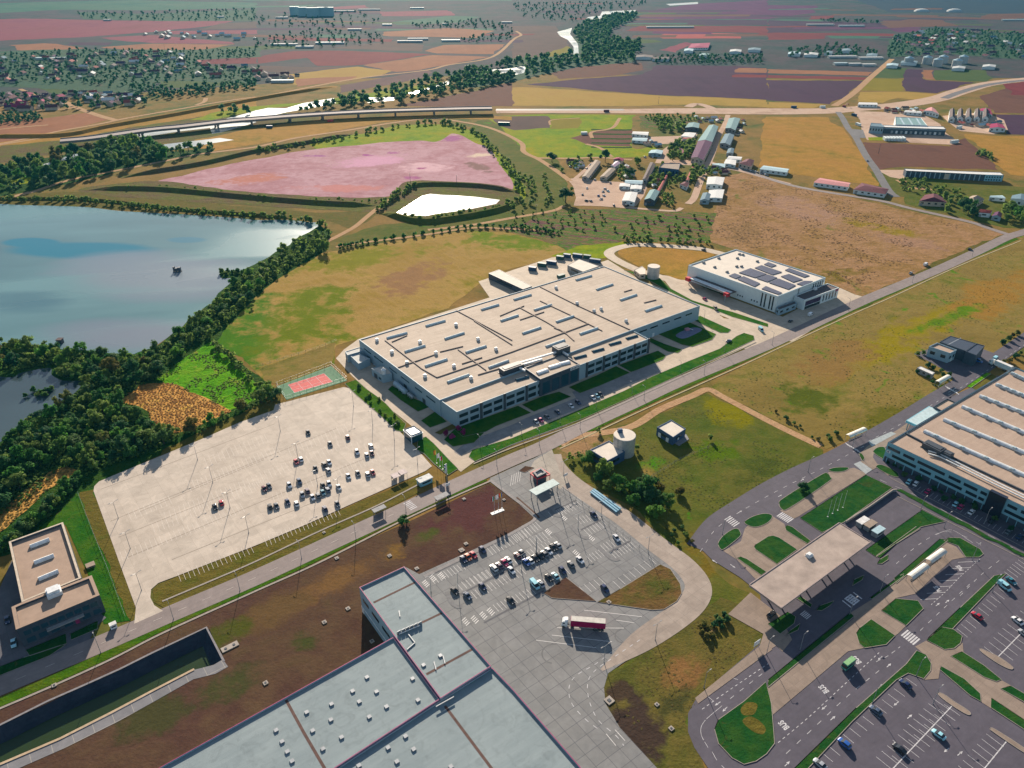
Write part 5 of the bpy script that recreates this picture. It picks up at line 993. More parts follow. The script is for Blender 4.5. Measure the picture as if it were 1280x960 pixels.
# ---- office works at the right edge
OH = 10.4
of, ofs = bld('office_works', 'huge works with peach roof, long white rooflights and cyan office front', 'works', [(1110, 552.5), (1131, 540), (1268.7, 458.5), (1440, 527), (1440, 710)], OH, W_CYAN, ROOF_PEACH, .6, .5, coping=W_DARK)
for a, b in ((U4([(780, 240)])[0], (1440, 522)), (U4([(878, 180)])[0], (1440, 629)), ):
    pass
for (x0, y0), (x1, y1) in (U4([(780, 238), (1280, 458)]), U4([(878, 180), (1280, 345)]), U4([(970, 115), (1280, 245)]), U4([(1058, 62), (1280, 147)]), U4([(1140, 4), (1280, 60)]), ((1264, 467), (1280, 474.5))):
    k = (1400 - x0) / (x1 - x0); xe, ye = x0 + (x1 - x0) * k, y0 + (y1 - y0) * k
    rooflight(of, (x0, y0), (xe, ye), OH, 2.6, 1.3, METALW)
    for t in (.12, .38, .62, .88): hvac(of, (x0 + (x1 - x0) * t, y0 + (y1 - y0) * t - 1), OH + .9, (1.3, 2.0, .5), A_BUS, LIGHTGL, 'opening_vent')
o0, o1 = g(P(1110, 552.5, OH + .6)), g(P(1440, 710, OH + .6)); OL = (o1 - o0).length
def ux(x): return (g(P(x, 552.5 + (x - 1110) * .4773, OH + .6)) - o0).length / OL
for x0, x1 in ((1111.5, 1127), (1131, 1145), (1149, 1183), (1188, 1203), (1207, 1224), (1228, 1236), (1262, 1274), (1279, 1310)): feature(of, 'window', o0, o1, ux(x0), ux(x1), 7.6, 9.1, GLASS, .07)
for x0, x1 in ((1119, 1149), (1154, 1168), (1173, 1207), (1212, 1226), (1228, 1235), (1261, 1290), (1295, 1320)): feature(of, 'window', o0, o1, ux(x0), ux(x1), 4.4, 5.9, GLASS, .07)
feature(of, 'ground_floor_dark_band', o0, o1, .004, .996, 0, 3.1, W_DARK, .03)  # dark band on the wall, painted for the glass and shade of a set-back floor
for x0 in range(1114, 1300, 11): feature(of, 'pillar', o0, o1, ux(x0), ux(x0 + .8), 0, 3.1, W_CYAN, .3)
feature(of, 'glass_entrance', o0, o1, ux(1238), ux(1259), 0, 11.6, glass_mat('dark_entrance_glass', (.02, .022, .035), .2), .9, 1)
feature(of, 'sign', o0, o1, ux(1111.6), ux(1116), 5.6, 6.9, METALW, .15); feature(of, 'sign_mark', o0, o1, ux(1112.6), ux(1114.6), 5.9, 6.5, W_NAVY, .18)
hvac(of, U4([(825, 330)])[0], OH, (9, 5, 2.6), A_BUS - 1.57, DKMETAL); hvac(of, U4([(895, 362)])[0], OH, (4, 4, 2.2), A_BUS - 1.57, DKMETAL)
for dy in (0, 14): duct(of, U4([(800, 335 + dy), (860, 352 + dy), (1130, 488 + dy), (1280, 560 + dy)]), OH + .6, .45, METALW, 'roof_pipe')
duct(of, U4([(690, 250), (900, 360), (1280, 540)]), OH, .7, DKMETAL, 'roof_step')
for px, h, lb, rm in ((U4([(690, 182), (805, 110), (878, 142), (765, 216)]), 6.4, 'canopy', paint('pale_blue_canopy_top', (.42, .52, .54), .6)),):
    cps = [P(*p, h) for p in px]; m = MB(); m.prism(ccw([(p.x, p.y) for p in cps]), h - 1.2, h); m.build('canopy', [W_CYAN], of); inn = inset_poly([(p.x, p.y) for p in cps], .5)[1]; m = MB(); m.poly(inn, h + .01); m.build('canopy_roof', rm, of)
    for p in (cps[0], cps[1]):
        m = MB(); c_ = cen(cps); a = g(p).lerp(c_, .18); m.box(a, .5, .5, h - 1.2); m.build('canopy_post', STEEL, of)
simple('loading_bay', 'dark rimmed loading bay beside the pale blue canopy of the peach works', 'loading bay', U4([(828, 112), (895, 72), (950, 96), (882, 140)]), 7, W_DARK, ROOF_PEACH, .5, 0, 0)
# ---- blue roofed warehouse in the foreground
bw = thing('blue_warehouse', 'large blue grey sheet roofed warehouse with magenta roof edge in front', 'warehouse', g(P(450, 900, 12)))
blocks = (([(449, 734), (505, 708), (614, 832.5), (550.5, 873), (493, 795)], 12.0), ([(492, 796), (549.5, 874), (264, 1062), (15, 1062)], 11.6), ([(551.5, 874), (615, 834), (641, 861), (815, 1062), (266, 1062)], 11.2))
for px, h in blocks:
    ps_ = ccw([g(P(x, y, h + .7)) for x, y in px]); walls_roof(bw, ps_, h, W_BLUE, ROOF_BLUE, .7, .28, MAGENTA)
B4 = lambda *a: q(320, 720, a)
VENT = paint('vent_dome', (.2, .36, .38), .4)
def vent(p, z):
    a = P(*p, z); m = MB(); m.box(a, 1.2, 1.2, .4, A_WH); b = MB(); b.box(a + Vector((0, 0, .4)), 1.1, 1.1, .16, A_WH); b.box(a + Vector((0, 0, .56)), .75, .75, .12, A_WH); o = m.build('roof_vent', STEEL, bw); c_ = b.build('dome', VENT, bw); c_.parent = o; c_.matrix_parent_inverse = Matrix.Translation(bw.location).inverted() ; return o
for p in B4((555, 508), (484, 577), (603, 580), (517, 630), (378, 642), (254, 683), (653, 655), (567, 706), (375, 720), (284, 775), (428, 808), (335, 866), (101, 773), (131, 829), (157, 880), (181, 927), (783, 515), (810, 622)): vent(p, 11.6)
for p in B4((748, 803), (661, 860), (789, 868), (705, 930), (515, 950), (975, 955)): vent(p, 11.2)
for p in B4((922, 400), (838, 447)): vent(p, 12)
for pts, z in ((B4((150, 620), (240, 785), (345, 965)), 11.6), (B4((588, 133), (795, 32)), 12), (B4((852, 492), (1080, 367)), 12), (B4((705, 292), (930, 185)), 12), (B4((945, 650), (1180, 965)), 11.2), (B4((700, 318), (905, 605)), 11.6)):
    m = MB(); ribbon_mb(m, [P(x, y, z) for x, y in pts], .9, z + .02); m.build('roof_joint', BROWNJ, bw)
for pts in (B4((720, 282), (825, 235)), B4((715, 292), (820, 248))): duct(bw, pts, 12.3, .25, METALW, 'roof_rack')
for t in (0, .2, .4, .6, .8, 1): 
    a = P(*B4((716 + 105 * t, 287 - 45 * t))[0], 12); m = MB(); m.box(a, 1.4, .3, 1.3, A_WH); m.build('roof_rack', STEEL, bw)
for pts in (B4((755, 370), (795, 335), (760, 290)), B4((890, 430), (900, 470)), B4((935, 400), (945, 440)), B4((715, 175), (720, 205)), B4((900, 655), (990, 605))): duct(bw, pts, 12.1, .3, STEEL, 'roof_pipe')
for px, u in ((0, 0),): pass
b0, b1 = g(P(449, 734, 12.7)), g(P(493, 795, 12.7))
for u0, u1 in ((.08, .25), (.35, .55), (.65, .85)): feature(bw, 'window', b0, b1, u0, u1, 7.5, 8.8, GLASS); 
feature(bw, 'plinth_band', b0, b1, .0, 1, 2.8, 3.2, METALW, .25); feature(bw, 'door', b0, b1, .0, .06, 0, 3, METALW, .3)
# ---- brown roofed office at the left edge
L5 = lambda pts: q(0, 640, pts, 4.8)
bo, bps = bld('office_building', 'office block with brown flat roof and three white rooflights by the lake woods', 'office', L5([(52, 178), (378, 60), (487, 396), (130, 541)]), 7.4, W_DARK, ROOF_BROWN, 1.0, .8, coping=W_CREAM)
fps = ccw([g(P(*p, 8.8)) for p in L5([(68, 570), (128, 543), (550, 379), (598, 498), (95, 706)])]); walls_roof(bo, fps, 8.0, W_DARK, ROOF_BROWN, .8, 1.2, coping=ROOF_BROWN)
for a, b in (L5([(182, 212), (298, 168)]), L5([(207, 308), (325, 264)]), L5([(232, 408), (352, 358)])): rooflight(bo, a, b, 7.4, 2.0, 1.2, METALW)
a = P(*L5([(328, 490)])[0], 8); m = MB(); m.box(a, 5, 4.5, 1.6, A_ROAD); m.box(a + Vector((0, 0, 1.6)), 4, 3.4, 1.0, A_ROAD); m.build('dome_rooflight', METALW, bo)
f0, f1 = g(P(*L5([(95, 706)])[0], 8.8)), g(P(*L5([(598, 498)])[0], 8.8))
for u in (.06, .16, .26, .36, .46, .56, .66, .76, .86): feature(bo, 'window', f0, f1, u, u + .08, 4.6, 6.6, GLASSB)
for u in (.06, .2, .34, .5, .72, .86): feature(bo, 'window', f0, f1, u, u + .1, .8, 3, GLASSB)
feature(bo, 'door', f0, f1, .63, .68, 0, 2.8, MAGENTA, .12); cp = on_edge(f0, f1, .3, .75, 3.4, 3.8, 1.6, bo.location, .2); cp.build('porch', W_GREY, bo)
a, b = P(*L5([(165, 768)])[0]), P(*L5([(318, 702)])[0]); root = thing('low_wall', 'white low wall sign in front of the brown roofed office', 'wall', (a + b) / 2); m = MB(); m.bar(a + Vector((0, 0, .6)), b + Vector((0, 0, .6)), .5, 1.2); m.build('panel', METALW, root); m = MB(); m.bar(a + Vector((0, 0, .1)), b + Vector((0, 0, .1)), 1.2, .2); m.build('base', STEEL, root)
# ---- bus station roof
cps = [P(*p, 7.6) for p in ((936.5, 731), (1049, 653.5), (1088, 677.5), (976.5, 760))]; cps = ccw([g(p) for p in cps])
cs = thing('station_canopy', 'wide flat pinkish tan canopy roof over the bus station lanes', 'canopy', cen(cps)); m = MB(); m.prism(cps, 6.7, 7.6); m.poly(cps[::-1], 6.7); m.build('roof', ROOF_PINK, cs); m = MB()
o_, i_ = inset_poly(cps, .35)
for k in range(4): m.bar(o_[k] + Vector((0, 0, 7.7)), o_[(k + 1) % 4] + Vector((0, 0, 7.7)), .35, .22)
m.build('roof_edge', paint('canopy_edge', (.3, .24, .23), .7), cs)
for s_ in (.12, .38, .62, .88):
    for t in (.25, .75):
        a = cps[0].lerp(cps[1], s_).lerp(cps[3].lerp(cps[2], s_), t); m = MB(); m.cyl(a, a + Vector((0, 0, 6.7)), .35, None, 10); m.build('column', W_GREY, cs)
hvac(cs, (1011.5, 695), 7.6, (2.4, 2, 1), A_BUS, METALW)
k = Vector((0, 0, 2.4)); a = P(955, 745); booth = [a + Vector((0, 0, 0))]
# ---- sheds, houses: pitched roofs
def pitched(name, label, cat, px, h, wm, rm, rise=1.6, group=None, hip=False, doors=True, wins=True):
    """four roof corners as seen at eaves height h; the ridge runs along the longer side"""
    ps_ = ccw([g(P(x, y, h)) for x, y in px])
    if (ps_[1] - ps_[0]).length < (ps_[2] - ps_[1]).length: ps_ = ps_[1:] + ps_[:1]
    a, b, c, d = ps_; root = thing(name, label, cat, cen(ps_), 0, group); m = MB(); m.sides(ps_, 0, h); e1, e2 = (d + a) / 2, (b + c) / 2; k = .22 if hip else 0.0
    r1, r2 = e1.lerp(e2, k), e1.lerp(e2, 1 - k); up = Vector((0, 0, h)); R1, R2 = r1 + Vector((0, 0, h + rise)), r2 + Vector((0, 0, h + rise))
    if not hip: m.add([a + up, d + up, R1], [(0, 2, 1)]); m.add([b + up, c + up, R2], [(0, 1, 2)])
    m.build('wall', wm, root); rf = MB(); cc = cen(ps_); ov = lambda v: cc + (v - cc) * 1.03 + Vector((0, 0, h + .05)); A, B, Cc, D = map(ov, (a, b, c, d)); R1 = R1 + Vector((0, 0, .06)); R2 = R2 + Vector((0, 0, .06))
    rf.add([A, B, R2, R1, Cc, D], [(0, 1, 2, 3), (4, 5, 3, 2)] + ([(5, 0, 3), (1, 4, 2)] if hip else [])); ro = rf.build('roof', rm, root)
    es = sorted(range(4), key=lambda i: ((ps_[i] + ps_[(i + 1) % 4]) / 2).y)[:2]
    if wins:
        for e in es:
            p0, p1 = ps_[e], ps_[(e + 1) % 4]; L = (p1 - p0).length; n_ = max(1, min(8, int(L / 5)))
            for i in range(n_): u = (i + .5) / n_; feature(root, 'window', p0, p1, u - .18 / n_, u + .18 / n_, h * .42, h * .75, GLASS, .05)
    if doors: p0, p1 = ps_[es[0]], ps_[(es[0] + 1) % 4]; feature(root, 'door', p0, p1, .05, .05 + min(.25, 2.2 / (p1 - p0).length), 0, min(2.6, h * .75), W_GREY, .08)
    return root
R_TEAL = paint('teal_sheet_roof', (.17, .29, .30), .88, .12); R_DTEAL = paint('blue_sheet_roof', (.12, .2, .25), .88, .12); R_MAG = paint('magenta_tile_roof', (.28, .015, .08), .88, .12); R_PURP = paint('purple_tile_roof', (.085, .022, .075), .88, .12); R_MAR = paint('maroon_tile_roof', (.12, .035, .05), .88, .12); R_RED = paint('red_tile_roof', (.3, .06, .055), .88, .12); R_BRN = paint('dark_brown_roof', (.1, .075, .075), .88, .12); R_TAN = paint('tan_sheet_roof', (.3, .24, .19), .88, .12); R_PINK = paint('pink_sheet_roof', (.5, .22, .22), .88, .12); R_WHT = paint('white_sheet_roof', (.62, .62, .6), .88, .12); R_LBL = paint('light_blue_roof', (.36, .5, .55), .88, .12)
VA = lambda pts: q(680, 170, pts, 8); VB = lambda pts: q(800, 130, pts, 8); VD = lambda pts: q(1120, 185, pts, 8); V9 = lambda pts: q(960, 0, pts)
GV = 'village and yard buildings'
for nm, lb, px, h, wm, rm, rise, hip in (
 ('shed', 'long grey tan shed with pitched roof beside the dark round tree in the village', VA([(380, 405), (510, 240), (566, 260), (445, 418)]), 4, W_GREY, R_TAN, 1.2, 0),
 ('shed', 'shorter tan roofed shed right of the dark round tree in the village', VA([(560, 408), (650, 322), (718, 330), (630, 412)]), 3.6, W_CREAM, R_TAN, 1, 0),
 ('house', 'small mauve roofed house above the tan village sheds', VA([(668, 292), (718, 252), (765, 268), (705, 312)]), 3.4, W_WHITE, paint('mauve_roof', (.3, .2, .3), .7), 1, 0),
 ('house', 'maroon roofed house at the north end of the tan village sheds', VA([(695, 232), (720, 215), (800, 228), (785, 250)]), 3.6, W_CREAM, R_MAG, 1.6, 1),
 ('shed', 'long dark brown roofed barn between the two village tree groups', VA([(985, 432), (1062, 264), (1118, 290), (1030, 445)]), 4.4, W_GREY, R_BRN, 1.5, 0),
 ('shed', 'narrow pale teal roofed shed at the top of the village yard', VA([(808, 470), (812, 440), (992, 446), (982, 478)]), 3.4, W_WHITE, R_LBL, .8, 0),
 ('shed', 'white flat shed on the left under the pale teal one', VA([(752, 502), (762, 472), (862, 478), (858, 508)]), 3, W_WHITE, R_WHT, .4, 0),
 ('shed', 'white flat shed on the right under the pale teal one', VA([(862, 528), (872, 490), (982, 497), (974, 532)]), 3, W_WHITE, R_WHT, .4, 0),
 ('shed', 'broad white hall with ribbed roof in the middle of the village yard', VA([(782, 645), (815, 562), (936, 566), (905, 662)]), 4, W_WHITE, R_WHT, .8, 0),
 ('shed', 'tall green gabled hall with dark front at the right of the village yard', VA([(1003, 635), (1060, 541), (1156, 556), (1105, 645)]), 5.5, W_DARK, R_TEAL, 1.8, 0),
 ('shed', 'long thin red roofed lean-to behind the green gabled hall', VA([(1130, 545), (1222, 388), (1238, 394), (1158, 552)]), 3, W_CREAM, R_RED, .5, 0),
 ('shed', 'upper white shed left of the gravel square', VB([(-80, 298), (-70, 275), (88, 280), (78, 312)]), 4, W_WHITE, R_WHT, .6, 0),
 ('shed', 'lower white shed left of the gravel square', VB([(-80, 362), (-70, 336), (78, 342), (64, 372)]), 3.4, W_WHITE, R_LBL, .6, 0),
 ('shed', 'square teal roofed hall north of the gravel square', VB([(452, 235), (490, 188), (594, 194), (588, 240)]), 5, W_DARK, R_TEAL, 1.2, 0),
 ('shed', 'longest teal curved hall joined to the magenta roofed hall', VB([(580, 368), (690, 214), (782, 226), (722, 378)]), 6, W_GREY, R_TEAL, 2, 0),
 ('shed', 'big hall with magenta and purple roof in the village centre', VB([(512, 535), (582, 372), (722, 382), (632, 560)]), 6, W_CREAM, R_PURP, 2, 0),
 ('shed', 'teal hall nearest the highway works', VB([(855, 240), (890, 144), (1002, 146), (952, 262)]), 5.5, W_GREY, R_TEAL, 1.5, 0),
 ('shed', 'blue teal hall below the one nearest the highway', VB([(800, 392), (850, 300), (942, 310), (900, 412)]), 5, W_GREY, R_DTEAL, 1.5, 0),
 ('shed', 'small blue hall at the corner of the tan field', VB([(865, 492), (882, 448), (942, 446), (932, 496)]), 4, W_GREY, R_DTEAL, 1.2, 0),
 ('shed', 'flat white hall with bright roof beside the maroon house', VB([(840, 592), (860, 552), (962, 562), (955, 612)]), 3.6, W_WHITE, R_WHT, .4, 0),
 ('shed', 'long bright white hall behind the maroon house', VB([(868, 548), (890, 520), (1022, 530), (1010, 557)]), 4, W_WHITE, R_WHT, .6, 0),
 ('shed', 'light blue roofed shed on the village street corner', VB([(722, 602), (728, 595), (852, 600), (852, 636), (732, 632)][:1] + [(728, 596), (852, 600), (848, 634)]), 3.4, W_WHITE, R_LBL, .6, 0),
 ('house', 'maroon hip roofed house beside the tan field', VB([(988, 592), (1060, 552), (1142, 562), (1110, 625)]), 5, W_CREAM, R_MAR, 2.4, 1),
 ('shed', 'wide white grey hall south of the village street', VB([(665, 802), (680, 730), (846, 735), (822, 812)]), 5, W_WHITE, R_WHT, .8, 0),
 ('shed', 'white flat hall next to the south village parking', VB([(680, 938), (692, 862), (842, 856), (822, 942)]), 4, W_WHITE, R_WHT, .4, 0),
 ('shed', 'small blue gabled house at the south edge of the village', VB([(600, 962), (630, 890), (712, 905), (690, 964)]), 4, W_BLUE, R_DTEAL, 1.5, 0),
 ('house', 'pink roofed house inside the dark tree group', VB([(352, 478), (376, 444), (442, 456), (430, 492)]), 4, W_CREAM, R_PINK, 1.8, 1),
 ('shed', 'red roofed strip shed above the gravel square', VB([(424, 348), (432, 334), (542, 336), (530, 356)]), 3.4, W_WHITE, R_RED, .5, 0),
 ('shed', 'bright white shed below the square teal hall', VB([(412, 320), (450, 284), (562, 290), (530, 335)]), 3.4, W_WHITE, R_WHT, .4, 0),
 ('house', 'teal roofed house on the dirt lot by the trees', VB([(85, 490), (112, 460), (232, 466), (215, 502)]), 3.6, W_BLUE, R_LBL, 1, 0),
 ('shed', 'thin red roofed shed beside the street hedge', VB([(460, 760), (524, 618), (545, 625), (490, 765)]), 3, W_CREAM, R_RED, .6, 0),
 ('house', 'maroon roofed cottage at the south end of the thin red shed', VB([(398, 802), (440, 778), (492, 790), (470, 832)]), 3.6, W_WHITE, R_MAR, 1.5, 1),
 ('house', 'pink roofed bungalow beside the north road', V9([(230, 912), (262, 890), (412, 915), (400, 935)]), 4, W_WHITE, R_PINK, 1.0, 0),
 ('house', 'long maroon roofed house left of the north road corner', V9([(428, 948), (470, 915), (602, 945), (585, 970)]), 4, W_WHITE, R_MAR, 2, 1),
 ('shed', 'grey blue roofed shed at the edge of the tan field', V9([(-40, 845), (-20, 828), (105, 845), (95, 862)]), 4, W_WHITE, R_LBL, .8, 0),
 ('house', 'large maroon hip roofed house by the east road bend', VD([(235, 530), (290, 470), (445, 472), (505, 545)]), 4.5, W_CREAM, R_MAR, 3, 1),
 ('house', 'house with steep tan and brown hip roof among trees', VD([(690, 512), (765, 478), (880, 510), (800, 560)]), 4, W_CREAM, R_TAN, 3, 1),
 ('house', 'small red roofed house in the trees by the east road', VD([(828, 645), (842, 614), (962, 630), (945, 655)]), 4, W_WHITE, R_RED, 1.8, 0),
 ('house', 'grey purple roofed house next to the small red roof', VD([(960, 680), (985, 645), (1060, 655), (1050, 695)]), 3.8, W_BLUE, R_PURP, 1.6, 0),
 ('shed', 'flat blue white shed behind the east houses', VD([(935, 490), (945, 478), (1062, 474), (1096, 502)]), 3.6, W_WHITE, R_LBL, .4, 0),
 ('house', 'tall white house with blue roof at the right edge', VD([(1150, 505), (1165, 474), (1330, 470), (1330, 545)]), 6, W_WHITE, R_DTEAL, 1.6, 0),
 ('shed', 'left magenta roofed shed by the industrial lot', V9([(1055, 552), (1064, 543), (1112, 545), (1122, 575)]), 5, W_WHITE, R_MAG, 1.5, 0),
 ('shed', 'right magenta roofed shed by the industrial lot', V9([(1108, 640), (1114, 620), (1172, 622), (1188, 642)]), 5, W_WHITE, R_MAG, 1.5, 0),
 ('shed', 'pink roofed white hall north of the loading dock building', C8([(840, 105), (880, 80), (950, 90), (990, 140)]), 6, W_WHITE, R_PINK, 2, 0),
 ('shed', 'low white shed beside the works road north of the docks', C8([(640, 118), (660, 102), (800, 112), (820, 132)]), 4, W_WHITE, R_WHT, .8, 0),
 ('shed', 'long white roofed yard shed left by the highway works', V9([(450, 522), (455, 512), (545, 514), (548, 524)]), 4, W_WHITE, R_WHT, .5, 0),
 ('house', 'low farm house with dark red roof far by the river woods', q(640, 0, [(880, 240), (900, 218), (990, 214), (980, 238)]), 5, W_WHITE, R_MAG, 2, 1),
):
    pitched(nm, lb, 'house' if nm == 'house' else 'shed', px, h, wm, rm, rise, None, bool(hip))
for i in range(5):
    x = 905 + i * 42; pitched('shed', ('first', 'second', 'third', 'fourth', 'fifth')[i] + ' grey gabled hall from the left in the row by the east highway', 'shed', V9([(x, 590), (x + 5, 548), (x + 28, 550), (x + 30, 592)]), 6, W_WHITE, R_BRN, 3, 'row of gabled halls by the highway')
mg = MB(); ps_ = [P(*p, 7.2) for p in VB([(566, 408), (582, 370), (722, 380), (700, 420)])]
bb, bbp = simple('village_hall', 'three storey blue shaded block with cream flat roof in the village', 'building', VB([(190, 632), (235, 592), (402, 590), (388, 655)]), 7.5, W_NAVY, R_TAN, .5, 1, 6)  # the block's shade is put into its navy wall colour
for px, lb in ((VA([(1200, 40), (1290, 40), (1290, 52), (1200, 50)]), 'x'),): pass
# loading dock building and trailers in the upper right
dk, dkp = bld('depot', 'long white depot with a row of dark loading docks at the upper right', 'depot', C8([(425, 248), (1035, 264), (1062, 292), (445, 270)]), 8, W_DARK, R_WHT, .4, .4)
k0, k1 = g(P(*C8([(445, 270)])[0], 8.4)), g(P(*C8([(1062, 292)])[0], 8.4))
for i in range(11): u = .12 + i * .078; feature(dk, 'dock_door', k0, k1, u, u + .035, .8, 4.2, METALW if i % 2 else STEEL, .3)
feature(dk, 'wall_band', k0, k1, 0, 1, 6.3, 7.4, W_BLUE, .1)
r_, p_ = bld('cold_store', 'teal roofed hall with white stripes standing behind the long depot', 'hall', C8([(555, 242), (552, 168), (812, 178), (872, 252)]), 9, W_WHITE, R_TEAL, .5, .5)
for x in (600, 680, 760):
    m = MB(); ribbon_mb(m, [P(*C8([(x, 176)])[0], 9), P(*C8([(x + 45, 248)])[0], 9)], 2, 9.15); m.build('roof_stripe', LIGHTGL, r_)
simple('depot_office', 'blue glass office block at the left end of the long depot', 'office', C8([(300, 258), (310, 228), (415, 235), (440, 268)]), 9, W_BLUE, R_DTEAL, .4, 0, 5)
GT = 'white trailers parked at the depot'
for i in range(7):
    container(('first', 'second', 'third', 'fourth', 'fifth', 'sixth', 'seventh')[i] + ' white trailer from the left in the row below the depot', C8([(447 + i * 31, 400)])[0], 13, 2.6, 3.4, R(80), W_WHITE, 'trailer', GT)
container('white truck trailer alone at the right end of the depot yard', C8([(1140, 430)])[0], 12, 2.6, 3.4, R(20), W_WHITE, 'trailer'); container('white truck body parked on the lot east of the depot', C8([(1190, 285)])[0], 9, 2.6, 3.2, R(30), W_WHITE, 'trailer'); container('dark lorry body on the earth lot left of the depot', C8([(140, 160)])[0], 8, 2.8, 3, R(115), CB, 'trailer'); container('pair of white lorry bodies left of the depot office', C8([(180, 255)])[0], 9, 3.5, 3, R(100), W_WHITE, 'trailer')
lb_, lp_ = bld('row_building', 'very long low building with open dark bays and white end', 'building', VD([(82, 205), (865, 237), (1042, 242), (1080, 272), (890, 266), (100, 226)]), 6.4, W_DARK, R_WHT, .3, .3)
k0, k1 = g(P(*VD([(100, 226)])[0], 6.7)), g(P(*VD([(890, 266)])[0], 6.7)); k2 = g(P(*VD([(1080, 272)])[0], 6.7))
for i in range(16): feature(lb_, 'pier', k0, k1, i / 16, i / 16 + .012, 0, 6, W_BLUE, .4)
feature(lb_, 'end_wall', k1, k2, .03, .98, 0, 6.5, W_CYAN, .2)
for i in range(6): feature(lb_, 'window', k1, k2, .1 + i * .14, .17 + i * .14, 3.6, 5, GLASS, .26); feature(lb_, 'window', k1, k2, .1 + i * .14, .17 + i * .14, .8, 2.2, GLASS, .26)
feature(lb_, 'gable_panel', k0, k1, .5, .56, 0, 5.5, W_CREAM, .6)
# dark building above the office works
G9 = lambda pts: q(1140, 400, pts, 9.143)
db, dps = bld('dark_hall', 'dark blue sheet roofed hall standing above the peach roofed works', 'hall', G9([(320, 246), (440, 180), (735, 266), (612, 352)]), 7, W_DARK, paint('dark_blue_roof', (.045, .06, .09), .5, var=.15), .2, .3)
w2 = ccw([g(P(*p, 7.8)) for p in G9([(614, 354), (738, 264), (832, 290), (735, 400)])]); walls_roof(db, w2, 7.4, W_DARK, paint('dark_blue_roof', (.045, .06, .09), .5), .3, .3)
m = MB(); ribbon_mb(m, [P(*G9([(560, 205)])[0], 7), P(*G9([(405, 285)])[0], 7)], .6, 7.03); m.build('roof_joint', STEEL, db)
simple('dark_office', 'blue block with tan roof and two pale doors joined to the dark hall', 'office', G9([(195, 300), (288, 258), (512, 340), (435, 378)]), 6.2, W_BLUE, ROOF_PEACH, .7, 1, 2)
simple('pergola_cabin', 'small white roofed cabin in greenery below the dark hall', 'cabin', G9([(58, 545), (98, 526), (262, 600), (232, 624)]), 3, W_GREY, R_WHT, .1, 0, 3)
R_PINKW = paint('faded_pink_white', (.5, .42, .4), .8)
# ---- shelters with barrel roofs
def shelter(label, a, b, w, h, mat, group=None):
    a, b = P(*a), P(*b); d = (b - a).normalized(); s = Vector((-d.y, d.x, 0)); root = thing('bus_shelter', label, 'bus shelter', (a + b) / 2, 0, group); m = MB(); vs = []
    pr = [(-.5, 0), (-.42, .35), (-.2, .65), (0, .75), (.2, .65), (.42, .35), (.5, 0)]
    for e in (a - d * .3, b + d * .3):
        for x, y in pr: vs.append((e.x + s.x * x * w, e.y + s.y * x * w, h + y))
        for x, y in pr: vs.append((e.x + s.x * x * w, e.y + s.y * x * w, h + y - .14))
    n_ = len(pr); fs = [(i, i + 1, 2 * n_ + i + 1, 2 * n_ + i) for i in range(n_ - 1)] + [(n_ + i, 3 * n_ + i, 3 * n_ + i + 1, n_ + i + 1) for i in range(n_ - 1)]
    for o in (0, 2 * n_): fs += [(o + i, o + n_ + i, o + n_ + i + 1, o + i + 1) for i in range(n_ - 1)]
    fs += [(0, 2 * n_, 3 * n_, n_), (n_ - 1, 2 * n_ - 1, 4 * n_ - 1, 3 * n_ - 1)]; m.add(vs, fs); m.build('roof', mat, root)
    L = (b - a).length; k = max(2, int(L / 4))
    for i in range(k + 1):
        for sg_ in (-1, 1): c_ = a + d * (L * i / k) + s * sg_ * w * .42; m = MB(); m.box(c_, .15, .15, h + .05); m.build('post', STEEL, root)
    m = MB(); c_ = (a + b) / 2 - s * 0; m.box(c_ + Vector((0, 0, .4)), L * .8, .45, .1, math.atan2(d.y, d.x)); m.box(c_, .2, .4, .4, math.atan2(d.y, d.x)); m.build('bench', DKMETAL, root); return root
Z8 = lambda pts: q(1120, 640, pts, 8)
BAR = paint('barrel_white', (.6, .58, .52), .5)
shelter('upper white barrel roofed shelter beside the striped bus bays', *Z8([(310, 545), (455, 440)]), 3, 3, BAR); shelter('lower white barrel roofed shelter beside the striped bus bays', *Z8([(125, 705), (280, 590)]), 3, 3, BAR)
shelter('tan barrel roofed gate shelter at the crossing left of the peach works', (1058.5, 552), (1079, 543), 3, 3.4, BAR); shelter('tan barrel roofed gate shelter below the dark hall', *G9([(275, 770), (400, 700)]), 3, 3.4, BAR)
def kiosk(name, label, cat, p, L, w, h, rot, wm, rm, post=False, group=None):
    b_ = P(*p); root = thing(name, label, cat, b_, 0, group); m = MB(); d = Vector((math.cos(rot), math.sin(rot), 0)); s = Vector((-d.y, d.x, 0))
    if post:
        for i in (-.45, .45):
            for j in (-.45, .45): k = MB(); k.box(b_ + d * L * i + s * w * j, .14, .14, h); k.build('post', STEEL, root)
        k = MB(); k.box(b_ + s * w * .42 + Vector((0, 0, .5)), L * .85, .06, h - .9, rot); k.build('back_panel', GLASSB, root); k = MB(); k.box(b_ + s * w * .2 + Vector((0, 0, .4)), L * .7, .4, .08, rot); k.build('bench', DKMETAL, root)
    else:
        m.box(b_, L, w, h, rot); m.build('wall', wm, root)
        for sg_ in (-1, 1): k = MB(); k.box(b_ + s * sg_ * w / 2 + Vector((0, 0, h * .45)), L * .7, .12, h * .3, rot); k.build('window', GLASS, root)
        k = MB(); k.box(b_ - d * (L / 2) + Vector((0, 0, .1)), .12, .9, min(2.1, h * .8), rot); k.build('door', STEEL, root)
    r = MB(); r.box(b_ + Vector((0, 0, h)), L * 1.12, w * 1.15, .22, rot); r.build('roof', rm, root); return root
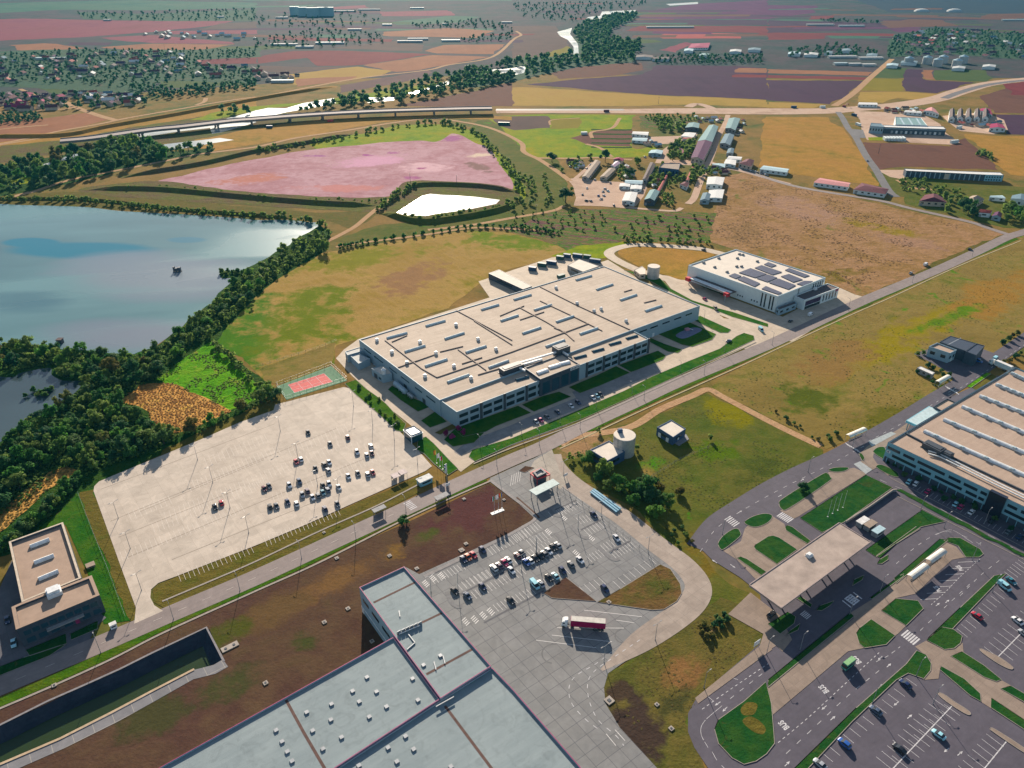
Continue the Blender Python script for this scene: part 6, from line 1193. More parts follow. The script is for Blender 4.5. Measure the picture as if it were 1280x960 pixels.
kiosk('bus_shelter', 'open roadside shelter on the car park side of the main road', 'bus shelter', q(320, 480, [(618, 648)])[0], 5.5, 2.4, 2.8, A_ROAD, STEEL, W_GREY, True); kiosk('bus_shelter', 'open roadside shelter opposite the car park entrance', 'bus shelter', q(320, 480, [(930, 585)])[0], 6, 2.6, 2.8, A_ROAD, STEEL, W_GREY, True)
kiosk('kiosk', 'pale blue kiosk with cream roof by the car park entrance', 'kiosk', E8([(408, 832)])[0], 6.5, 3.4, 2.8, A_ROAD, W_CYAN, R_WHT)
kiosk('bike_shelter', 'left white canopy at the lower edge of the pale car park', 'canopy', E8([(118, 800)])[0], 3.2, 3.2, 2.6, A_ROAD, STEEL, R_PINKW, True); kiosk('bike_shelter', 'right white canopy at the lower edge of the pale car park', 'canopy', E8([(190, 765)])[0], 3.2, 3.2, 2.6, A_ROAD, STEEL, R_PINKW, True)
gh, gps = bld('gatehouse', 'glass walled gatehouse with overhanging tan roof by the flags', 'gatehouse', E8([(198, 292), (300, 255), (382, 315), (272, 356)]), 4.6, GLASSB, ROOF_TAN, .3, .3)
cps = [P(*p, 5.1) for p in E8([(188, 290), (300, 248), (392, 315), (270, 363)])]; m = MB(); m.prism(ccw([g(p) for p in cps]), 4.2, 4.62); m.build('roof_overhang', METALW, gh); o2 = inset_poly([g(p) for p in cps], .5)[1]; m = MB(); m.poly(o2, 5.0); 
for p in ccw([g(p) for p in cps]): m = MB(); c_ = p.lerp(cen(cps), .1); m.box(c_, .3, .3, 4.2); m.build('post', METALW, gh)
gk, gkp = bld('gate_kiosk', 'dark gate kiosk with red roof band at the grey lot entrance', 'kiosk', D8((212, 80)) and [D8(p) for p in ((212, 82), (290, 36), (345, 84), (252, 130))], 4.4, W_DARK, ROOF_WHITE, .7, .8, coping=W_GREY)
cps = [P(*D8(p), 4.2) for p in ((185, 90), (290, 38), (380, 100), (252, 145))]; m = MB(); o_, i_ = inset_poly([g(p) for p in cps], .8)
for k in range(4): m.bar(o_[k] + Vector((0, 0, 3.9)), o_[(k + 1) % 4] + Vector((0, 0, 3.9)), .5, .6)
m.build('roof_band', RED, gk)
for k in range(4): m = MB(); m.box(o_[k], .3, .3, 3.6); m.build('post', RED, gk)
cps = ccw([g(P(*D8(p), 5)) for p in ((170, 262), (410, 146), (476, 195), (240, 312))]); gc = thing('gate_canopy', 'slanted pale teal canopy roof over the grey lot entrance', 'canopy', cen(cps)); m = MB(); m.prism(cps, 4.6, 5.0); m.poly(cps[::-1], 4.6); m.build('roof', paint('pale_teal_roof', (.3, .4, .4), .5), gc)
for k in range(4):
    c_ = cps[k].lerp(cen(cps), .15); m = MB(); m.box(c_, .35, .35, 4.6); m.build('post', STEEL, gc)
GP = 'blue covered pipes by the grey lot'
BLUEP = paint('blue_cover', (.12, .3, .42), .5)
for i, (a, b, lb) in enumerate((((812, 262), (1085, 462), 'upper long blue covered channel on the access road edge'), ((798, 275), (1066, 478), 'middle long blue covered channel on the access road edge'), ((784, 290), (1046, 492), 'lower long blue covered channel on the access road edge'))):
    a, b = P(*D8(a)), P(*D8(b)); root = thing('pipe_rack', lb, 'pipe', (a + b) / 2, 0, GP); m = MB(); m.bar(a + Vector((0, 0, .7)), b + Vector((0, 0, .7)), .9, .5); m.build('cover', BLUEP, root); m = MB()
    for t in range(12): m.box(a.lerp(b, (t + .5) / 12), .3, .7, .5, .4)
    m.build('support', STEEL, root)
GW = 'white kiosks in the bus station compound'
for p0, mt, lb in ((U4([(468, 705)])[0], R_WHT, 'left cream topped cabin in the compound beside the station canopy'), (U4([(505, 722)])[0], R_TAN, 'middle tan topped cabin in the compound beside the station canopy'), (U4([(545, 752)])[0], R_LBL, 'right pale teal topped cabin in the compound beside the station canopy')):
    kiosk('cabin', lb, 'cabin', p0, 5.5, 2.6, 2.6, A_BUS, W_GREY, mt, False, GW)
kiosk('kiosk', 'small white utility cabinet by the road in front of the brown roofed office', 'kiosk', q(0, 720, [(570, 258)])[0], 2.2, 1.6, 2, A_ROAD, METALW, R_WHT); kiosk('kiosk', 'white wooden pallet hut on the lawn beside the brown roofed office', 'hut', L5([(545, 325)])[0], 3, 2.4, .8, A_ROAD, W_CREAM, R_TAN)
# compound wall, hedge line walls
def wall_line(label, pts, h, t, mat, cat='wall', name='boundary_wall'):
    ps_ = [P(*p) for p in pts]; root = thing(name, label, cat, ps_[0]); m = MB()
    for a, b in zip(ps_, ps_[1:]): m.bar(a + Vector((0, 0, h / 2)), b + Vector((0, 0, h / 2)), t, h)
    m.build('panel', mat, root); k = MB()
    for a, b in zip(ps_, ps_[1:]): k.bar(a + Vector((0, 0, h + .06)), b + Vector((0, 0, h + .06)), t + .15, .1)
    k.build('coping', KERB, root)
wall_line('grey wall along the sunken compound beside the flagpole lawn', U4([(385, 698), (500, 625), (620, 540), (640, 538)]), 1.4, .4, W_GREY)
# ---- viaduct
dk_ = q(0, 0, [(300, 703), (460, 688), (740, 648), (920, 630), (1150, 603), (1280, 593)]) + q(320, 0, [(200, 577), (400, 564), (640, 553), (1000, 543), (1180, 540)])
BH = 7.5
dw = cr([g(P(x, y, BH)) for x, y in dk_], False, 6); via = thing('viaduct', 'long concrete viaduct under construction crossing the river flats', 'bridge', dw[len(dw) // 2])
VC = paint('viaduct_concrete', (.22, .18, .17), .85); m = MB(); L_, R_ = ribbon_mb(m, dw, 21, BH)
b = len(m.v)
for l, r in zip(L_, R_): m.v += [(l.x, l.y, BH - 1.8), (r.x, r.y, BH - 1.8)]
for i in range(len(L_) - 1):
    for f in ((b + 2 * i + 1, b + 2 * i, b + 2 * i + 2, b + 2 * i + 3), (2 * i, 2 * i + 2, b + 2 * i + 2, b + 2 * i), (2 * i + 1, b + 2 * i + 1, b + 2 * i + 3, 2 * i + 3)): m.f.append(f); m.m.append(0)
m.build('deck', VC, via)
for side in (L_, R_):
    k = MB()
    for a, b_ in zip(side, side[1:]): k.bar(a + Vector((0, 0, BH + .5)), b_ + Vector((0, 0, BH + .5)), .4, 1.0)
    k.build('parapet', paint('viaduct_parapet', (.27, .23, .215), .85), via)
acc = 0
for a, b_ in zip(dw, dw[1:]):
    acc += (b_ - a).length
    if acc > 44:
        acc = 0; d = (b_ - a).normalized(); s = Vector((-d.y, d.x, 0)); m = MB(); m.box(b_ + Vector((0, 0, BH - 3.2)), 2.2, 20, 1.4, math.atan2(d.y, d.x))
        for t in (-6, 6): m.cyl(b_ + s * t, b_ + s * t + Vector((0, 0, BH - 3.2)), 1.3, None, 10)
        m.build('pier', VC, via)
# ---- far settlements
def block(name, label, cat, p, L, w, h, rot, wm, rm, group=None):
    a = P(*p); m = MB(); m.box(a, L, w, h, rot, 0); m.box(a + Vector((0, 0, h)), L * 1.02, w * 1.04, .4, rot, 1); return tag(m.build(name, [wm, rm]), label, cat, group)
FARW = paint('far_white', (.4, .42, .42), .8); FARB = paint('far_blue', (.3, .42, .46), .7)
for i, (x0, x1, y) in enumerate(((46, 82, 74.5), (808, 867, 35), (1008, 1042, 32), (1048, 1080, 33.5), (1035, 1070, 72.5), (1073, 1103, 74), (1042, 1059, 81.2), (1060, 1076, 81.8), (1077, 1094, 82.6), (1252, 1300, 26), (339, 372, 57), (370, 392, 60), (395, 430, 55), (497, 528, 53), (510, 535, 50), (552, 575, 52), (416, 445, 15), (448, 475, 13), (513, 530, 11), (627, 640, 29), (553, 560, 31), (478, 490, 32), (345, 360, 23), (435, 452, 38), (340, 367, 103), (130, 139, 26), (272, 280, 22))):
    lbs = 'white long building far out on the plain, ' + ('on the left river bank' if x0 < 320 else 'in the town beyond the fields' if x0 < 640 else 'beyond the river among dark fields') ; a, b_ = P(x0, y), P(x1, y); block('far_hall', ('long pale building strip far out on the plain left of the river' if x0 < 640 else 'long pale greenhouse strip far out on the plain right of the river'), 'hall', ((x0 + x1) / 2, y), (b_ - a).length, 11, 4, .04, FARW, FARW if i % 3 else FARB, 'far pale halls left of the river' if x0 < 640 else 'far pale greenhouses right of the river')
for x, y, w_ in ((369, 19, 30), (379, 20, 26), (392, 20.5, 40), (404, 20, 36), (412, 20, 30)): block('apartment_block', 'grey blue tower block in the distant housing estate', 'tower block', (x, y), w_, 18, 26, .1, FARB, FARB, 'distant tower blocks')
for x, lb in ((1152, 'left pale dome on the far plain at the right'), (1193, 'right pale dome on the far plain at the right')):
    a = P(x, 14.5); m = MB(); n_ = 12
    for j in range(4):
        r0, r1 = 26 * math.cos(j * math.pi / 8), 26 * math.cos((j + 1) * math.pi / 8); m.cyl(a + Vector((0, 0, 10 * math.sin(j * math.pi / 8))), a + Vector((0, 0, 10 * math.sin((j + 1) * math.pi / 8))), r0, max(.1, r1), 14, cap=False)
    tag(m.build('dome', FARW), lb, 'dome')
for x, y, lb in ((1135, 81, 'first'), (1158, 80, 'second'), (1171, 83, 'third'), (1178, 79, 'fourth'), (1195, 84, 'fifth'), (1203, 79, 'sixth')): silo('storage_silo', lb + ' pale silo from the left at the far grain depot', 'silo', (x, y), 9, 13, FARW, R_LBL, 14, 3)
for x0, x1, y, rm in ((1108, 1122, 81.5, R_LBL), (1126, 1146, 78, R_DTEAL), (1190, 1206, 85, FARW), (1228, 1244, 83, FARW), (985, 1000, 67, R_LBL), (1005, 1022, 68, FARW), (1030, 1040, 66, R_DTEAL), (1052, 1066, 63, R_DTEAL), (1083, 1096, 69, R_DTEAL), (855, 866, 63, R_LBL), (874, 886, 69, R_TEAL), (912, 926, 64, FARW), (935, 950, 62, R_DTEAL), (795, 815, 71, R_BRN), (815, 836, 73, R_BRN)):
    a, b_ = P(x0, y), P(x1, y); pitched('far_shed', 'sheet roofed farm shed far off on the right bank plain', 'shed', [(x0, y + .5), (x0 + 1, y - 2), (x1 + 1, y - 1.8), (x1, y + .8)], 5, W_WHITE, rm, 1.5, 'far farm sheds on the right bank', False, False, False)
houses = []
def inside(p, poly):
    c = False; n_ = len(poly)
    for i in range(n_):
        (x1, y1), (x2, y2) = poly[i], poly[i - 1]
        if (y1 > p[1]) != (y2 > p[1]) and p[0] < (x2 - x1) * (p[1] - y1) / (y2 - y1) + x1: c = not c
    return c
def scatter(poly, n_, dmin, rng):
    """random points in a pixel polygon, uniform on the ground, at least dmin metres apart"""
    W_ = [P(x, y) for x, y in poly]; wp = [(p.x, p.y) for p in W_]; x0, x1 = min(p[0] for p in wp), max(p[0] for p in wp); y0, y1 = min(p[1] for p in wp), max(p[1] for p in wp); out = []; tries = 0; cell = {}
    while len(out) < n_ and tries < n_ * 60:
        tries += 1; p = (rng.uniform(x0, x1), rng.uniform(y0, y1))
        if not inside(p, wp): continue
        c = (int(p[0] // dmin), int(p[1] // dmin))
        if any((p[0] - r[0]) ** 2 + (p[1] - r[1]) ** 2 < dmin * dmin for i in (-1, 0, 1) for j in (-1, 0, 1) for r in cell.get((c[0] + i, c[1] + j), ())): continue
        cell.setdefault(c, []).append(p); out.append(p)
    return out
rng = random.Random(5)
def far_houses(poly, n_, dmin, mats, where, sc=1.0):
    hm = {}
    for k, (mn, rm) in enumerate(mats):
        m = MB(); L, w, h, r = 12, 9, 3.4, 3.0
        m.box((0, 0, 0), L, w, h, 0, 0); m.add([(-L * .54, -w * .56, h), (L * .54, -w * .56, h), (L * .54, 0, h + r), (-L * .54, 0, h + r), (L * .54, w * .56, h), (-L * .54, w * .56, h)], [(0, 1, 2, 3), (4, 5, 3, 2)], 1); m.add([(-L / 2, -w / 2, h), (-L / 2, w / 2, h), (-L / 2, 0, h + r), (L / 2, -w / 2, h), (L / 2, w / 2, h), (L / 2, 0, h + r)], [(1, 0, 2), (3, 4, 5)], 0)
        m.box((L * .2, w * .12, h + r * .5), .9, .9, r * .8, 0, 0); hm[k] = m.mesh('village_house', [W_CREAM, rm])
    for p in scatter(poly, n_, dmin, rng):
        k = rng.randrange(len(mats)); o = bpy.data.objects.new('village_house', hm[k]); COL.objects.link(o); o.location = (p[0], p[1], 0); o.rotation_euler = (0, 0, rng.choice((0, 1.57)) + rng.uniform(-.25, .25) + .2); s_ = sc * rng.uniform(.75, 1.25); o.scale = (s_ * rng.uniform(.8, 1.4), s_, s_)
        tag(o, f'small {mats[k][0]} roofed house in the {where}', 'house', f'{mats[k][0]} roofed houses in the {where}')
HM = [('dark red', R_MAR), ('magenta', R_MAG), ('brown', R_BRN), ('purple', R_PURP)]
HN = [('dark red', R_MAR), ('brown', R_BRN), ('pale blue', R_DTEAL), ('purple', R_PURP), ('white', R_WHT), ('rust red', R_RED)]
far_houses(q(0, 0, [(-40, 480), (150, 465), (330, 490), (330, 545), (150, 555), (-40, 560)]), 34, 16, HM, 'red roofed hamlet on the far left')
far_houses(q(0, 0, [(340, 465), (480, 470), (700, 490), (700, 520), (480, 545), (420, 510)]), 30, 16, HN, 'hamlet by the left river track')
far_houses(q(0, 0, [(-40, 300), (400, 270), (900, 265), (1000, 320), (1280, 335), (1300, 395), (900, 385), (600, 395), (-40, 420)]), 105, 22, HN, 'large wooded village on the far left')
far_houses(q(320, 0, [(-20, 360), (100, 365), (240, 385), (150, 400), (0, 410)]), 8, 18, HM, 'hamlet below the tan fields')
far_houses(q(960, 0, [(620, 190), (840, 150), (1300, 175), (1300, 295), (1000, 285), (640, 280)]), 70, 24, HN, 'wooded village on the far right')
far_houses(q(0, 0, [(640, 160), (1280, 165), (1280, 205), (800, 195)]), 22, 25, [('white', R_WHT), ('pale blue', R_LBL)], 'line of buildings between pink fields')

HV = [('dark red', R_MAR), ('brown', R_BRN), ('pale blue', R_LBL), ('white', R_WHT), ('rust red', R_RED), ('blue', R_DTEAL)]
for poly, n_ in ((VA([(230, 265), (340, 250), (420, 300), (330, 335)]), 7), (VB([(650, 640), (900, 655), (880, 705), (660, 700)]), 6), (VA([(1010, 20), (1160, 70), (1130, 110), (1010, 120)]), 5), (VB([(560, 140), (830, 150), (820, 200), (600, 190)]), 9), (VA([(790, 300), (880, 320), (890, 430), (800, 430)]), 5), (VA([(1040, 470), (1130, 420), (1120, 530)]), 3), (VB([(1000, 160), (1060, 170), (1010, 330), (960, 320)]), 5)): far_houses(poly, n_, 8, HV, 'works village beside the tan field', .55)
far_houses(C8([(420, 100), (640, 88), (800, 95), (870, 155), (640, 145), (440, 130)]), 14, 10, HV, 'yard behind the long depot', .6); far_houses(V9([(880, 600), (1060, 600), (1180, 610), (1130, 640), (960, 640)]), 10, 10, HV, 'lot with the gabled halls', .6)
# ================================================================ VEHICLES
TYRE = paint('tyre', (.02, .02, .022), .8); CARGL = glass_mat('car_window', (.012, .016, .022), .08)
def loft(m, secs, mi=0):
    """secs: list of (x, halfwidth bottom, halfwidth top, zb, zt)"""
    b = len(m.v); k = 6
    for x, wb, wt, zb, zt in secs:
        ch = min(.12, (zt - zb) * .3)
        m.v += [(x, -wb, zb), (x, -wb - .03, zb + (zt - zb) * .5), (x, -wt, zt), (x, wt, zt), (x, wb + .03, zb + (zt - zb) * .5), (x, wb, zb)]
    for i in range(len(secs) - 1):
        for j in range(k):
            a, c = b + i * k + j, b + i * k + (j + 1) % k
            m.f.append((a, a + k, c + k, c)); m.m.append(mi)
    m.f.append(tuple(b + j for j in range(k))); m.m.append(mi); e = b + (len(secs) - 1) * k; m.f.append(tuple(e + j for j in range(k))[::-1]); m.m.append(mi)
def car_meshes(kind):
    B = MB(); G = MB(); H = MB()
    if kind == 'van':
        loft(B, [(-2.6, .85, .85, .3, 1.1), (-2.5, .95, .93, .25, 1.15), (1.7, .97, .95, .25, 1.15), (2.3, .92, .85, .25, 1.0), (2.6, .8, .72, .35, .8)])
        loft(G, [(-2.52, .93, .86, 1.14, 2.0), (1.0, .93, .86, 1.14, 2.0), (2.0, .88, .8, 1.05, 1.12)])
        loft(B, [(-2.55, .9, .84, 1.98, 2.14), (-.8, .92, .86, 1.98, 2.16), (1.05, .86, .8, 1.96, 2.1)]); loft(B, [(-2.56, .955, .88, 1.12, 2.02), (-.6, .955, .88, 1.12, 2.02)]); wb, wr, W = 1.6, .36, .95; hx = 2.52
    else:
        k = 1.12 if kind == 'suv' else 1.0
        loft(B, [(-2.2, .72, .68, .38, .78 * k), (-2.05, .86, .82, .27, .92 * k), (-1.2, .9, .87, .24, .95 * k), (.75, .9, .87, .24, .93 * k), (1.75, .87, .8, .25, .8 * k), (2.15, .76, .66, .32, .62 * k)])
        loft(G, [(-1.95 if kind != 'car' else -1.7, .8, .72, .9 * k, .98 * k), (-1.5 if kind != 'car' else -1.05, .83, .66, .92 * k, 1.42 * k), (.1, .83, .66, .92 * k, 1.42 * k), (1.05, .8, .74, .9 * k, .95 * k)])
        loft(B, [(-1.5 if kind != 'car' else -1.02, .67, .6, 1.405 * k, 1.47 * k), (-.4, .68, .62, 1.405 * k, 1.49 * k), (.12, .66, .6, 1.405 * k, 1.46 * k)]); 
        for s in (-1, 1): B.bar((-.45, s * .78, .92 * k), (-.45, s * .665, 1.42 * k), .09)
        wb, wr, W = 1.32, .33, .88; hx = 2.08
    Wh = MB(); Wh.cyl((0, -.11, 0), (0, .11, 0), wr, None, 14, 0); Wh.cyl((0, -.125, 0), (0, .125, 0), wr * .55, None, 10, 1)
    for s in (-1, 1): H.box((hx - .08, s * W * .62, .62), .22, .3, .14)
    return dict(body=B, window=G, wheel=Wh, headlight=H, wb=wb, wr=wr, W=W)
RIM = paint('wheel_rim', (.3, .31, .32), .35, metal=.6); LAMPG = paint('headlight_glass', (.6, .62, .62), .15)
CARS = {}
_cp = {}
def carpaint(c):
    pal = dict(black=(.012, .012, .016), white=(.68, .69, .7), silver=(.34, .36, .39), grey=(.11, .12, .135), red=(.42, .012, .03), magenta=(.42, .01, .1), blue=(.02, .09, .34), navy=(.012, .025, .085), teal=(.03, .2, .26), orange=(.55, .13, .05), maroon=(.12, .012, .025), purple=(.06, .025, .06), cyan=(.3, .6, .68), tan=(.42, .33, .24), slate=(.07, .1, .16))
    if c not in _cp:
        m, nt, b = newmat('car_paint_' + c); b.inputs['Base Color'].default_value = (*pal[c], 1); b.inputs['Roughness'].default_value = .3; b.inputs['Coat Weight'].default_value = .6; b.inputs['Coat Roughness'].default_value = .08; _cp[c] = m
    return _cp[c]
def car(p, d, colour, label, group=None, kind='car', jit=.06, scale=1.0):
    if kind not in CARS:
        g_ = car_meshes(kind); base = carpaint('black')
        CARS[kind] = dict(body=g_['body'].mesh('car_body', base), window=g_['window'].mesh('car_window', CARGL), wheel=g_['wheel'].mesh('car_wheel', [TYRE, RIM]), headlight=g_['headlight'].mesh('car_headlight', LAMPG), g=g_)
    c = CARS[kind]; a = P(*p, .19); v = P(p[0] + d[0], p[1] + d[1]) - P(*p); rz = math.atan2(v.y, v.x) + rcar.uniform(-jit, jit)
    root = thing('parked_car' if kind != 'van' else 'parked_van', label, 'car' if kind != 'van' else 'van', a, rz, group); root.scale = (scale,) * 3
    def part(nm, me, loc=(0, 0, 0)):
        o = bpy.data.objects.new(nm, me); COL.objects.link(o); o.parent = root; o.location = loc; return o
    b = part('body', c['body']); b.material_slots[0].link = 'OBJECT'; b.material_slots[0].material = carpaint(colour)
    part('window', c['window'])
    for sx_ in (-1, 1):
        for sy_ in (-1, 1): part('wheel', c['wheel'], (sx_ * c['g']['wb'], sy_ * c['g']['W'], c['g']['wr']))
    part('headlight', c['headlight']); return root
rcar = random.Random(3)
M8 = lambda x, y: (320 + x / 8, 520 + y / 8)
D1 = (5, 11); U1 = (-5, -11)
GBIG = 'cars in the big pale car park'
for x, y, c, d, k, lb in (
 (522, 172, 'black', D1, 'car', 'black car standing alone furthest up the pale car park'),
 (742, 288, 'grey', D1, 'car', 'grey car alone in the upper middle of the pale car park'),
 (918, 218, 'maroon', U1, 'car', 'dark maroon car alone at the upper right of the pale car park'),
 (1150, 308, 'white', U1, 'suv', 'white car uppermost in the right hand cluster of the pale car park'),
 (1012, 370, 'white', D1, 'suv', 'white car left of the close cluster at the right of the pale car park'),
 (1110, 398, 'silver', U1, 'car', 'silver car beside the maroon one in the right cluster of the pale car park'),
 (1160, 380, 'maroon', D1, 'car', 'maroon car directly under the uppermost white car of the right cluster'),
 (403, 465, 'red', D1, 'car', 'bright red car beside a white one in the left middle of the pale car park'),
 (452, 440, 'white', U1, 'car', 'white car touching the bright red one in the left middle of the pale car park'),
 (596, 532, 'black', D1, 'car', 'black car alone just left of the middle trio in the pale car park'),
 (682, 492, 'black', U1, 'car', 'black car on the left of the middle trio in the pale car park'),
 (733, 472, 'white', D1, 'car', 'white car at the top right of the middle trio in the pale car park'),
 (725, 552, 'silver', U1, 'car', 'silver car lowest of the middle trio in the pale car park'),
 (925, 612, 'white', D1, 'car', 'white car left of the lone grey one in the right lower row of cars'),
 (1020, 582, 'grey', D1, 'car', 'grey car alone in the right lower row of the pale car park'),
 (1118, 592, 'silver', U1, 'car', 'silver car next to the red one at the right of the pale car park'),
 (1168, 572, 'red', D1, 'car', 'red car at the right end of the lower row of the pale car park'),
 (435, 664, 'slate', D1, 'suv', 'slate blue car alone above the lower left cluster of the pale car park'),
 (335, 702, 'white', D1, 'suv', 'white car alone between the left pair and the slate car'),
 (85, 735, 'maroon', D1, 'car', 'dark maroon car on the left of the leftmost close pair'),
 (133, 708, 'grey', D1, 'car', 'grey car on the right of the leftmost close pair'),
 (142, 914, 'black', U1, 'car', 'black car at the left end of the bottom row of the pale car park'),
 (207, 908, 'grey', D1, 'car', 'grey car second from the left in the bottom row of the pale car park'),
 (317, 868, 'navy', D1, 'car', 'navy car third from the left in the bottom row of the pale car park'),
 (408, 884, 'white', U1, 'car', 'white car fourth from the left in the bottom row of the pale car park'),
 (465, 798, 'silver', D1, 'suv', 'silver car at the left end of the lower cluster of the pale car park'),
 (515, 757, 'purple', U1, 'car', 'dark purple car behind the silver one at the left of the lower cluster'),
 (568, 822, 'white', D1, 'car', 'white car at the bottom of the lower cluster of the pale car park'),
 (623, 803, 'grey', U1, 'car', 'grey car between the white and the teal one in the lower cluster'),
 (670, 775, 'teal', D1, 'car', 'teal car in the middle of the lower cluster of the pale car park'),
 (720, 747, 'slate', U1, 'car', 'slate car at the right end of the lower cluster of the pale car park'),
 (672, 704, 'black', D1, 'car', 'black car at the top left of the lower cluster of the pale car park'),
 (732, 688, 'white', D1, 'suv', 'white car at the top right of the lower cluster of the pale car park'),
 (828, 722, 'white', D1, 'car', 'white car alone right of the lower cluster by the lamp post'),
 (815, 888, 'grey', D1, 'car', 'grey car alone near the lower kerb of the pale car park'),
 (690, 935, 'navy', U1, 'car', 'navy car closest to the lower kerb of the pale car park')):
    car(M8(x, y), d, c, lb, GBIG, k)
car((269, 635), D1, 'black', 'black car of the lone pair in the empty half of the pale car park', GBIG); car((277, 629.5), U1, 'red', 'red car of the lone pair in the empty half of the pale car park', GBIG)
GL2 = 'cars in the grey lot'
D2 = (7.5, 8.2); U2 = (-7.5, -8.2)
for p, c, d, k, lb in (
 (B8((395, 322)), 'navy', D2, 'car', 'navy car left of the orange one at the top kerb of the grey lot'), (B8((442, 300)), 'orange', D2, 'car', 'orange car at the top kerb of the grey lot'), (B8((495, 278)), 'red', D2, 'car', 'red car right of the orange one at the top kerb of the grey lot'), (B8((585, 228)), 'navy', D2, 'suv', 'navy car alone at the top kerb of the grey lot'),
 (B8((698, 408)), 'white', U2, 'suv', 'white car at the left end of the short row with the magenta car'), (B8((752, 385)), 'purple', U2, 'car', 'dark purple car left of the magenta car in the grey lot'), (B8((805, 355)), 'magenta', D2, 'car', 'magenta car in the middle of the grey lot'), (B8((842, 330)), 'white', U2, 'car', 'white car right of the magenta car in the grey lot'),
 (B8((875, 432)), 'white', D2, 'car', 'white car alone below the magenta car row in the grey lot'), (B8((935, 285)), 'maroon', U2, 'car', 'dark maroon car above the bright blue one in the grey lot'), (B8((985, 262)), 'grey', D2, 'car', 'grey car beside the dark maroon one in the grey lot'), (B8((1022, 352)), 'blue', D2, 'car', 'bright blue car at the left end of the long row in the grey lot'),
 (B8((1062, 335)), 'white', U2, 'car', 'white car next to the bright blue one in the grey lot'), (B8((1112, 312)), 'black', D2, 'car', 'black car third from the left in the long row of the grey lot'), (B8((1158, 288)), 'black', D2, 'suv', 'black car fourth from the left in the long row of the grey lot'), (B8((1202, 266)), 'grey', U2, 'car', 'dark grey car fifth from the left in the long row of the grey lot'),
 (B8((1247, 240)), 'white', D2, 'car', 'white car sixth from the left in the long row of the grey lot'), (D8((412, 842)), 'black', D2, 'car', 'black car seventh in the long row of the grey lot'), (D8((458, 820)), 'silver', U2, 'car', 'silver car at the right end of the long row in the grey lot'),
 (B8((308, 637)), 'black', D2, 'car', 'black car on the rounded island at the lower left of the grey lot'), (B8((435, 687)), 'slate', D2, 'car', 'slate car right of the rounded island at the lower left of the grey lot'), (B8((585, 592)), 'navy', D2, 'car', 'navy car alone on the gutter line of the grey lot'), (B8((868, 732)), 'black', D2, 'car', 'black car alone near the hatched bays of the grey lot'),
 (B8((1168, 566)), 'silver', U2, 'car', 'silver car tucked beside the white van in the grey lot'), (B8((1248, 506)), 'black', D2, 'car', 'black car at the left end of the lower row in the grey lot'), ((694, 721), 'cyan', U2, 'car', 'pale cyan car second in the lower row of the grey lot'), ((703, 714), 'navy', D2, 'suv', 'navy car third in the lower row of the grey lot'), ((713.5, 706.5), 'grey', U2, 'car', 'grey car fourth in the lower row of the grey lot'), ((725, 701), 'white', D2, 'car', 'white car at the right end of the lower row in the grey lot'),
 ((742, 644), 'navy', D2, 'car', 'navy car alone in the upper right bays of the grey lot'), ((770.5, 673.5), 'white', D2, 'car', 'white car alone in the right hand bays of the grey lot'), ((756, 737), 'navy', D2, 'suv', 'navy car by the corner of the brown island in the grey lot')):
    car(p, d, c, lb, GL2, k)
car(B8((1108, 578)), D2, 'cyan', 'large pale van parked by the dark triangular island of the grey lot', GL2, 'van')
GF = 'cars in front of the factory'
FV = (9, 8)
for p, c, lb, k in (((670, 528), 'silver', 'silver car at the left end of the row in front of the factory', 'car'), ((676, 526), 'magenta', 'magenta car at the left end of the row in front of the factory', 'car'), ((684, 522), 'grey', 'grey car third from the left in front of the factory', 'car'), ((697, 516), 'navy', 'navy car alone fourth from the left in front of the factory', 'car'), ((714, 508.5), 'white', 'white car alone in the middle of the factory front row', 'car'), ((722.5, 504), 'navy', 'dark navy car right of the lone white car in front of the factory', 'suv'), ((741, 498), 'white', 'white car on the left of the trio in front of the factory', 'car'), ((746, 496), 'cyan', 'pale car in the middle of the trio in front of the factory', 'car'), ((750.5, 493.5), 'black', 'black car on the right of the trio in front of the factory', 'car')):
    car(p, FV, c, lb, GF, k)
GO = 'cars in the office front lot'
OV = (6, -6.5)
for p, c, lb, k in (((1135.8, 603), 'cyan', 'pale cyan car at the left end of the office front row', 'car'), ((1144.5, 605.5), 'white', 'white car second in the office front row', 'suv'), ((1159.5, 615), 'magenta', 'magenta car alone third in the office front row', 'car'), ((1194, 631), 'cyan', 'pale cyan car beside a magenta one before the dark glass entrance', 'car'), ((1200.5, 634.5), 'magenta', 'magenta car beside a pale one before the dark glass entrance', 'car'), ((1214, 641), 'white', 'white car right of the magenta one before the dark glass entrance', 'car'), ((1239, 652), 'black', 'black car in the shade under the dark glass entrance', 'car'), ((1260, 666), 'grey', 'grey car in the shade right of the dark glass entrance', 'car'), ((1274, 672), 'navy', 'navy car at the right edge of the office front row', 'car')):
    car(p, OV, c, lb, GO, k)
GR = 'cars in the lower right lots'
RV = (13.5, 10.5); RU = (-13.5, -10.5)
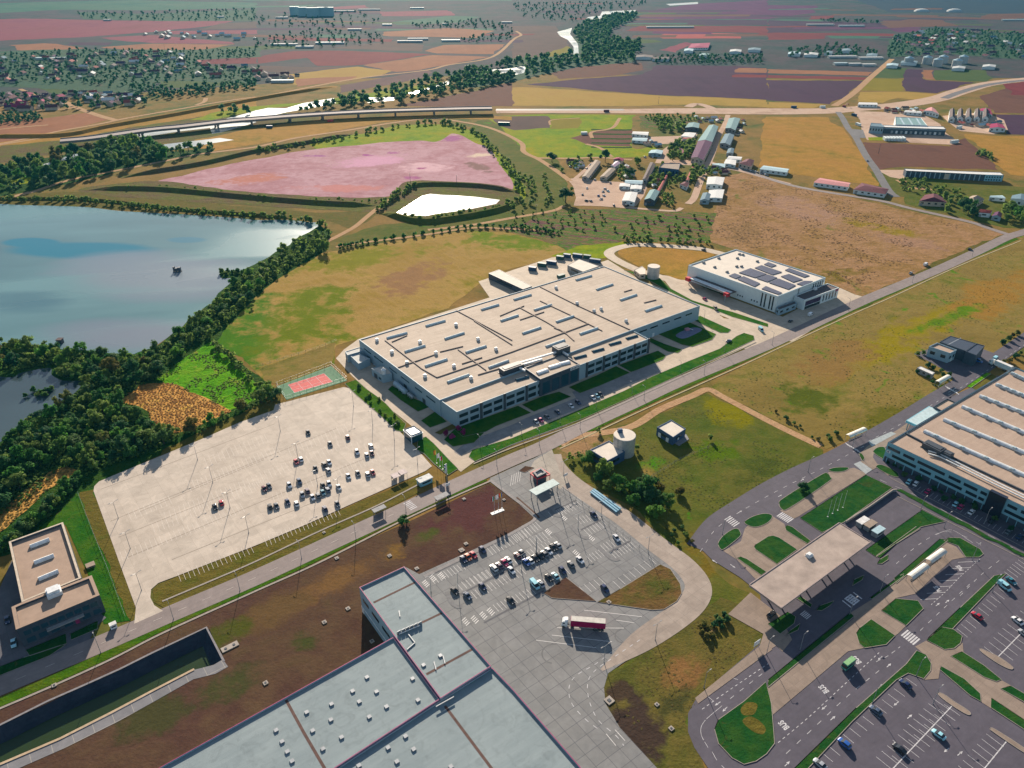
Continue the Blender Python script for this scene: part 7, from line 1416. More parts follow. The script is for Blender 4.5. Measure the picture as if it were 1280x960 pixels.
for (x, y), c, d, lb, k in (((685, 545), 'navy', RU, 'navy car uppermost in the long row beside the lower right hedge strip', 'car'), ((537, 677), 'slate', RU, 'slate car second in the long row beside the lower right hedge strip', 'car'), ((380, 842), 'blue', RU, 'blue car third in the long row beside the lower right hedge strip', 'suv'), ((258, 945), 'silver', RU, 'silver car lowest in the long row beside the lower right hedge strip', 'car'), ((850, 797), 'cyan', RU, 'pale cyan car on the white spine of the lower right lot', 'car'), ((655, 868), 'black', RU, 'black car on the white spine of the lower right lot', 'car'), ((1043, 203), 'red', RU, 'small red car in the upper right lot', 'car'), ((1180, 57), 'cyan', RV, 'long pale cyan car at the top of the upper right lot', 'van'), ((1215, 30), 'teal', RV, 'teal car beside the long pale one in the upper right lot', 'car'), ((1245, 228), 'white', RU, 'white car left end of the middle row in the upper right lot', 'car'), ((1278, 292), 'silver', RU, 'silver car at the photo edge in the upper right lot', 'car')):
    car(V4([(x, y)])[0], d, c, lb, GR, k)
car((964, 769), (9, -7), 'black', 'black car under the corner of the station canopy')
for p, d, c, lb, k in (((911, 427), (9, -4), 'slate', 'small dark car driving on the factory east driveway', 'car'), ((894, 386), (5, 8), 'tan', 'tan van on the driveway between the two factories', 'van'), ((881, 374.5), (5, 3), 'magenta', 'magenta car parked by the solar warehouse canopy', 'car'), ((879.5, 313), (-5, -2), 'black', 'black car on the loop road behind the solar warehouse', 'car'), ((951, 413), (6, 6), 'cyan', 'white box van at the driveway mouth of the solar warehouse', 'van'), ((1013, 394), (7, -4), 'white', 'white van in front of the purple glass office annex', 'van'), ((988, 402), (7, -4), 'black', 'black car left of the white van by the office annex', 'car'), ((1212, 312), (8, -4), 'black', 'black car on the main road near the east bend', 'car'), ((1157, 331.5), (8, -4), 'white', 'white van parked at the roadside far up the main road', 'van'), ((1138.5, 342), (8, -4), 'silver', 'silver car parked behind the roadside white van', 'car'), ((1084.2, 201.5), (3, 8), 'slate', 'lone dark car on the north road', 'car'), ((9.5, 776), (1, 5), 'navy', 'navy car on the dark yard left of the brown roofed office', 'car'), ((17.5, 805), (1, 6), 'cyan', 'pale cyan car on the shaded drive of the brown roofed office', 'car'), ((1244, 449), (6, -5), 'cyan', 'pale cyan van by the dark hall', 'van'), ((1222, 452), (6, 2), 'blue', 'blue van in the yard of the dark hall', 'van')):
    car(p, d, c, lb, None, k)
for i, (x, y, c, lb) in enumerate(((430, 525, 'white', 'white car alone on the west village yard'), (385, 590, 'grey', 'grey car left of the wall in the west village yard'), (510, 440, 'white', 'white car at the village lane corner'), (610, 430, 'silver', 'silver car below the tan roofed village shed'), (665, 475, 'navy', 'navy car on the upper edge of the village yard'), (610, 530, 'white', 'white car at the top of the village car yard heap'), (640, 555, 'cyan', 'pale cyan car right in the village car yard heap'), (590, 560, 'silver', 'silver car in the middle of the village car yard heap'), (545, 600, 'blue', 'blue car left in the village car yard heap'), (600, 600, 'white', 'white car low in the village car yard heap'), (570, 635, 'silver', 'silver car lowest in the village car yard heap'), (425, 650, 'black', 'black car by the lower left wall of the village yard'), (470, 655, 'navy', 'navy car at the lower edge of the village yard'), (700, 700, 'black', 'black car by the ditch under the village yard'), (830, 705, 'black', 'black van by the ditch under the white village hall'), (260, 310, 'silver', 'silver car left of the scrap row in the village'), (320, 310, 'tan', 'tan car in the scrap row in the village'), (385, 280, 'white', 'white car at the end of the scrap row in the village'), (430, 330, 'navy', 'navy car beside the long grey tan shed'), (465, 290, 'silver', 'silver car further up beside the long grey tan shed'), (1150, 105, 'maroon', 'maroon car at the north village lot'), (1010, 215, 'silver', 'silver car left of the teal roofed house'), (1090, 215, 'white', 'white car before the teal roofed house'))):
    car(VA([(x, y)])[0], ((5, 3), (-3, 4), (4, -2))[i % 3], c, lb, 'cars around the village yards', 'van' if 'van' in lb else 'car', .5)
for i in range(12):
    x, y = VB([(1010 + i * 24, 640 + i * 7)])[0]; car((x, y), (3, 5), ('white', 'black', 'silver', 'navy', 'white', 'grey')[i % 6], ('first', 'second', 'third', 'fourth', 'fifth', 'sixth', 'seventh', 'eighth', 'ninth', 'tenth', 'eleventh', 'twelfth')[i] + ' car from the left in the row along the east village street', 'cars along the east village street')
# trucks
def truck(label, p, d, L, cabm, boxm, topm, h=3.9):
    a = P(*p, .16); v = P(p[0] + d[0], p[1] + d[1]) - P(*p); root = thing('truck', label, 'truck', a, math.atan2(v.y, v.x))
    def pt(nm, m, mt): o = bpy.data.objects.new(nm, m.mesh(nm, mt)); COL.objects.link(o); o.parent = root; return o
    c0 = L / 2 - 2.3
    m = MB(); loft(m, [(c0, 1.22, 1.2, .6, 3.3), (c0 + 1.6, 1.24, 1.15, .55, 3.2), (c0 + 2.1, 1.2, 1.05, .55, 2.5), (c0 + 2.35, 1.15, 1.0, .55, 1.3)]); pt('cab', m, cabm)
    m = MB(); m.box((c0 + 2.2, 0, 1.75), .16, 2.0, .8); 
    for s in (-1, 1): m.box((c0 + 1.4, s * 1.22, 1.8), .8, .08, .7)
    pt('window', m, GLASS); m = MB(); loft(m, [(c0 - .1, 1.0, .7, 3.1, 3.75), (c0 + 1.2, .95, .6, 3.1, 3.35)]); pt('wind_deflector', m, cabm)
    bl = L - 3.4; bc = -L / 2 + bl / 2; m = MB(); m.box((bc, 0, 1.15), bl, 2.5, h - 1.15); pt('cargo_box', m, boxm); m = MB(); m.box((bc, 0, h + .003), bl * .985, 2.42, .1)
    pt('cargo_roof', m, topm); m = MB()
    m.box((bc, 0, .8), bl * .96, 1.0, .34); m.box((c0 + .2, 0, .7), 4, .9, .3); pt('chassis', m, DKMETAL)
    for x in (c0 + 1.5, c0 - 1.6, -L / 2 + 1.4, -L / 2 + 2.7, -L / 2 + 4.0):
        for s in (-1, 1): m = MB(); m.cyl((x, s * 1.22 - .16, .5), (x, s * 1.22 + .16, .5), .5, None, 16, 0); m.cyl((x, s * 1.22 - .18, .5), (x, s * 1.22 + .18, .5), .26, None, 12, 1); pt('wheel', m, [TYRE, RIM])
    for s in (-1, 1): m = MB(); m.box((c0 + 2.33, s * .85, .95), .12, .4, .25); pt('headlight', m, LAMPG)
    m = MB(); m.box((bc, 1.27, .62), bl * .5, .05, .5); m.box((bc, -1.27, .62), bl * .5, .05, .5); pt('side_guard', m, STEEL)
truck('crimson lorry with white roof and white cab in the concrete yard', (729, 783.5), (-14, -1.2), 16.2, paint('cab_white', (.66, .68, .68), .35), paint('crimson_tarp', (.33, .008, .075), .5), paint('lorry_roof', (.46, .44, .4), .6))
truck('long white lorry at the top edge of the peach roofed works', (1249.5, 460), (-6, -2.6), 13, paint('cab_white', (.66, .68, .68), .35), paint('lorry_white', (.6, .62, .62), .5), R_WHT)
# small green bus
def minibus(label, p, d):
    a = P(*p, .16); v = P(p[0] + d[0], p[1] + d[1]) - P(*p); root = thing('minibus', label, 'bus', a, math.atan2(v.y, v.x))
    def pt(nm, m, mt): o = bpy.data.objects.new(nm, m.mesh(nm, mt)); COL.objects.link(o); o.parent = root; return o
    m = MB(); loft(m, [(-2.7, 1.02, .98, .4, 1.3), (2.5, 1.05, 1.02, .4, 1.3), (2.75, .98, .95, .45, 1.2)]); loft(m, [(-2.68, .99, .9, 2.25, 2.75), (2.3, .99, .9, 2.25, 2.75)]); pt('body', m, paint('bus_green', (.05, .26, .2), .4)); m = MB(); loft(m, [(-2.66, 1.0, .98, 1.28, 2.27), (2.3, 1.02, .98, 1.28, 2.27), (2.68, .98, .93, 1.2, 1.3)]); pt('window', m, CARGL)
    m = MB(); m.box((-.2, 0, 2.75), 4.9, 1.75, .1); pt('roof', m, paint('bus_roof', (.22, .42, .2), .4)); 
    for x in (-1.8, 1.7):
        for s in (-1, 1): m = MB(); m.cyl((x, s * 1.0 - .12, .42), (x, s * 1.0 + .12, .42), .42, None, 14, 0); m.cyl((x, s - .14, .42), (x, s + .14, .42), .2, None, 10, 1); pt('wheel', m, [TYRE, RIM])
    for s in (-1, 1): m = MB(); m.box((2.74, s * .7, .75), .1, .35, .22); pt('headlight', m, LAMPG)
    m = MB(); m.box((0, 0, .35), 5.2, 1.7, .12); pt('chassis', m, DKMETAL)
minibus('small green bus standing in the bus bay beside the road lettering', (1059.5, 833), (-9, 7))
# ================================================================ STREET FURNITURE
LP = {}
def lamp(p, label, h=9.0, rz=0.0, double=False, group='street lamps'):
    a = P(*p, .1); root = thing('street_lamp', label, 'street lamp', a, rz, group); key = (h, double)
    if key not in LP:
        m = MB(); m.cyl((0, 0, 0), (0, 0, h), .12, .07, 8); m.cyl((0, 0, 0), (0, 0, .5), .2, .16, 8); n_ = MB(); k = MB()
        for s in ((1, -1) if double else (1,)): n_.bar((0, 0, h - .1), (s * 1.3, 0, h + .25), .08); k.box((s * 1.7, 0, h + .2), .9, .32, .13); 
        LP[key] = (m.mesh('lamp_pole', STEEL), n_.mesh('lamp_arm', STEEL), k.mesh('lamp_head', W_GREY))
    for nm, me in zip(('pole', 'arm', 'lamp_head'), LP[key]): o = bpy.data.objects.new(nm, me); COL.objects.link(o); o.parent = root
for i, p in enumerate(((148, 648), (163, 686), (247, 575), (266, 603), (287.5, 635), (311, 666), (442, 507.5), (466, 531), (493, 550), (350.5, 539), (372.5, 573), (397, 607), (424, 618), (522, 580), (177, 738))):
    lamp(p, 'grey lamp post standing in the big pale car park', 9, A_ROAD + .2, True, 'lamp posts of the big pale car park')
for p in ((126, 816), (217, 774), (300, 738), (377, 698), (445, 674), (507.5, 640), (559, 605), (621, 582), (674, 556), (725, 536), (805, 500), (880, 468), (965, 431), (1060, 388), (1140, 353), (1215, 320)):
    lamp(p, 'grey lamp post along the verge of the main road', 8.5, A_ROAD + 1.57, False, 'lamp posts along the main road')
for p in (B8((1125, 255)), B8((70, 640)), B8((340, 610)), B8((975, 425)), D8((515, 115)), D8((660, 650)), D8((892, 520)), (670, 690), (819, 800), (755, 828), (700, 640), (810, 690)):
    lamp(p, 'grey lamp post in the grey lot and its yard', 8.5, A_LOT2, True, 'lamp posts of the grey lot')
for p in ((1010, 590), (1065, 560), (903, 668), (880, 860), (958, 818), (1000, 812), (1100, 740), (1062, 768), (1180, 660), (1215, 700), (1145, 845), (1090, 880), (1166, 880), (1240, 740), (1150, 640), (1230, 655)):
    lamp(p, 'slim lamp post among the bus station lanes', 8, A_BUS, False, 'lamp posts of the bus station')
for p in ((600, 560), (652, 545), (700, 529), (745, 510), (790, 492), (850, 465), (905, 440), (880, 400)):
    lamp(p, 'slim lamp post on the lawn strip in front of the factory', 7, A_FAC + 1.57, False, 'lamp posts of the factory front')
FLG = dict(red=paint('flag_red', (.5, .02, .03), .8), white=paint('flag_white', (.75, .75, .75), .8), green=paint('flag_green', (.02, .25, .08), .8), yellow=paint('flag_yellow', (.65, .42, .03), .8), blue=paint('flag_blue', (.02, .06, .3), .8))
def flag(p, h, cols, label, group, drop=2.6, w=1.4):
    a = P(*p, .2); root = thing('flagpole', label, 'flagpole', a, 0, group); m = MB(); m.cyl(a, a + Vector((0, 0, h)), .07, .045, 8); m.cyl(a, a + Vector((0, 0, .15)), .3, None, 8); m.build('pole', METALW, root)
    if not cols: return
    m = MB(); n_ = 9
    for i in range(n_):
        for j in range(6):
            u, v = (i / (n_), (i + 1) / n_), (j / 6, (j + 1) / 6); pt = lambda x, y: a + Vector((-.06 - x * w * .85, .16 * math.sin(x * 7 + y * 1.2), h - .15 - y * drop - x * .5))
            m.quad(pt(u[0], v[0]), pt(u[1], v[0]), pt(u[1], v[1]), pt(u[0], v[1]), min(len(cols) - 1, i * len(cols) // n_))
    m.build('flag', [FLG[c] for c in cols], root)
GFL = 'flags by the gatehouse'
flag((546, 579), 8, ['yellow', 'red'], 'yellow and red flag leftmost by the gatehouse', GFL); flag((550, 583), 8, ['white'], 'plain white flag in the middle by the gatehouse', GFL); flag((553.5, 586.5), 8, ['red', 'white'], 'red and white flag rightmost of the three by the gatehouse', GFL); flag((559, 593), 6, ['white', 'blue'], 'short white and blue banner pole at the drive corner', GFL)
GFM = 'flags on the brown field plinth'
flag((618, 640), 9, ['green', 'white', 'red'], 'green white red flag on the plinth beside the grey lot', GFM); flag((623, 637.5), 9, ['white'], 'plain white flag on the plinth beside the grey lot', GFM); flag((627.5, 635), 9, ['blue', 'yellow', 'red'], 'blue yellow red flag on the plinth beside the grey lot', GFM)
a, b = P(614, 643), P(629.5, 637); root = thing('flag_plinth', 'long pale plinth under the three flags', 'plinth', (a + b) / 2); m = MB(); m.bar(a + Vector((0, 0, .12)), b + Vector((0, 0, .12)), 1.6, .22); m.build('slab', METALW, root); m = MB(); m.bar(a + Vector((0, 0, .03)), b + Vector((0, 0, .03)), 2.2, .1); m.build('base', KERB, root)
GP4 = 'bare white poles on the lawn'
for p in ((1034.6, 646), (1040.6, 642), (1047, 638), (1053.5, 634.5)): flag(p, 9.5, None, 'bare white flagpole in the row of four on the bus station lawn', GP4)
def sign(p, w, h, z, rot, mat, label, backm=None):
    a = P(*p, .1); root = thing('sign', label, 'sign', a); d = Vector((math.cos(rot), math.sin(rot), 0))
    for s in (-.35, .35): m = MB(); m.box(a + d * w * s, .12, .12, z + h); m.build('post', STEEL, root)
    m = MB(); m.box(a + Vector((0, 0, z)), w, .14, h, rot); m.build('panel', mat, root)
sign((557.5, 592), 1.4, 5, .6, A_ROAD, METALW, 'tall white pylon sign at the gatehouse drive'); sign((560, 610), 2.4, 1.4, 1.4, A_ROAD, METALW, 'small white board on the verge below the gatehouse'); sign((707, 598), 2.2, 1.4, 1.5, A_ROAD, METALW, 'white board at the access road entrance'); sign((945, 810), 3.2, 2.2, 1.6, .6, METALW, 'white board at the lower end of the station pavement')
# inspection slabs on the brown field
GS = 'pale concrete covers on the brown field'
COVER = paint('cover_concrete', (.33, .29, .25), .85)
def cover(p, s, label, rot=None):
    a = P(*p, .06); root = thing('manhole_cover', label, 'concrete cover', a, 0, GS); m = MB(); m.box(a, s, s, .35, A_ROAD); m.build('slab', COVER, root); m = MB(); m.box(a + Vector((0, 0, .35)), s * .4, s * .4, .12, A_ROAD); m.build('lid', DKMETAL, root)
for x, y, s in ((421, 698, 2.6), (487, 695, 2.6), (435, 761, 2.6), (405.5, 778, 2.6), (465, 802, 2.4), (521, 711, 2.6), (577, 688, 3.6), (582.5, 680, 2.6), (580, 624, 2.4), (630, 625, 2), (332, 854, 2.6), (761, 753, 2.6), (761.5, 876, 4.5), (839, 911, 2.5), (821, 881, 2.2), (68, 857, 2.4), (405, 666, 2)): cover((x, y), s * .6, 'pale square concrete cover set in the brown grass')
a = P(287.5, 809); root = thing('manhole_cover', 'long double concrete cover by the end of the dark basin', 'concrete cover', a); m = MB(); m.box(a, 6, 2.4, .4, A_ROAD); m.build('slab', COVER, root)
for s in (-1.5, 1.5): m = MB(); m.box(a + Vector((math.cos(A_ROAD) * s, math.sin(A_ROAD) * s, .4)), .8, .8, .15, A_ROAD); m.build('lid', DKMETAL, root)
# fences
def fence(label, pts, h, step, mesh_m, name='fence', rails=2):
    ps_ = [P(*p, .1) for p in pts]; root = thing(name, label, 'fence', ps_[0]); k = MB(); tot = sum((b - a).length for a, b in zip(ps_, ps_[1:])); step = max(step, tot / 95); pm = MB(); pm.box((0, 0, 0), .12, .12, h); pme = pm.mesh('fence_post', DKMETAL)
    for a, b in zip(ps_, ps_[1:]):
        n_ = max(1, int((b - a).length / step))
        for i in range(n_): o = bpy.data.objects.new('post', pme); COL.objects.link(o); o.parent = root; o.location = a.lerp(b, i / n_) - ps_[0]
        for r_ in range(rails): z = Vector((0, 0, h * (.35 + .6 * r_ / max(1, rails - 1)))); k.bar(a + z, b + z, .05)
    k.build('rail', mesh_m, root)
fence('dark post fence between the grey lot and the access road', [D8(p) for p in ((455, 222), (640, 365), (900, 560), (1180, 780))] + [(822, 706)], 2.4, 4.2, STEEL)
fence('low wire fence along the meadow edge above the red court', [(320, 460), (355, 449), (400, 435), (421, 426)], 1.6, 4, DKMETAL)
fence('wire fence across the lawn beside the pale car park', [(98, 618), (116, 665), (135, 712), (157, 772)], 1.6, 4, STEEL)
fence('fence in the plot beside the blue substation', [(814, 597), (850, 575), (892, 557)], 1.4, 4, DKMETAL)
fence('tall mesh fence round the red court', [(346, 483), (414, 457.5), (434, 476), (358, 500), (346, 483)], 3, 4, STEEL)
# playground, dredger, scattered objects
a = P(*T3([(875, 690)])[0], .3); root = thing('play_frame', 'small pink play frame on the blue mat by the factory lawn', 'play frame', a); m = MB(); m.box(a, 3, 2, 1.2, .4); m.build('body', paint('pink_play', (.5, .22, .28), .6), root); m = MB(); m.bar(a + Vector((1.5, 0, 1.2)), a + Vector((4, 0, .1)), .8, .1); m.build('slide', METALW, root)
a = P(222, 339.5, .05); root = thing('floating_platform', 'small dark ruined platform standing in the big lake', 'platform', a); m = MB(); m.box(a, 6, 3, .6, .05); m.build('deck', DKMETAL, root)
for x, w, h in ((-2.3, .9, 3.4), (-.5, 1.6, 2.4), (1.8, 1.8, 3.0)): m = MB(); m.box(a + Vector((x, 0, .6)), w, 2.4, h, .05); m.build('block', W_DARK, root)
a = P(76, 429, .05); root = thing('fishing_hut', 'tiny dark hut at the reedy lake shore', 'hut', a); m = MB(); m.box(a, 3, 3, 2.8); m.build('wall', W_DARK, root); m = MB(); m.box(a + Vector((0, 0, 2.8)), 3.6, 3.6, .3); m.build('roof', R_BRN, root)
def pole(p, h, label, grp): a = P(*p); root = thing('power_pole', label, 'power pole', a, 0, grp); m = MB(); m.cyl(a, a + Vector((0, 0, h)), .22, .14, 6); m.build('pole', W_DARK, root); m = MB(); m.box(a + Vector((0, 0, h - .8)), 2.4, .16, .16); m.build('crossarm', W_DARK, root)
for p in ((689, 254), (703, 248), (513, 229), (571, 232), (823, 130), (206, 62), (278, 148), (1098, 192), (670, 270)): pole(p, 11, 'dark power pole standing on the open plain', 'power poles on the plain')
a = P(1055, 134); root = thing('excavator', 'dark red excavator at the highway junction works', 'excavator', a); m = MB(); m.box(a, 5, 3.2, 1, .2); m.build('track', DKMETAL, root); m = MB(); m.box(a + Vector((0, 0, 1)), 4, 3, 2, .4); m.build('cab', paint('machine_red', (.25, .04, .05), .6), root); m = MB(); m.bar(a + Vector((1, 0, 2)), a + Vector((5, 1, 5.5)), .7); m.bar(a + Vector((5, 1, 5.5)), a + Vector((8, 1.4, 2)), .6); m.build('boom', paint('machine_red', (.25, .04, .05), .6), root)
container('dark green wagon on the plain beside the lagoon dyke', (630, 156), 16, 3, 3.2, -.1, CG, 'wagon'); container('white wagon with blue end on the green plain', (730, 168), 8, 3, 3, .1, W_WHITE, 'wagon'); container('red lorry on the viaduct works ground', (473 - 60, 152), 8, 3, 2.6, .4, RED, 'trailer'); container('dark lorry beside the viaduct piers', (337, 160), 8, 3, 3, .1, CB, 'trailer')
for x, y, lb, mt in ((640, 140, 'maroon machine on the pale highway embankment', R_MAR), (992, 135, 'dark truck on the pale highway embankment', CB), (1028, 135, 'white truck on the pale highway embankment', W_WHITE)): container(lb, (x + 118 if x == 640 else x, y), 8, 3, 3, .05, mt, 'truck')
for p, lb in (((1190, 447.5), 'heap'),): pass
# ================================================================ VEGETATION
LEAF = leaf_mat('leaf_green', (.035, .12, .03), (.075, .2, .04), (.16, .24, .05), .55)
LEAFB = leaf_mat('leaf_fresh', (.05, .18, .03), (.1, .26, .035), (.18, .27, .05), .55)
LEAFD = leaf_mat('leaf_dark', (.022, .09, .035), (.045, .13, .045), (.085, .16, .045), .5)
LEAFO = leaf_mat('leaf_autumn', (.11, .1, .025), (.16, .14, .035), (.15, .17, .04))
LEAFM = leaf_mat('shrub_magenta', (.22, .015, .09), (.3, .03, .14), (.35, .05, .2))
SCRUB = leaf_mat('scrub_tan', (.26, .16, .085), (.32, .2, .12), (.36, .23, .15), .65)
REEDM = leaf_mat('reed_orange', (.5, .28, .09), (.6, .38, .16), (.4, .3, .09), .65)
BARK = paint('bark', (.07, .05, .035), .9)
rt = random.Random(21)
def crown_mb(seed, nleaf, leaf, lumps, flat=1.0, core=True, spread=.55):
    """unit-radius crown: lumps of leaf sprays round low cores, gaps between"""
    r = random.Random(seed); m = MB(); L = []
    for i in range(lumps):
        a = 2.4 * i + r.uniform(-.4, .4); k = spread * math.sqrt((i + .4) / lumps) * r.uniform(.6, 1.35); L.append((Vector((math.cos(a) * k, math.sin(a) * k, flat * r.uniform(-.35, .55) + (.35 if i < 2 else 0))), r.uniform(.24, .52)))
    if core:
        for c, rad in L:
            n_, k = 6, 3; b = len(m.v); rr = rad * .7
            for j in range(k + 1):
                th = math.pi * (j + .3) / (k + .6)
                for i in range(n_):
                    ph = 2 * math.pi * i / n_ + j * .5; q_ = rr * r.uniform(.8, 1.15); m.v.append((c.x + q_ * math.sin(th) * math.cos(ph), c.y + q_ * math.sin(th) * math.sin(ph), c.z + q_ * math.cos(th) * .9))
            for j in range(k):
                for i in range(n_): m.f.append((b + j * n_ + i, b + (j + 1) * n_ + i, b + (j + 1) * n_ + (i + 1) % n_, b + j * n_ + (i + 1) % n_)); m.m.append(0)
            m.f.append(tuple(b + i for i in range(n_))); m.m.append(0)
    for i in range(nleaf):
        c, rad = L[r.randrange(lumps)]; d = Vector((r.gauss(0, 1), r.gauss(0, 1), r.gauss(.25, 1))).normalized(); p = c + d * rad * r.uniform(.72, 1.12)
        n = (d + Vector((r.uniform(-.7, .7), r.uniform(-.7, .7), r.uniform(-.3, .9)))).normalized(); x = n.orthogonal().normalized(); y = n.cross(x); a = r.uniform(0, 6.28); x, y = x * math.cos(a) + y * math.sin(a), y * math.cos(a) - x * math.sin(a); s = leaf * r.uniform(.6, 1.25)
        m.quad(p - x * s - y * s * .55, p + x * s * .2 - y * s * .8, p + x * s + y * s * .5, p - x * s * .3 + y * s * .75)
    return m
def trunk_mb(seed):
    r = random.Random(seed); m = MB(); m.cyl((0, 0, -.1), (.03, .02, .75), .075, .045, 7)
    for i in range(4): a = i * 1.6 + r.uniform(-.3, .3); m.cyl((.02, .01, .55 + i * .06), (math.cos(a) * .45, math.sin(a) * .45, 1.0 + r.uniform(0, .25)), .035, .012, 5)
    return m
NEARC = {}
for nm, mt in (('green', LEAF), ('fresh', LEAFB), ('dark', LEAFD), ('autumn', LEAFO)):
    NEARC[nm] = [crown_mb(40 + i * 7 + len(nm), 760, .11, 9 + i, (1.0, .75, 1.3, .9)[i % 4], True, .72).mesh('tree_crown', mt) for i in range(4)]
TR = [trunk_mb(i).mesh('tree_trunk', BARK) for i in range(3)]
SHR = {nm: [crown_mb(70 + i, 200, .2, 5, .6).mesh('shrub_leaves', mt) for i in range(2)] for nm, mt in (('green', LEAF), ('fresh', LEAFB), ('dark', LEAFD), ('autumn', LEAFO), ('magenta', LEAFM))}
STEMS = MB().cyl((0, 0, -.3), (0, 0, .3), .06, .04, 5).mesh('shrub_stem', BARK)
FARC = {nm: [crown_mb(90 + i, 46, .3, 4, .9) for i in range(3)] for nm in ('a',)}
TREES = []   # (px size, x, y, radius, height factor, tint, label, group, stuff name)
def add_tree(x, y, r, tint, label, group, stuff, hf=1.0):
    k = proj((x, y, r))[2]; TREES.append((r * 950 / k, x, y, r, hf, tint, label, group, stuff))
def grow(poly, n_, dmin, rr, tints, label, group, stuff, avoid=()):
    for p in scatter(poly, n_, dmin, rt):
        pp = proj((p[0], p[1], 0))
        if any(inside(pp[:2], a) for a in avoid): continue
        add_tree(p[0], p[1], rt.uniform(*rr), rt.choice(tints), label, group, stuff)
def tree_row(pts, step, rr, tints, label, group, stuff, jit=1.5):
    w = cr([P(*p) for p in pts], False, 6); acc = 0
    for a, b in zip(w, w[1:]):
        L = (b - a).length; t = 0
        while acc + t <= L + acc and t < L:
            p = a.lerp(b, t / L); add_tree(p.x + rt.uniform(-jit, jit), p.y + rt.uniform(-jit, jit), rt.uniform(*rr), rt.choice(tints), label, group, stuff); t += step * rt.uniform(.7, 1.4)
GT3 = ['green', 'green', 'green', 'fresh', 'fresh', 'dark', 'dark', 'dark', 'green', 'green', 'fresh', 'green', 'dark', 'autumn']
REED1 = [(150, 502), (178, 480), (215, 479), (255, 498), (288, 514), (270, 524), (240, 536), (215, 542), (190, 530), (185, 512)]; BRIGHTP = [(196, 474), (226, 452), (262, 428), (285, 447), (327, 490), (322, 501), (285, 513), (255, 499), (215, 480)]
REED2 = q(0, 480, [(-200, 740), (0, 640), (130, 530), (250, 440), (330, 415), (390, 430), (330, 480), (240, 530), (150, 610), (0, 745), (-200, 860)])
W2 = [(-30, 436), (60, 434), (80, 440), (135, 444), (165, 448), (205, 468), (150, 498), (188, 532), (215, 546), (250, 541), (280, 525), (325, 498), (343, 489), (347, 498), (300, 515), (240, 538), (205, 556), (170, 572), (130, 584), (112, 596), (98, 590), (80, 580), (30, 630), (-30, 660), (-30, 570), (0, 557), (30, 533), (60, 517), (100, 492), (106, 477), (80, 472), (65, 456), (25, 462), (-30, 466)]
grow(W2, 190, 6.0, (2.6, 4.6), GT3, 'bushy green tree in the dense wood between the small pond and the pale car park', 'trees of the pond wood', 'woodland', (REED1, BRIGHTP, REED2))
W1 = [(395, 290), (413, 294), (404, 312), (348, 345), (318, 370), (273, 415), (258, 426), (232, 438), (200, 465), (172, 460), (170, 446), (200, 436), (232, 412), (264, 387), (287, 362), (300, 352), (335, 330), (362, 308)]
grow(W1, 90, 6.5, (2.4, 4.2), GT3, 'green tree in the belt along the right bank of the big lake', 'trees of the lake bank belt', 'woodland')
tree_row([(266, 432), (285, 447), (306, 468), (328, 491)], 6, (2.0, 3.2), GT3, 'dark hedge tree on the far side of the bright green plot', 'trees right of the bright green plot', 'woodland')
tree_row([(0, 690), (30, 668), (60, 642), (80, 618), (98, 603)], 7, (2.4, 3.6), ['green', 'fresh', 'dark'], 'green tree on the far side of the orange reed strip above the office lawn', 'trees by the lower reed strip', 'woodland')
add_tree(*P(405, 315)[:2], 5.0, 'green', 'large lone round tree at the corner of the meadow and the lake belt', None, 'woodland'); add_tree(*P(316, 385)[:2], 2.0, 'dark', 'small lone tree on the green left side of the meadow', None, 'woodland'); add_tree(*P(503.5, 655)[:2], 2.6, 'green', 'lone round tree on the road verge above the brown field', None, 'woodland'); add_tree(*P(1004, 613)[:2], 2.6, 'dark', 'single dark tree on the oval lawn beside the east road', None, 'woodland')
GTK = 'trees near the water tank'
for x, y, r, t in ((95, 575, 2.2, 'dark'), (185, 555, 2.2, 'green'), (285, 605, 3.6, 'green'), (425, 715, 4.2, 'fresh'), (380, 785, 2.6, 'green'), (475, 865, 2.8, 'green'), (585, 835, 3.6, 'fresh'), (600, 905, 2.6, 'fresh'), (720, 895, 3.6, 'fresh'), (780, 835, 2.8, 'dark'), (850, 850, 3.6, 'dark'), (870, 920, 4.4, 'green'), (930, 830, 2.8, 'dark'), (380, 310, 1.9, 'green'), (790, 940, 3, 'dark'), (660, 880, 2.6, 'green')):
    p = P(700 + x / 8, 500 + y / 8 + 3); add_tree(p.x, p.y, r, t, 'round bush like tree on the plot below the grey water tank', GTK, 'woodland')
for x, y, r, t in ((710, 640, 4.2, 'fresh'), (780, 590, 3.6, 'green'), (690, 560, 4, 'dark'), (740, 580, 3, 'dark'), (610, 585, 3, 'green'), (640, 520, 3.2, 'green'), (740, 520, 2.4, 'autumn'), (840, 535, 2.4, 'autumn'), (990, 265, 2, 'green'), (625, 315, 1.8, 'autumn')):
    p = P(640 + x / 4, 480 + y / 4 + 4); add_tree(p.x, p.y, r, t, 'round bush like tree on the plot below the grey water tank', GTK, 'woodland')
tree_row(q(320, 240, [(420, 285), (560, 256), (840, 215), (1080, 180), (1280, 182), (1400, 192), (1530, 215)]), 8.5, (2.0, 2.9), ['green', 'dark', 'green'], 'small round tree in the regular row along the meadow path', 'tree row along the meadow path', 'row_trees', .6)
tree_row([(-10, 250), (100, 252), (150, 257), (225, 265), (300, 270), (360, 274), (405, 284)], 5.5, (2.2, 4.0), GT3, 'tree on the far bank of the big lake', 'trees on the far lake bank', 'bank_trees', 4)
tree_row([(150, 236), (220, 236), (300, 246), (400, 252), (480, 253)], 8, (1.4, 2.8), ['dark', 'green'], 'small dark bush on the front bank of the pink lagoon', 'bushes on the lagoon front bank', 'bank_trees', 3)
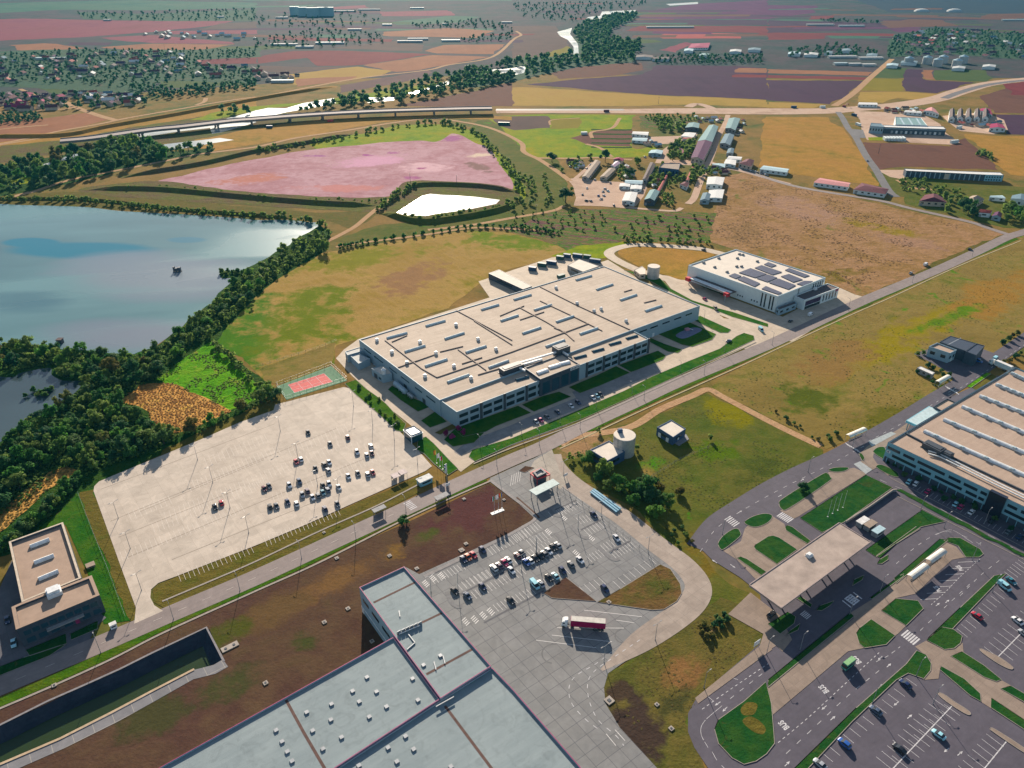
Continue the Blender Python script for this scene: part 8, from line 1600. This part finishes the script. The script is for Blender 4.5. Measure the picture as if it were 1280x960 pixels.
tree_row([(470, 262), (490, 250), (505, 240), (520, 232)], 7, (2.2, 4), ['fresh', 'green', 'dark'], 'bush at the left end of the bright small pond', 'bushes around the bright pond', 'bank_trees', 4)
tree_row([(500, 272), (540, 276), (580, 268), (620, 262), (655, 248)], 9, (2.2, 3.8), GT3, 'bush below the bright small pond', 'bushes below the bright pond', 'bank_trees', 3)
tree_row([(320, 190), (390, 180), (425, 174), (460, 166), (500, 160), (550, 155), (590, 166), (612, 185), (628, 200), (640, 214), (655, 240)], 9, (2.0, 4.6), GT3, 'bush on the yellow green margin behind the pink lagoon', 'bushes behind the pink lagoon', 'bank_trees', 6)
grow([(650, 215), (668, 225), (675, 250), (660, 268), (640, 262), (655, 245)], 14, 7, (2.5, 4.2), GT3, 'bush on the dyke corner right of the pink lagoon', 'bushes on the dyke corner', 'bank_trees')
W5 = q(0, 0, [(-100, 880), (180, 810), (420, 765), (600, 715), (760, 725), (820, 765), (1060, 745), (1050, 765), (830, 795), (500, 880), (180, 945), (-100, 990)])
grow(W5, 150, 12, (4.2, 7.5), GT3 + ['fresh'], 'big rounded tree in the river wood left of the pink lagoon', 'trees of the river wood at the left', 'river_woodland')
for x, y, r in ((1080, 735, 4), (60, 240, 5), (1140, 235, 4), (465, 195, 5), (500, 180, 4), (860, 240, 4)): pass
for x, y, r, t, lb in ((610, 240, 6.5, 'dark', 'tallest dark round tree beside the long grey tan village shed'), (940, 270, 5.5, 'dark', 'dark round tree left of the long brown barn'), (855, 390, 6, 'dark', 'dark wide tree at the foot of the long brown barn'), (80, 240, 6, 'dark', 'dark tree group at the west fork of the village lane'), (215, 640, 7, 'dark', 'big dark tree at the lower left corner of the village yard'), (180, 335, 3.5, 'fresh', 'fresh green bush by the west village lane'), (455, 210, 4.5, 'green', 'green tree north of the long grey tan shed'), (345, 220, 3, 'green', 'small green tree at the head of the village scrap row'), (275, 530, 3, 'autumn', 'yellowish bush on the left edge of the village yard'), (1180, 290, 4, 'dark', 'dark tree above the blue shaded block'), (1120, 420, 5, 'fresh', 'green tree in the garden between barn and blue block'), (1180, 440, 4, 'green', 'green tree beside the thin red roofed lean-to'), (1085, 480, 4, 'green', 'bush in the garden below the brown barn')):
    p = P(*VA([(x, y + 20)])[0]); add_tree(p.x, p.y, r, t, lb, None, 'village_trees')
grow(VB([(160, 200), (260, 180), (340, 200), (440, 200), (450, 270), (300, 280), (170, 260)]), 16, 9, (4, 6.5), ['dark', 'green'], 'dark tree in the grove north of the gravel square', 'grove north of the gravel square', 'village_trees')
grow(VB([(290, 480), (380, 400), (520, 400), (540, 480), (460, 520), (430, 580), (300, 570)]), 22, 9, (4, 6.5), ['dark', 'green', 'dark'], 'dark tree in the grove around the pink roofed house', 'grove around the pink house', 'village_trees')
grow(VB([(540, 620), (620, 640), (640, 720), (560, 790), (500, 780)]), 12, 8, (3.5, 5.5), ['dark', 'green'], 'dark tree in the grove beside the village street', 'grove beside the village street', 'village_trees')
grow(VD([(260, 440), (500, 460), (560, 560), (480, 640), (560, 650), (500, 600)]), 10, 8, (3.5, 5), ['dark', 'green'], 'dark tree around the large maroon house', 'trees around the large maroon house', 'village_trees')
grow(VD([(600, 520), (680, 520), (740, 620), (800, 700), (720, 700), (620, 580)]), 12, 8, (3.5, 5.5), ['green', 'dark', 'fresh'], 'green tree between the two east houses', 'trees between the east houses', 'village_trees')
grow(VD([(1080, 600), (1300, 620), (1300, 760), (1080, 740)]), 22, 8, (3.5, 5.5), ['green', 'dark', 'fresh'], 'green tree in the clump at the far right by the road', 'clump at the far right by the road', 'village_trees')
grow(q(1120, 185, [(760, 60), (860, 50), (960, 90), (980, 130), (880, 100)], 8), 10, 7, (3, 4.5), ['dark', 'green'], 'dark tree in the field hedge at the upper right', 'field hedge at the upper right', 'village_trees')
grow(T3([(560, 235), (860, 250), (990, 250), (985, 265), (800, 262), (560, 250)]), 26, 6, (2, 3.4), ['green', 'dark', 'autumn'], 'bush in the thicket above the loop road', 'thicket above the loop road', 'village_trees')
grow(T3([(700, 120), (1000, 130), (980, 220), (600, 230), (500, 190)]), 26, 9, (1.6, 2.8), ['green', 'dark', 'autumn', 'fresh'], 'low bush on the garden plots', 'bushes on the garden plots', 'village_trees')
grow(T3([(20, 100), (300, 95), (500, 110), (420, 200), (150, 220), (0, 180)]), 40, 9, (1.4, 2.4), ['green', 'dark', 'autumn', 'fresh'], 'low bush in the weedy strip above the meadow path', 'bushes above the meadow path', 'village_trees')
GVM = 'garden trees of the works village'
for poly, n_ in ((VA([(1040, 450), (1120, 330), (1240, 380), (1130, 540)]), 24), (VA([(770, 310), (900, 400), (880, 440), (780, 430), (720, 420)]), 12), (VB([(300, 700), (440, 720), (440, 780), (330, 830), (230, 850)]), 14), (VB([(640, 650), (850, 655), (880, 710), (650, 720)]), 8), (VA([(1170, 560), (1280, 600), (1280, 720), (1180, 690)]), 12), (VB([(0, 112), (560, 118), (560, 175), (100, 185)]), 34), (VA([(230, 250), (340, 240), (420, 280), (350, 330), (250, 330)]), 10), (VD([(0, 340), (260, 330), (640, 440), (560, 470), (200, 440), (30, 440)]), 26), (VA([(0, 380), (20, 420), (90, 690), (0, 700)]), 10)):
    grow(poly, n_, 6, (1.8, 3.8), GT3, 'garden tree or bush in the works village', GVM, 'village_trees')
# far woods: only as one mass each
FARG = [('river_woodland', q(320, 0, [(-200, 560), (50, 555), (250, 520), (540, 480), (760, 440), (980, 380), (1280, 320), (1290, 410), (1000, 460), (700, 520), (400, 548), (0, 580)]), 330, 14, (5, 9)), ('river_woodland', q(640, 0, [(0, 310), (280, 285), (330, 240), (300, 200), (330, 140), (430, 100), (620, 65), (620, 90), (500, 150), (480, 200), (640, 225), (600, 310), (350, 320), (200, 360), (0, 400), (-300, 430), (-300, 400)]), 520, 16, (5, 10)),
        ('village_woodland', q(0, 0, [(-40, 280), (400, 250), (900, 250), (1280, 245), (1280, 290), (1000, 300), (1010, 330), (1300, 340), (1300, 400), (900, 400), (700, 470), (560, 440), (420, 420), (-40, 430)]), 600, 14, (2.2, 4.6)), ('village_woodland', q(0, 0, [(-40, 470), (330, 480), (720, 490), (800, 520), (500, 545), (340, 550), (-40, 560)]), 70, 14, (3, 6)), ('village_woodland', q(0, 0, [(0, 590), (60, 570), (190, 575), (220, 600), (150, 615), (0, 622)]), 90, 7, (2.5, 4)),
        ('village_woodland', q(0, 0, [(380, 60), (720, 65), (1280, 45), (1280, 105), (820, 105), (420, 95)]), 170, 30, (2.6, 5.5)), ('village_woodland', q(320, 0, [(0, 80), (200, 70), (500, 60), (640, 110), (500, 140), (0, 140)]), 90, 28, (2.6, 5.5)), ('village_woodland', q(320, 0, [(0, 200), (300, 150), (620, 170), (640, 215), (300, 240), (0, 240)]), 110, 26, (2.6, 5.5)), ('village_woodland', q(320, 0, [(780, 125), (1100, 100), (1280, 130), (1280, 150), (800, 140)]), 70, 22, (3, 6)), ('village_woodland', q(320, 0, [(1000, 200), (1280, 165), (1280, 200), (1100, 215)]), 60, 22, (3, 6)),
        ('village_woodland', q(640, 0, [(700, 300), (830, 280), (1250, 280), (1250, 320), (900, 322), (700, 320)]), 110, 13, (2.6, 5.5)), ('village_woodland', q(640, 0, [(0, 20), (700, 10), (560, 50), (300, 110), (60, 90)]), 200, 30, (3, 6)), ('village_woodland', q(960, 0, [(590, 250), (640, 185), (840, 145), (1300, 170), (1300, 300), (1160, 290), (900, 270), (600, 290)]), 460, 16, (2.4, 5)), ('village_woodland', q(960, 0, [(80, 255), (330, 225), (560, 265), (540, 285), (120, 285)]), 60, 16, (4, 6)), ('village_woodland', q(960, 0, [(260, 100), (540, 108), (560, 120), (300, 112)]), 60, 18, (3, 6)), ('village_woodland', q(0, 0, [(640, 440), (900, 450), (1280, 410), (1280, 440), (1000, 480), (800, 500)]), 90, 12, (3.5, 6)), ('village_woodland', q(640, 0, [(480, 215), (640, 225), (640, 260), (500, 262)]), 40, 12, (3, 6))]
RIV = [q(640, 0, [(215, 155), (310, 135), (300, 170), (345, 220), (345, 300), (300, 300), (300, 235), (270, 200), (230, 185)]), q(640, 0, [(350, 112), (375, 80), (440, 75), (450, 52), (630, 45), (620, 70), (470, 80), (444, 102)]), q(640, 0, [(-130, 345), (0, 335), (85, 318), (65, 375), (0, 390), (-100, 380)]), q(320, 0, [(750, 475), (850, 435), (990, 385), (970, 432), (860, 462), (780, 485)]), q(320, 0, [(-20, 550), (60, 535), (150, 537), (240, 508), (395, 484), (410, 520), (330, 540), (150, 570), (-20, 610)]), q(320, 0, [(530, 485), (710, 478), (700, 510), (550, 522)])]
for st, poly, n_, dm, rr in FARG:
    for p in scatter(poly, n_, dm, rt):
        pp = proj((p[0], p[1], 0))
        if any(inside(pp[:2], a) for a in RIV): continue
        TREES.append((0, p[0], p[1], rt.uniform(*rr), 1.0, 'green', '', None, st))
TREES.sort(key=lambda t: -t[0]); cnt = 0; MASS = {}
for sz, x, y, r, hf, tint, label, group, stuff in TREES:
    if sz > 0 and cnt < 300:
        cnt += 1; root = thing('tree', label, 'tree', (x, y, .08), rt.uniform(0, 6.28), group); i = rt.randrange(3); ci = rt.randrange(4); zc = r * (rt.uniform(.95, 1.2) if r > 4.2 else rt.uniform(.68, .85))
        c = bpy.data.objects.new('crown', NEARC[tint][ci]); COL.objects.link(c); c.parent = root; c.location = (0, 0, zc); c.scale = (r, r * rt.uniform(.75, 1.15), r * rt.uniform(.7, 1.2))
        t = bpy.data.objects.new('trunk', TR[i]); COL.objects.link(t); t.parent = root; t.scale = (r, r, r)
    else: MASS.setdefault(stuff, []).append((x, y, r))
MLAB = {'woodland': 'dense undergrowth trees between the lake and the car park', 'row_trees': 'distant end of the tree rows', 'bank_trees': 'bushes on the lagoon and lake banks', 'river_woodland': 'continuous dark wood along the winding river', 'village_trees': 'small trees and bushes among the village yards', 'village_woodland': 'garden trees of the far villages'}
LEAFT = leaf_mat('leaf_far', (.03, .1, .05), (.05, .135, .06), (.08, .16, .06), .5)
FM = {'river_woodland': LEAFT, 'village_woodland': LEAFT}
for nm, lst in MASS.items():
    m = MB()
    for x, y, r in lst:
        src = FARC['a'][rt.randrange(3)]; a = rt.uniform(0, 6.28); ca, sa = math.cos(a), math.sin(a); b = len(m.v); hz = r * rt.uniform(.75, 1.05)
        m.v += [(x + (v[0] * ca - v[1] * sa) * r, y + (v[0] * sa + v[1] * ca) * r, hz * (.85 if 'woodland' in nm else .62) + v[2] * hz) for v in src.v]; m.f += [tuple(i + b for i in f) for f in src.f]; m.m += [0] * len(src.f)
    tag(m.build(nm, FM.get(nm, LEAF)), MLAB[nm], 'trees', kind='stuff')
# shrubs
def shrub(p, r, tint, label, group):
    a = P(*p, .2); root = thing('shrub', label, 'shrub', a, rt.uniform(0, 6.28), group); s = bpy.data.objects.new('leaves', SHR[tint][rt.randrange(2)]); COL.objects.link(s); s.parent = root; s.location = (0, 0, r * .6); s.scale = (r, r, r * .9)
    t = bpy.data.objects.new('stem', STEMS); COL.objects.link(t); t.parent = root; t.scale = (r, r, r); t.location = (0, 0, r * .2)
for p, lb in zip(E8([(620, 350), (680, 385), (745, 300), (795, 340)]), ('left', 'lower', 'upper', 'right')): shrub(p, 2.1, 'magenta', lb + ' magenta shrub at the factory corner', 'magenta shrubs at the factory corner')
for p in A8([(335, 600), (300, 630), (345, 680), (440, 760), (490, 800), (540, 850), (585, 800), (585, 900), (620, 880), (430, 640), (230, 520)]): shrub(p, rt.uniform(1.1, 2.0), rt.choice(['green', 'dark', 'fresh']), 'dark shrub on the planted strip between car park and factory drive', 'shrubs on the factory drive strip')
for p in F8([(600, 900), (780, 850)])[:0]: pass
for p in q(1060, 520, [(470, 500), (530, 530), (700, 640), (860, 740), (930, 770), (1050, 830), (1130, 870), (1260, 900), (400, 470), (560, 600)], 8): shrub(p, rt.uniform(1.2, 2.0), 'dark', 'dark shrub in front of the shaded office front', 'shrubs before the office front')
for p in U4([(1130, 680), (1210, 730), (880, 580), (1030, 625)]): shrub(p, 1.8, 'dark', 'dark shrub in front of the shaded office front', 'shrubs before the office front')
for p in U4([(40, 140), (90, 175), (130, 200), (220, 270), (250, 280), (300, 265), (340, 250), (310, 280), (160, 215)]): shrub(p, rt.uniform(1.0, 2.0), rt.choice(['dark', 'green', 'autumn']), 'scrubby bush along the dirt track near the gate shelter', 'bushes along the dirt track')
for p in G9([(180, 540), (240, 560), (330, 590), (140, 620), (180, 660), (60, 600), (420, 640), (350, 640), (230, 720), (60, 400), (130, 390)]): shrub(p, rt.uniform(1.4, 2.4), rt.choice(['dark', 'green']), 'green bush around the small cabin below the dark hall', 'bushes around the small cabin')
for p in Y7([(1020, 210), (1040, 230), (1060, 200), (1010, 250), (1050, 260), (1075, 225)]): shrub(p, rt.uniform(1.2, 2), 'dark', 'dark bramble bush beside the station pavement', 'brambles beside the station pavement')
for p in Y7([(960, 250), (985, 270), (1000, 300), (950, 285), (975, 310), (940, 260)]): shrub(p, rt.uniform(1.2, 1.8), 'autumn', 'dry tan bush beside the dark brambles', 'dry bushes beside the brambles')
for p in X3([(800, 760), (830, 800), (850, 720), (870, 760), (900, 790), (770, 720), (810, 735)]): shrub(p, rt.uniform(1, 1.8), rt.choice(['dark', 'green', 'autumn']), 'low bush in the rough corner beside the access road', 'bushes in the rough corner')
for p in q(1140, 400, [(1040, 270), (1100, 230), (1150, 190), (1200, 170), (1110, 480), (1050, 490), (1180, 430), (1240, 390)], 9.143): shrub(p, rt.uniform(1.6, 2.6), rt.choice(['dark', 'green', 'autumn']), 'bush on the verge of the east road above the works', 'bushes on the east road verge')
for p in q(0, 480, [(170, 38), (205, 48), (240, 40), (260, 28), (225, 60), (130, 65), (190, 60)]): shrub(p, rt.uniform(1.8, 2.8), 'green', 'green bush on the islet in the small pond', 'islet bushes in the small pond')
for p in q(0, 240, [(1110, 405), (1140, 402), (1165, 405), (1190, 404), (1215, 405), (1235, 410), (1130, 415), (1180, 415)]): shrub(p, rt.uniform(2, 3), 'green', 'green bush on the low spit in the big lake', 'bushes on the lake spit')
# ground cover that nobody could count
def tufts(name, label, poly, n_, dmin, rr, mat, hfac=.7, clump=0):
    m = MB(); base = [crown_mb(200 + i, 22, .34, 3, .6, True, .5) for i in range(3)]
    for p in scatter(poly, n_, dmin, rt):
        if clump and mnoise.noise(Vector((p[0] / clump, p[1] / (clump * 1.6), 3.3))) < .08: continue
        s_ = base[rt.randrange(3)]; r = rt.uniform(*rr); a = rt.uniform(0, 6.28); ca, sa = math.cos(a), math.sin(a); b = len(m.v)
        m.v += [(p[0] + (v[0] * ca - v[1] * sa) * r, p[1] + (v[0] * sa + v[1] * ca) * r, .06 + r * hfac * (.35 + v[2])) for v in s_.v]; m.f += [tuple(i + b for i in f) for f in s_.f]; m.m += [0] * len(s_.f)
    tag(m.build(name, mat), label, 'ground cover', kind='stuff')
tufts('scrub_tufts', 'tan and pinkish weed clumps on the rough field above the main road', [(905, 226), (930, 218), (970, 230), (1060, 250), (1140, 268), (1200, 282), (1180, 310), (1130, 330), (1070, 360), (1050, 350), (1000, 330), (960, 318), (910, 300), (892, 295), (896, 270)], 3000, 1.8, (.5, 1.5), SCRUB, .1, 17)
tufts('reeds', 'tall orange reeds between the wood and the bright plot', REED1, 600, 1.4, (.7, 1.3), REEDM, .35)
tufts('reeds', 'orange reed strip in the lower left wood', REED2, 420, 1.6, (.7, 1.3), REEDM, .35)
tufts('crop_tufts', 'bright green leafy crop on the plot beside the lake belt', BRIGHTP, 900, 1.5, (.5, 1.4), leaf_mat('crop_leaf', (.04, .16, .014), (.08, .24, .02), (.16, .24, .035), .6), .35, 7)
tufts('undergrowth', 'low green undergrowth filling the pond wood', W2, 1500, 2.0, (.9, 2.0), LEAF, .8); tufts('undergrowth', 'low green undergrowth of the lake bank belt', W1, 500, 2.4, (.9, 1.9), LEAF, .8)

WEED = leaf_mat('weed_olive', (.09, .12, .025), (.14, .15, .035), (.2, .16, .05), .6)
for nm, lb, poly, n_ in (('weeds', 'olive weed clumps on the plot round the grey tank', [(700, 575), (780, 540), (880, 495), (1020, 562), (980, 598), (915, 638), (870, 664), (880, 700), (935, 740), (850, 670), (800, 640)], 1500), ('weeds', 'weed clumps on the waste ground east of the truck yard', [(760, 855), (830, 808), (900, 755), (950, 790), (895, 850), (862, 890), (850, 955), (790, 905)], 450), ('weeds', 'olive weed clumps along the long field at the right', [(905, 488), (1000, 425), (1120, 372), (1270, 304), (1275, 400), (1170, 485), (1085, 538), (1030, 556)], 2200)):
    tufts(nm, lb, poly, n_, 1.6, (.3, .8), WEED, .12, 14)
# ================================================================ CAMERA, LIGHT, AIR
cam = bpy.data.cameras.new('camera'); cam.lens = FPX / 1280 * 36; cam.sensor_width = 36; cam.clip_start = 1; cam.clip_end = 60000
co = bpy.data.objects.new('camera', cam); COL.objects.link(co); co.location = (0, 0, CAM_H); co.rotation_euler = (math.pi / 2 - PITCH, 0, 0); S.camera = co
EL, AZ = R(21), R(-8)      # sun low, behind the scene, a touch left of the view axis
sd = Vector((math.sin(AZ) * math.cos(EL), math.cos(AZ) * math.cos(EL), math.sin(EL)))
sl = bpy.data.lights.new('sun', 'SUN'); sl.energy = 5.0; sl.angle = R(.5); sl.color = (1, .86, .7)
so = bpy.data.objects.new('sun', sl); COL.objects.link(so); so.rotation_euler = sd.to_track_quat('Z', 'Y').to_euler(); so.location = (0, 800, 600)
W = bpy.data.worlds.new('World'); S.world = W; W.use_nodes = True; nt = W.node_tree; L = nt.links
bg = nt.nodes['Background']; sky = N(nt, 'ShaderNodeTexSky', sky_type='NISHITA', sun_disc=False)
sky.sun_elevation = EL; sky.sun_rotation = AZ; sky.air_density = 1.0; sky.dust_density = .6; sky.ozone_density = 1.5
tc = N(nt, 'ShaderNodeTexCoord'); sx = N(nt, 'ShaderNodeSeparateXYZ'); L.new(tc.outputs['Generated'], sx.inputs[0])
zz = math_(nt, 'MAXIMUM', sx.outputs['Z'], .06)
cv = N(nt, 'ShaderNodeCombineXYZ'); L.new(math_(nt, 'DIVIDE', sx.outputs['X'], zz), cv.inputs[0]); L.new(math_(nt, 'DIVIDE', sx.outputs['Y'], zz), cv.inputs[1])
cn = noise(nt, cv.outputs[0], .55, 6, .55, .4); mr = N(nt, 'ShaderNodeMapRange'); L.new(cn, mr.inputs[0]); mr.inputs[1].default_value = .52; mr.inputs[2].default_value = .7; mr.inputs[4].default_value = .8
cl = mixc(nt, mr.outputs[0], sky.outputs[0], (6, 6.3, 6.6))
L.new(cl, bg.inputs['Color']); bg.inputs['Strength'].default_value = .06
HAZE = True
if HAZE:
    m = bpy.data.materials.new('haze_air'); m.use_nodes = True; nt = m.node_tree; nt.nodes.clear()
    out = nt.nodes.new('ShaderNodeOutputMaterial'); pv = nt.nodes.new('ShaderNodeVolumePrincipled')
    pv.inputs['Color'].default_value = (.03, .23, .38, 1); pv.inputs['Density'].default_value = .000055; pv.inputs['Anisotropy'].default_value = .2
    nt.links.new(pv.outputs[0], out.inputs['Volume'])
    b = MB(); b.box((0, 6650, -7), 17900, 14350, 7 + CAM_H + 12); tag(b.build('haze', m), 'thin blue air over the whole plain', 'haze', kind='stuff')
S.render.engine = 'CYCLES'; S.cycles.use_denoising = True
S.cycles.max_bounces = 6; S.cycles.diffuse_bounces = 3; S.cycles.glossy_bounces = 3; S.cycles.transmission_bounces = 2; S.cycles.volume_bounces = 0
S.view_settings.view_transform = 'Standard'; S.view_settings.look = 'None'; S.view_settings.gamma = 1; S.view_settings.exposure = 1.1
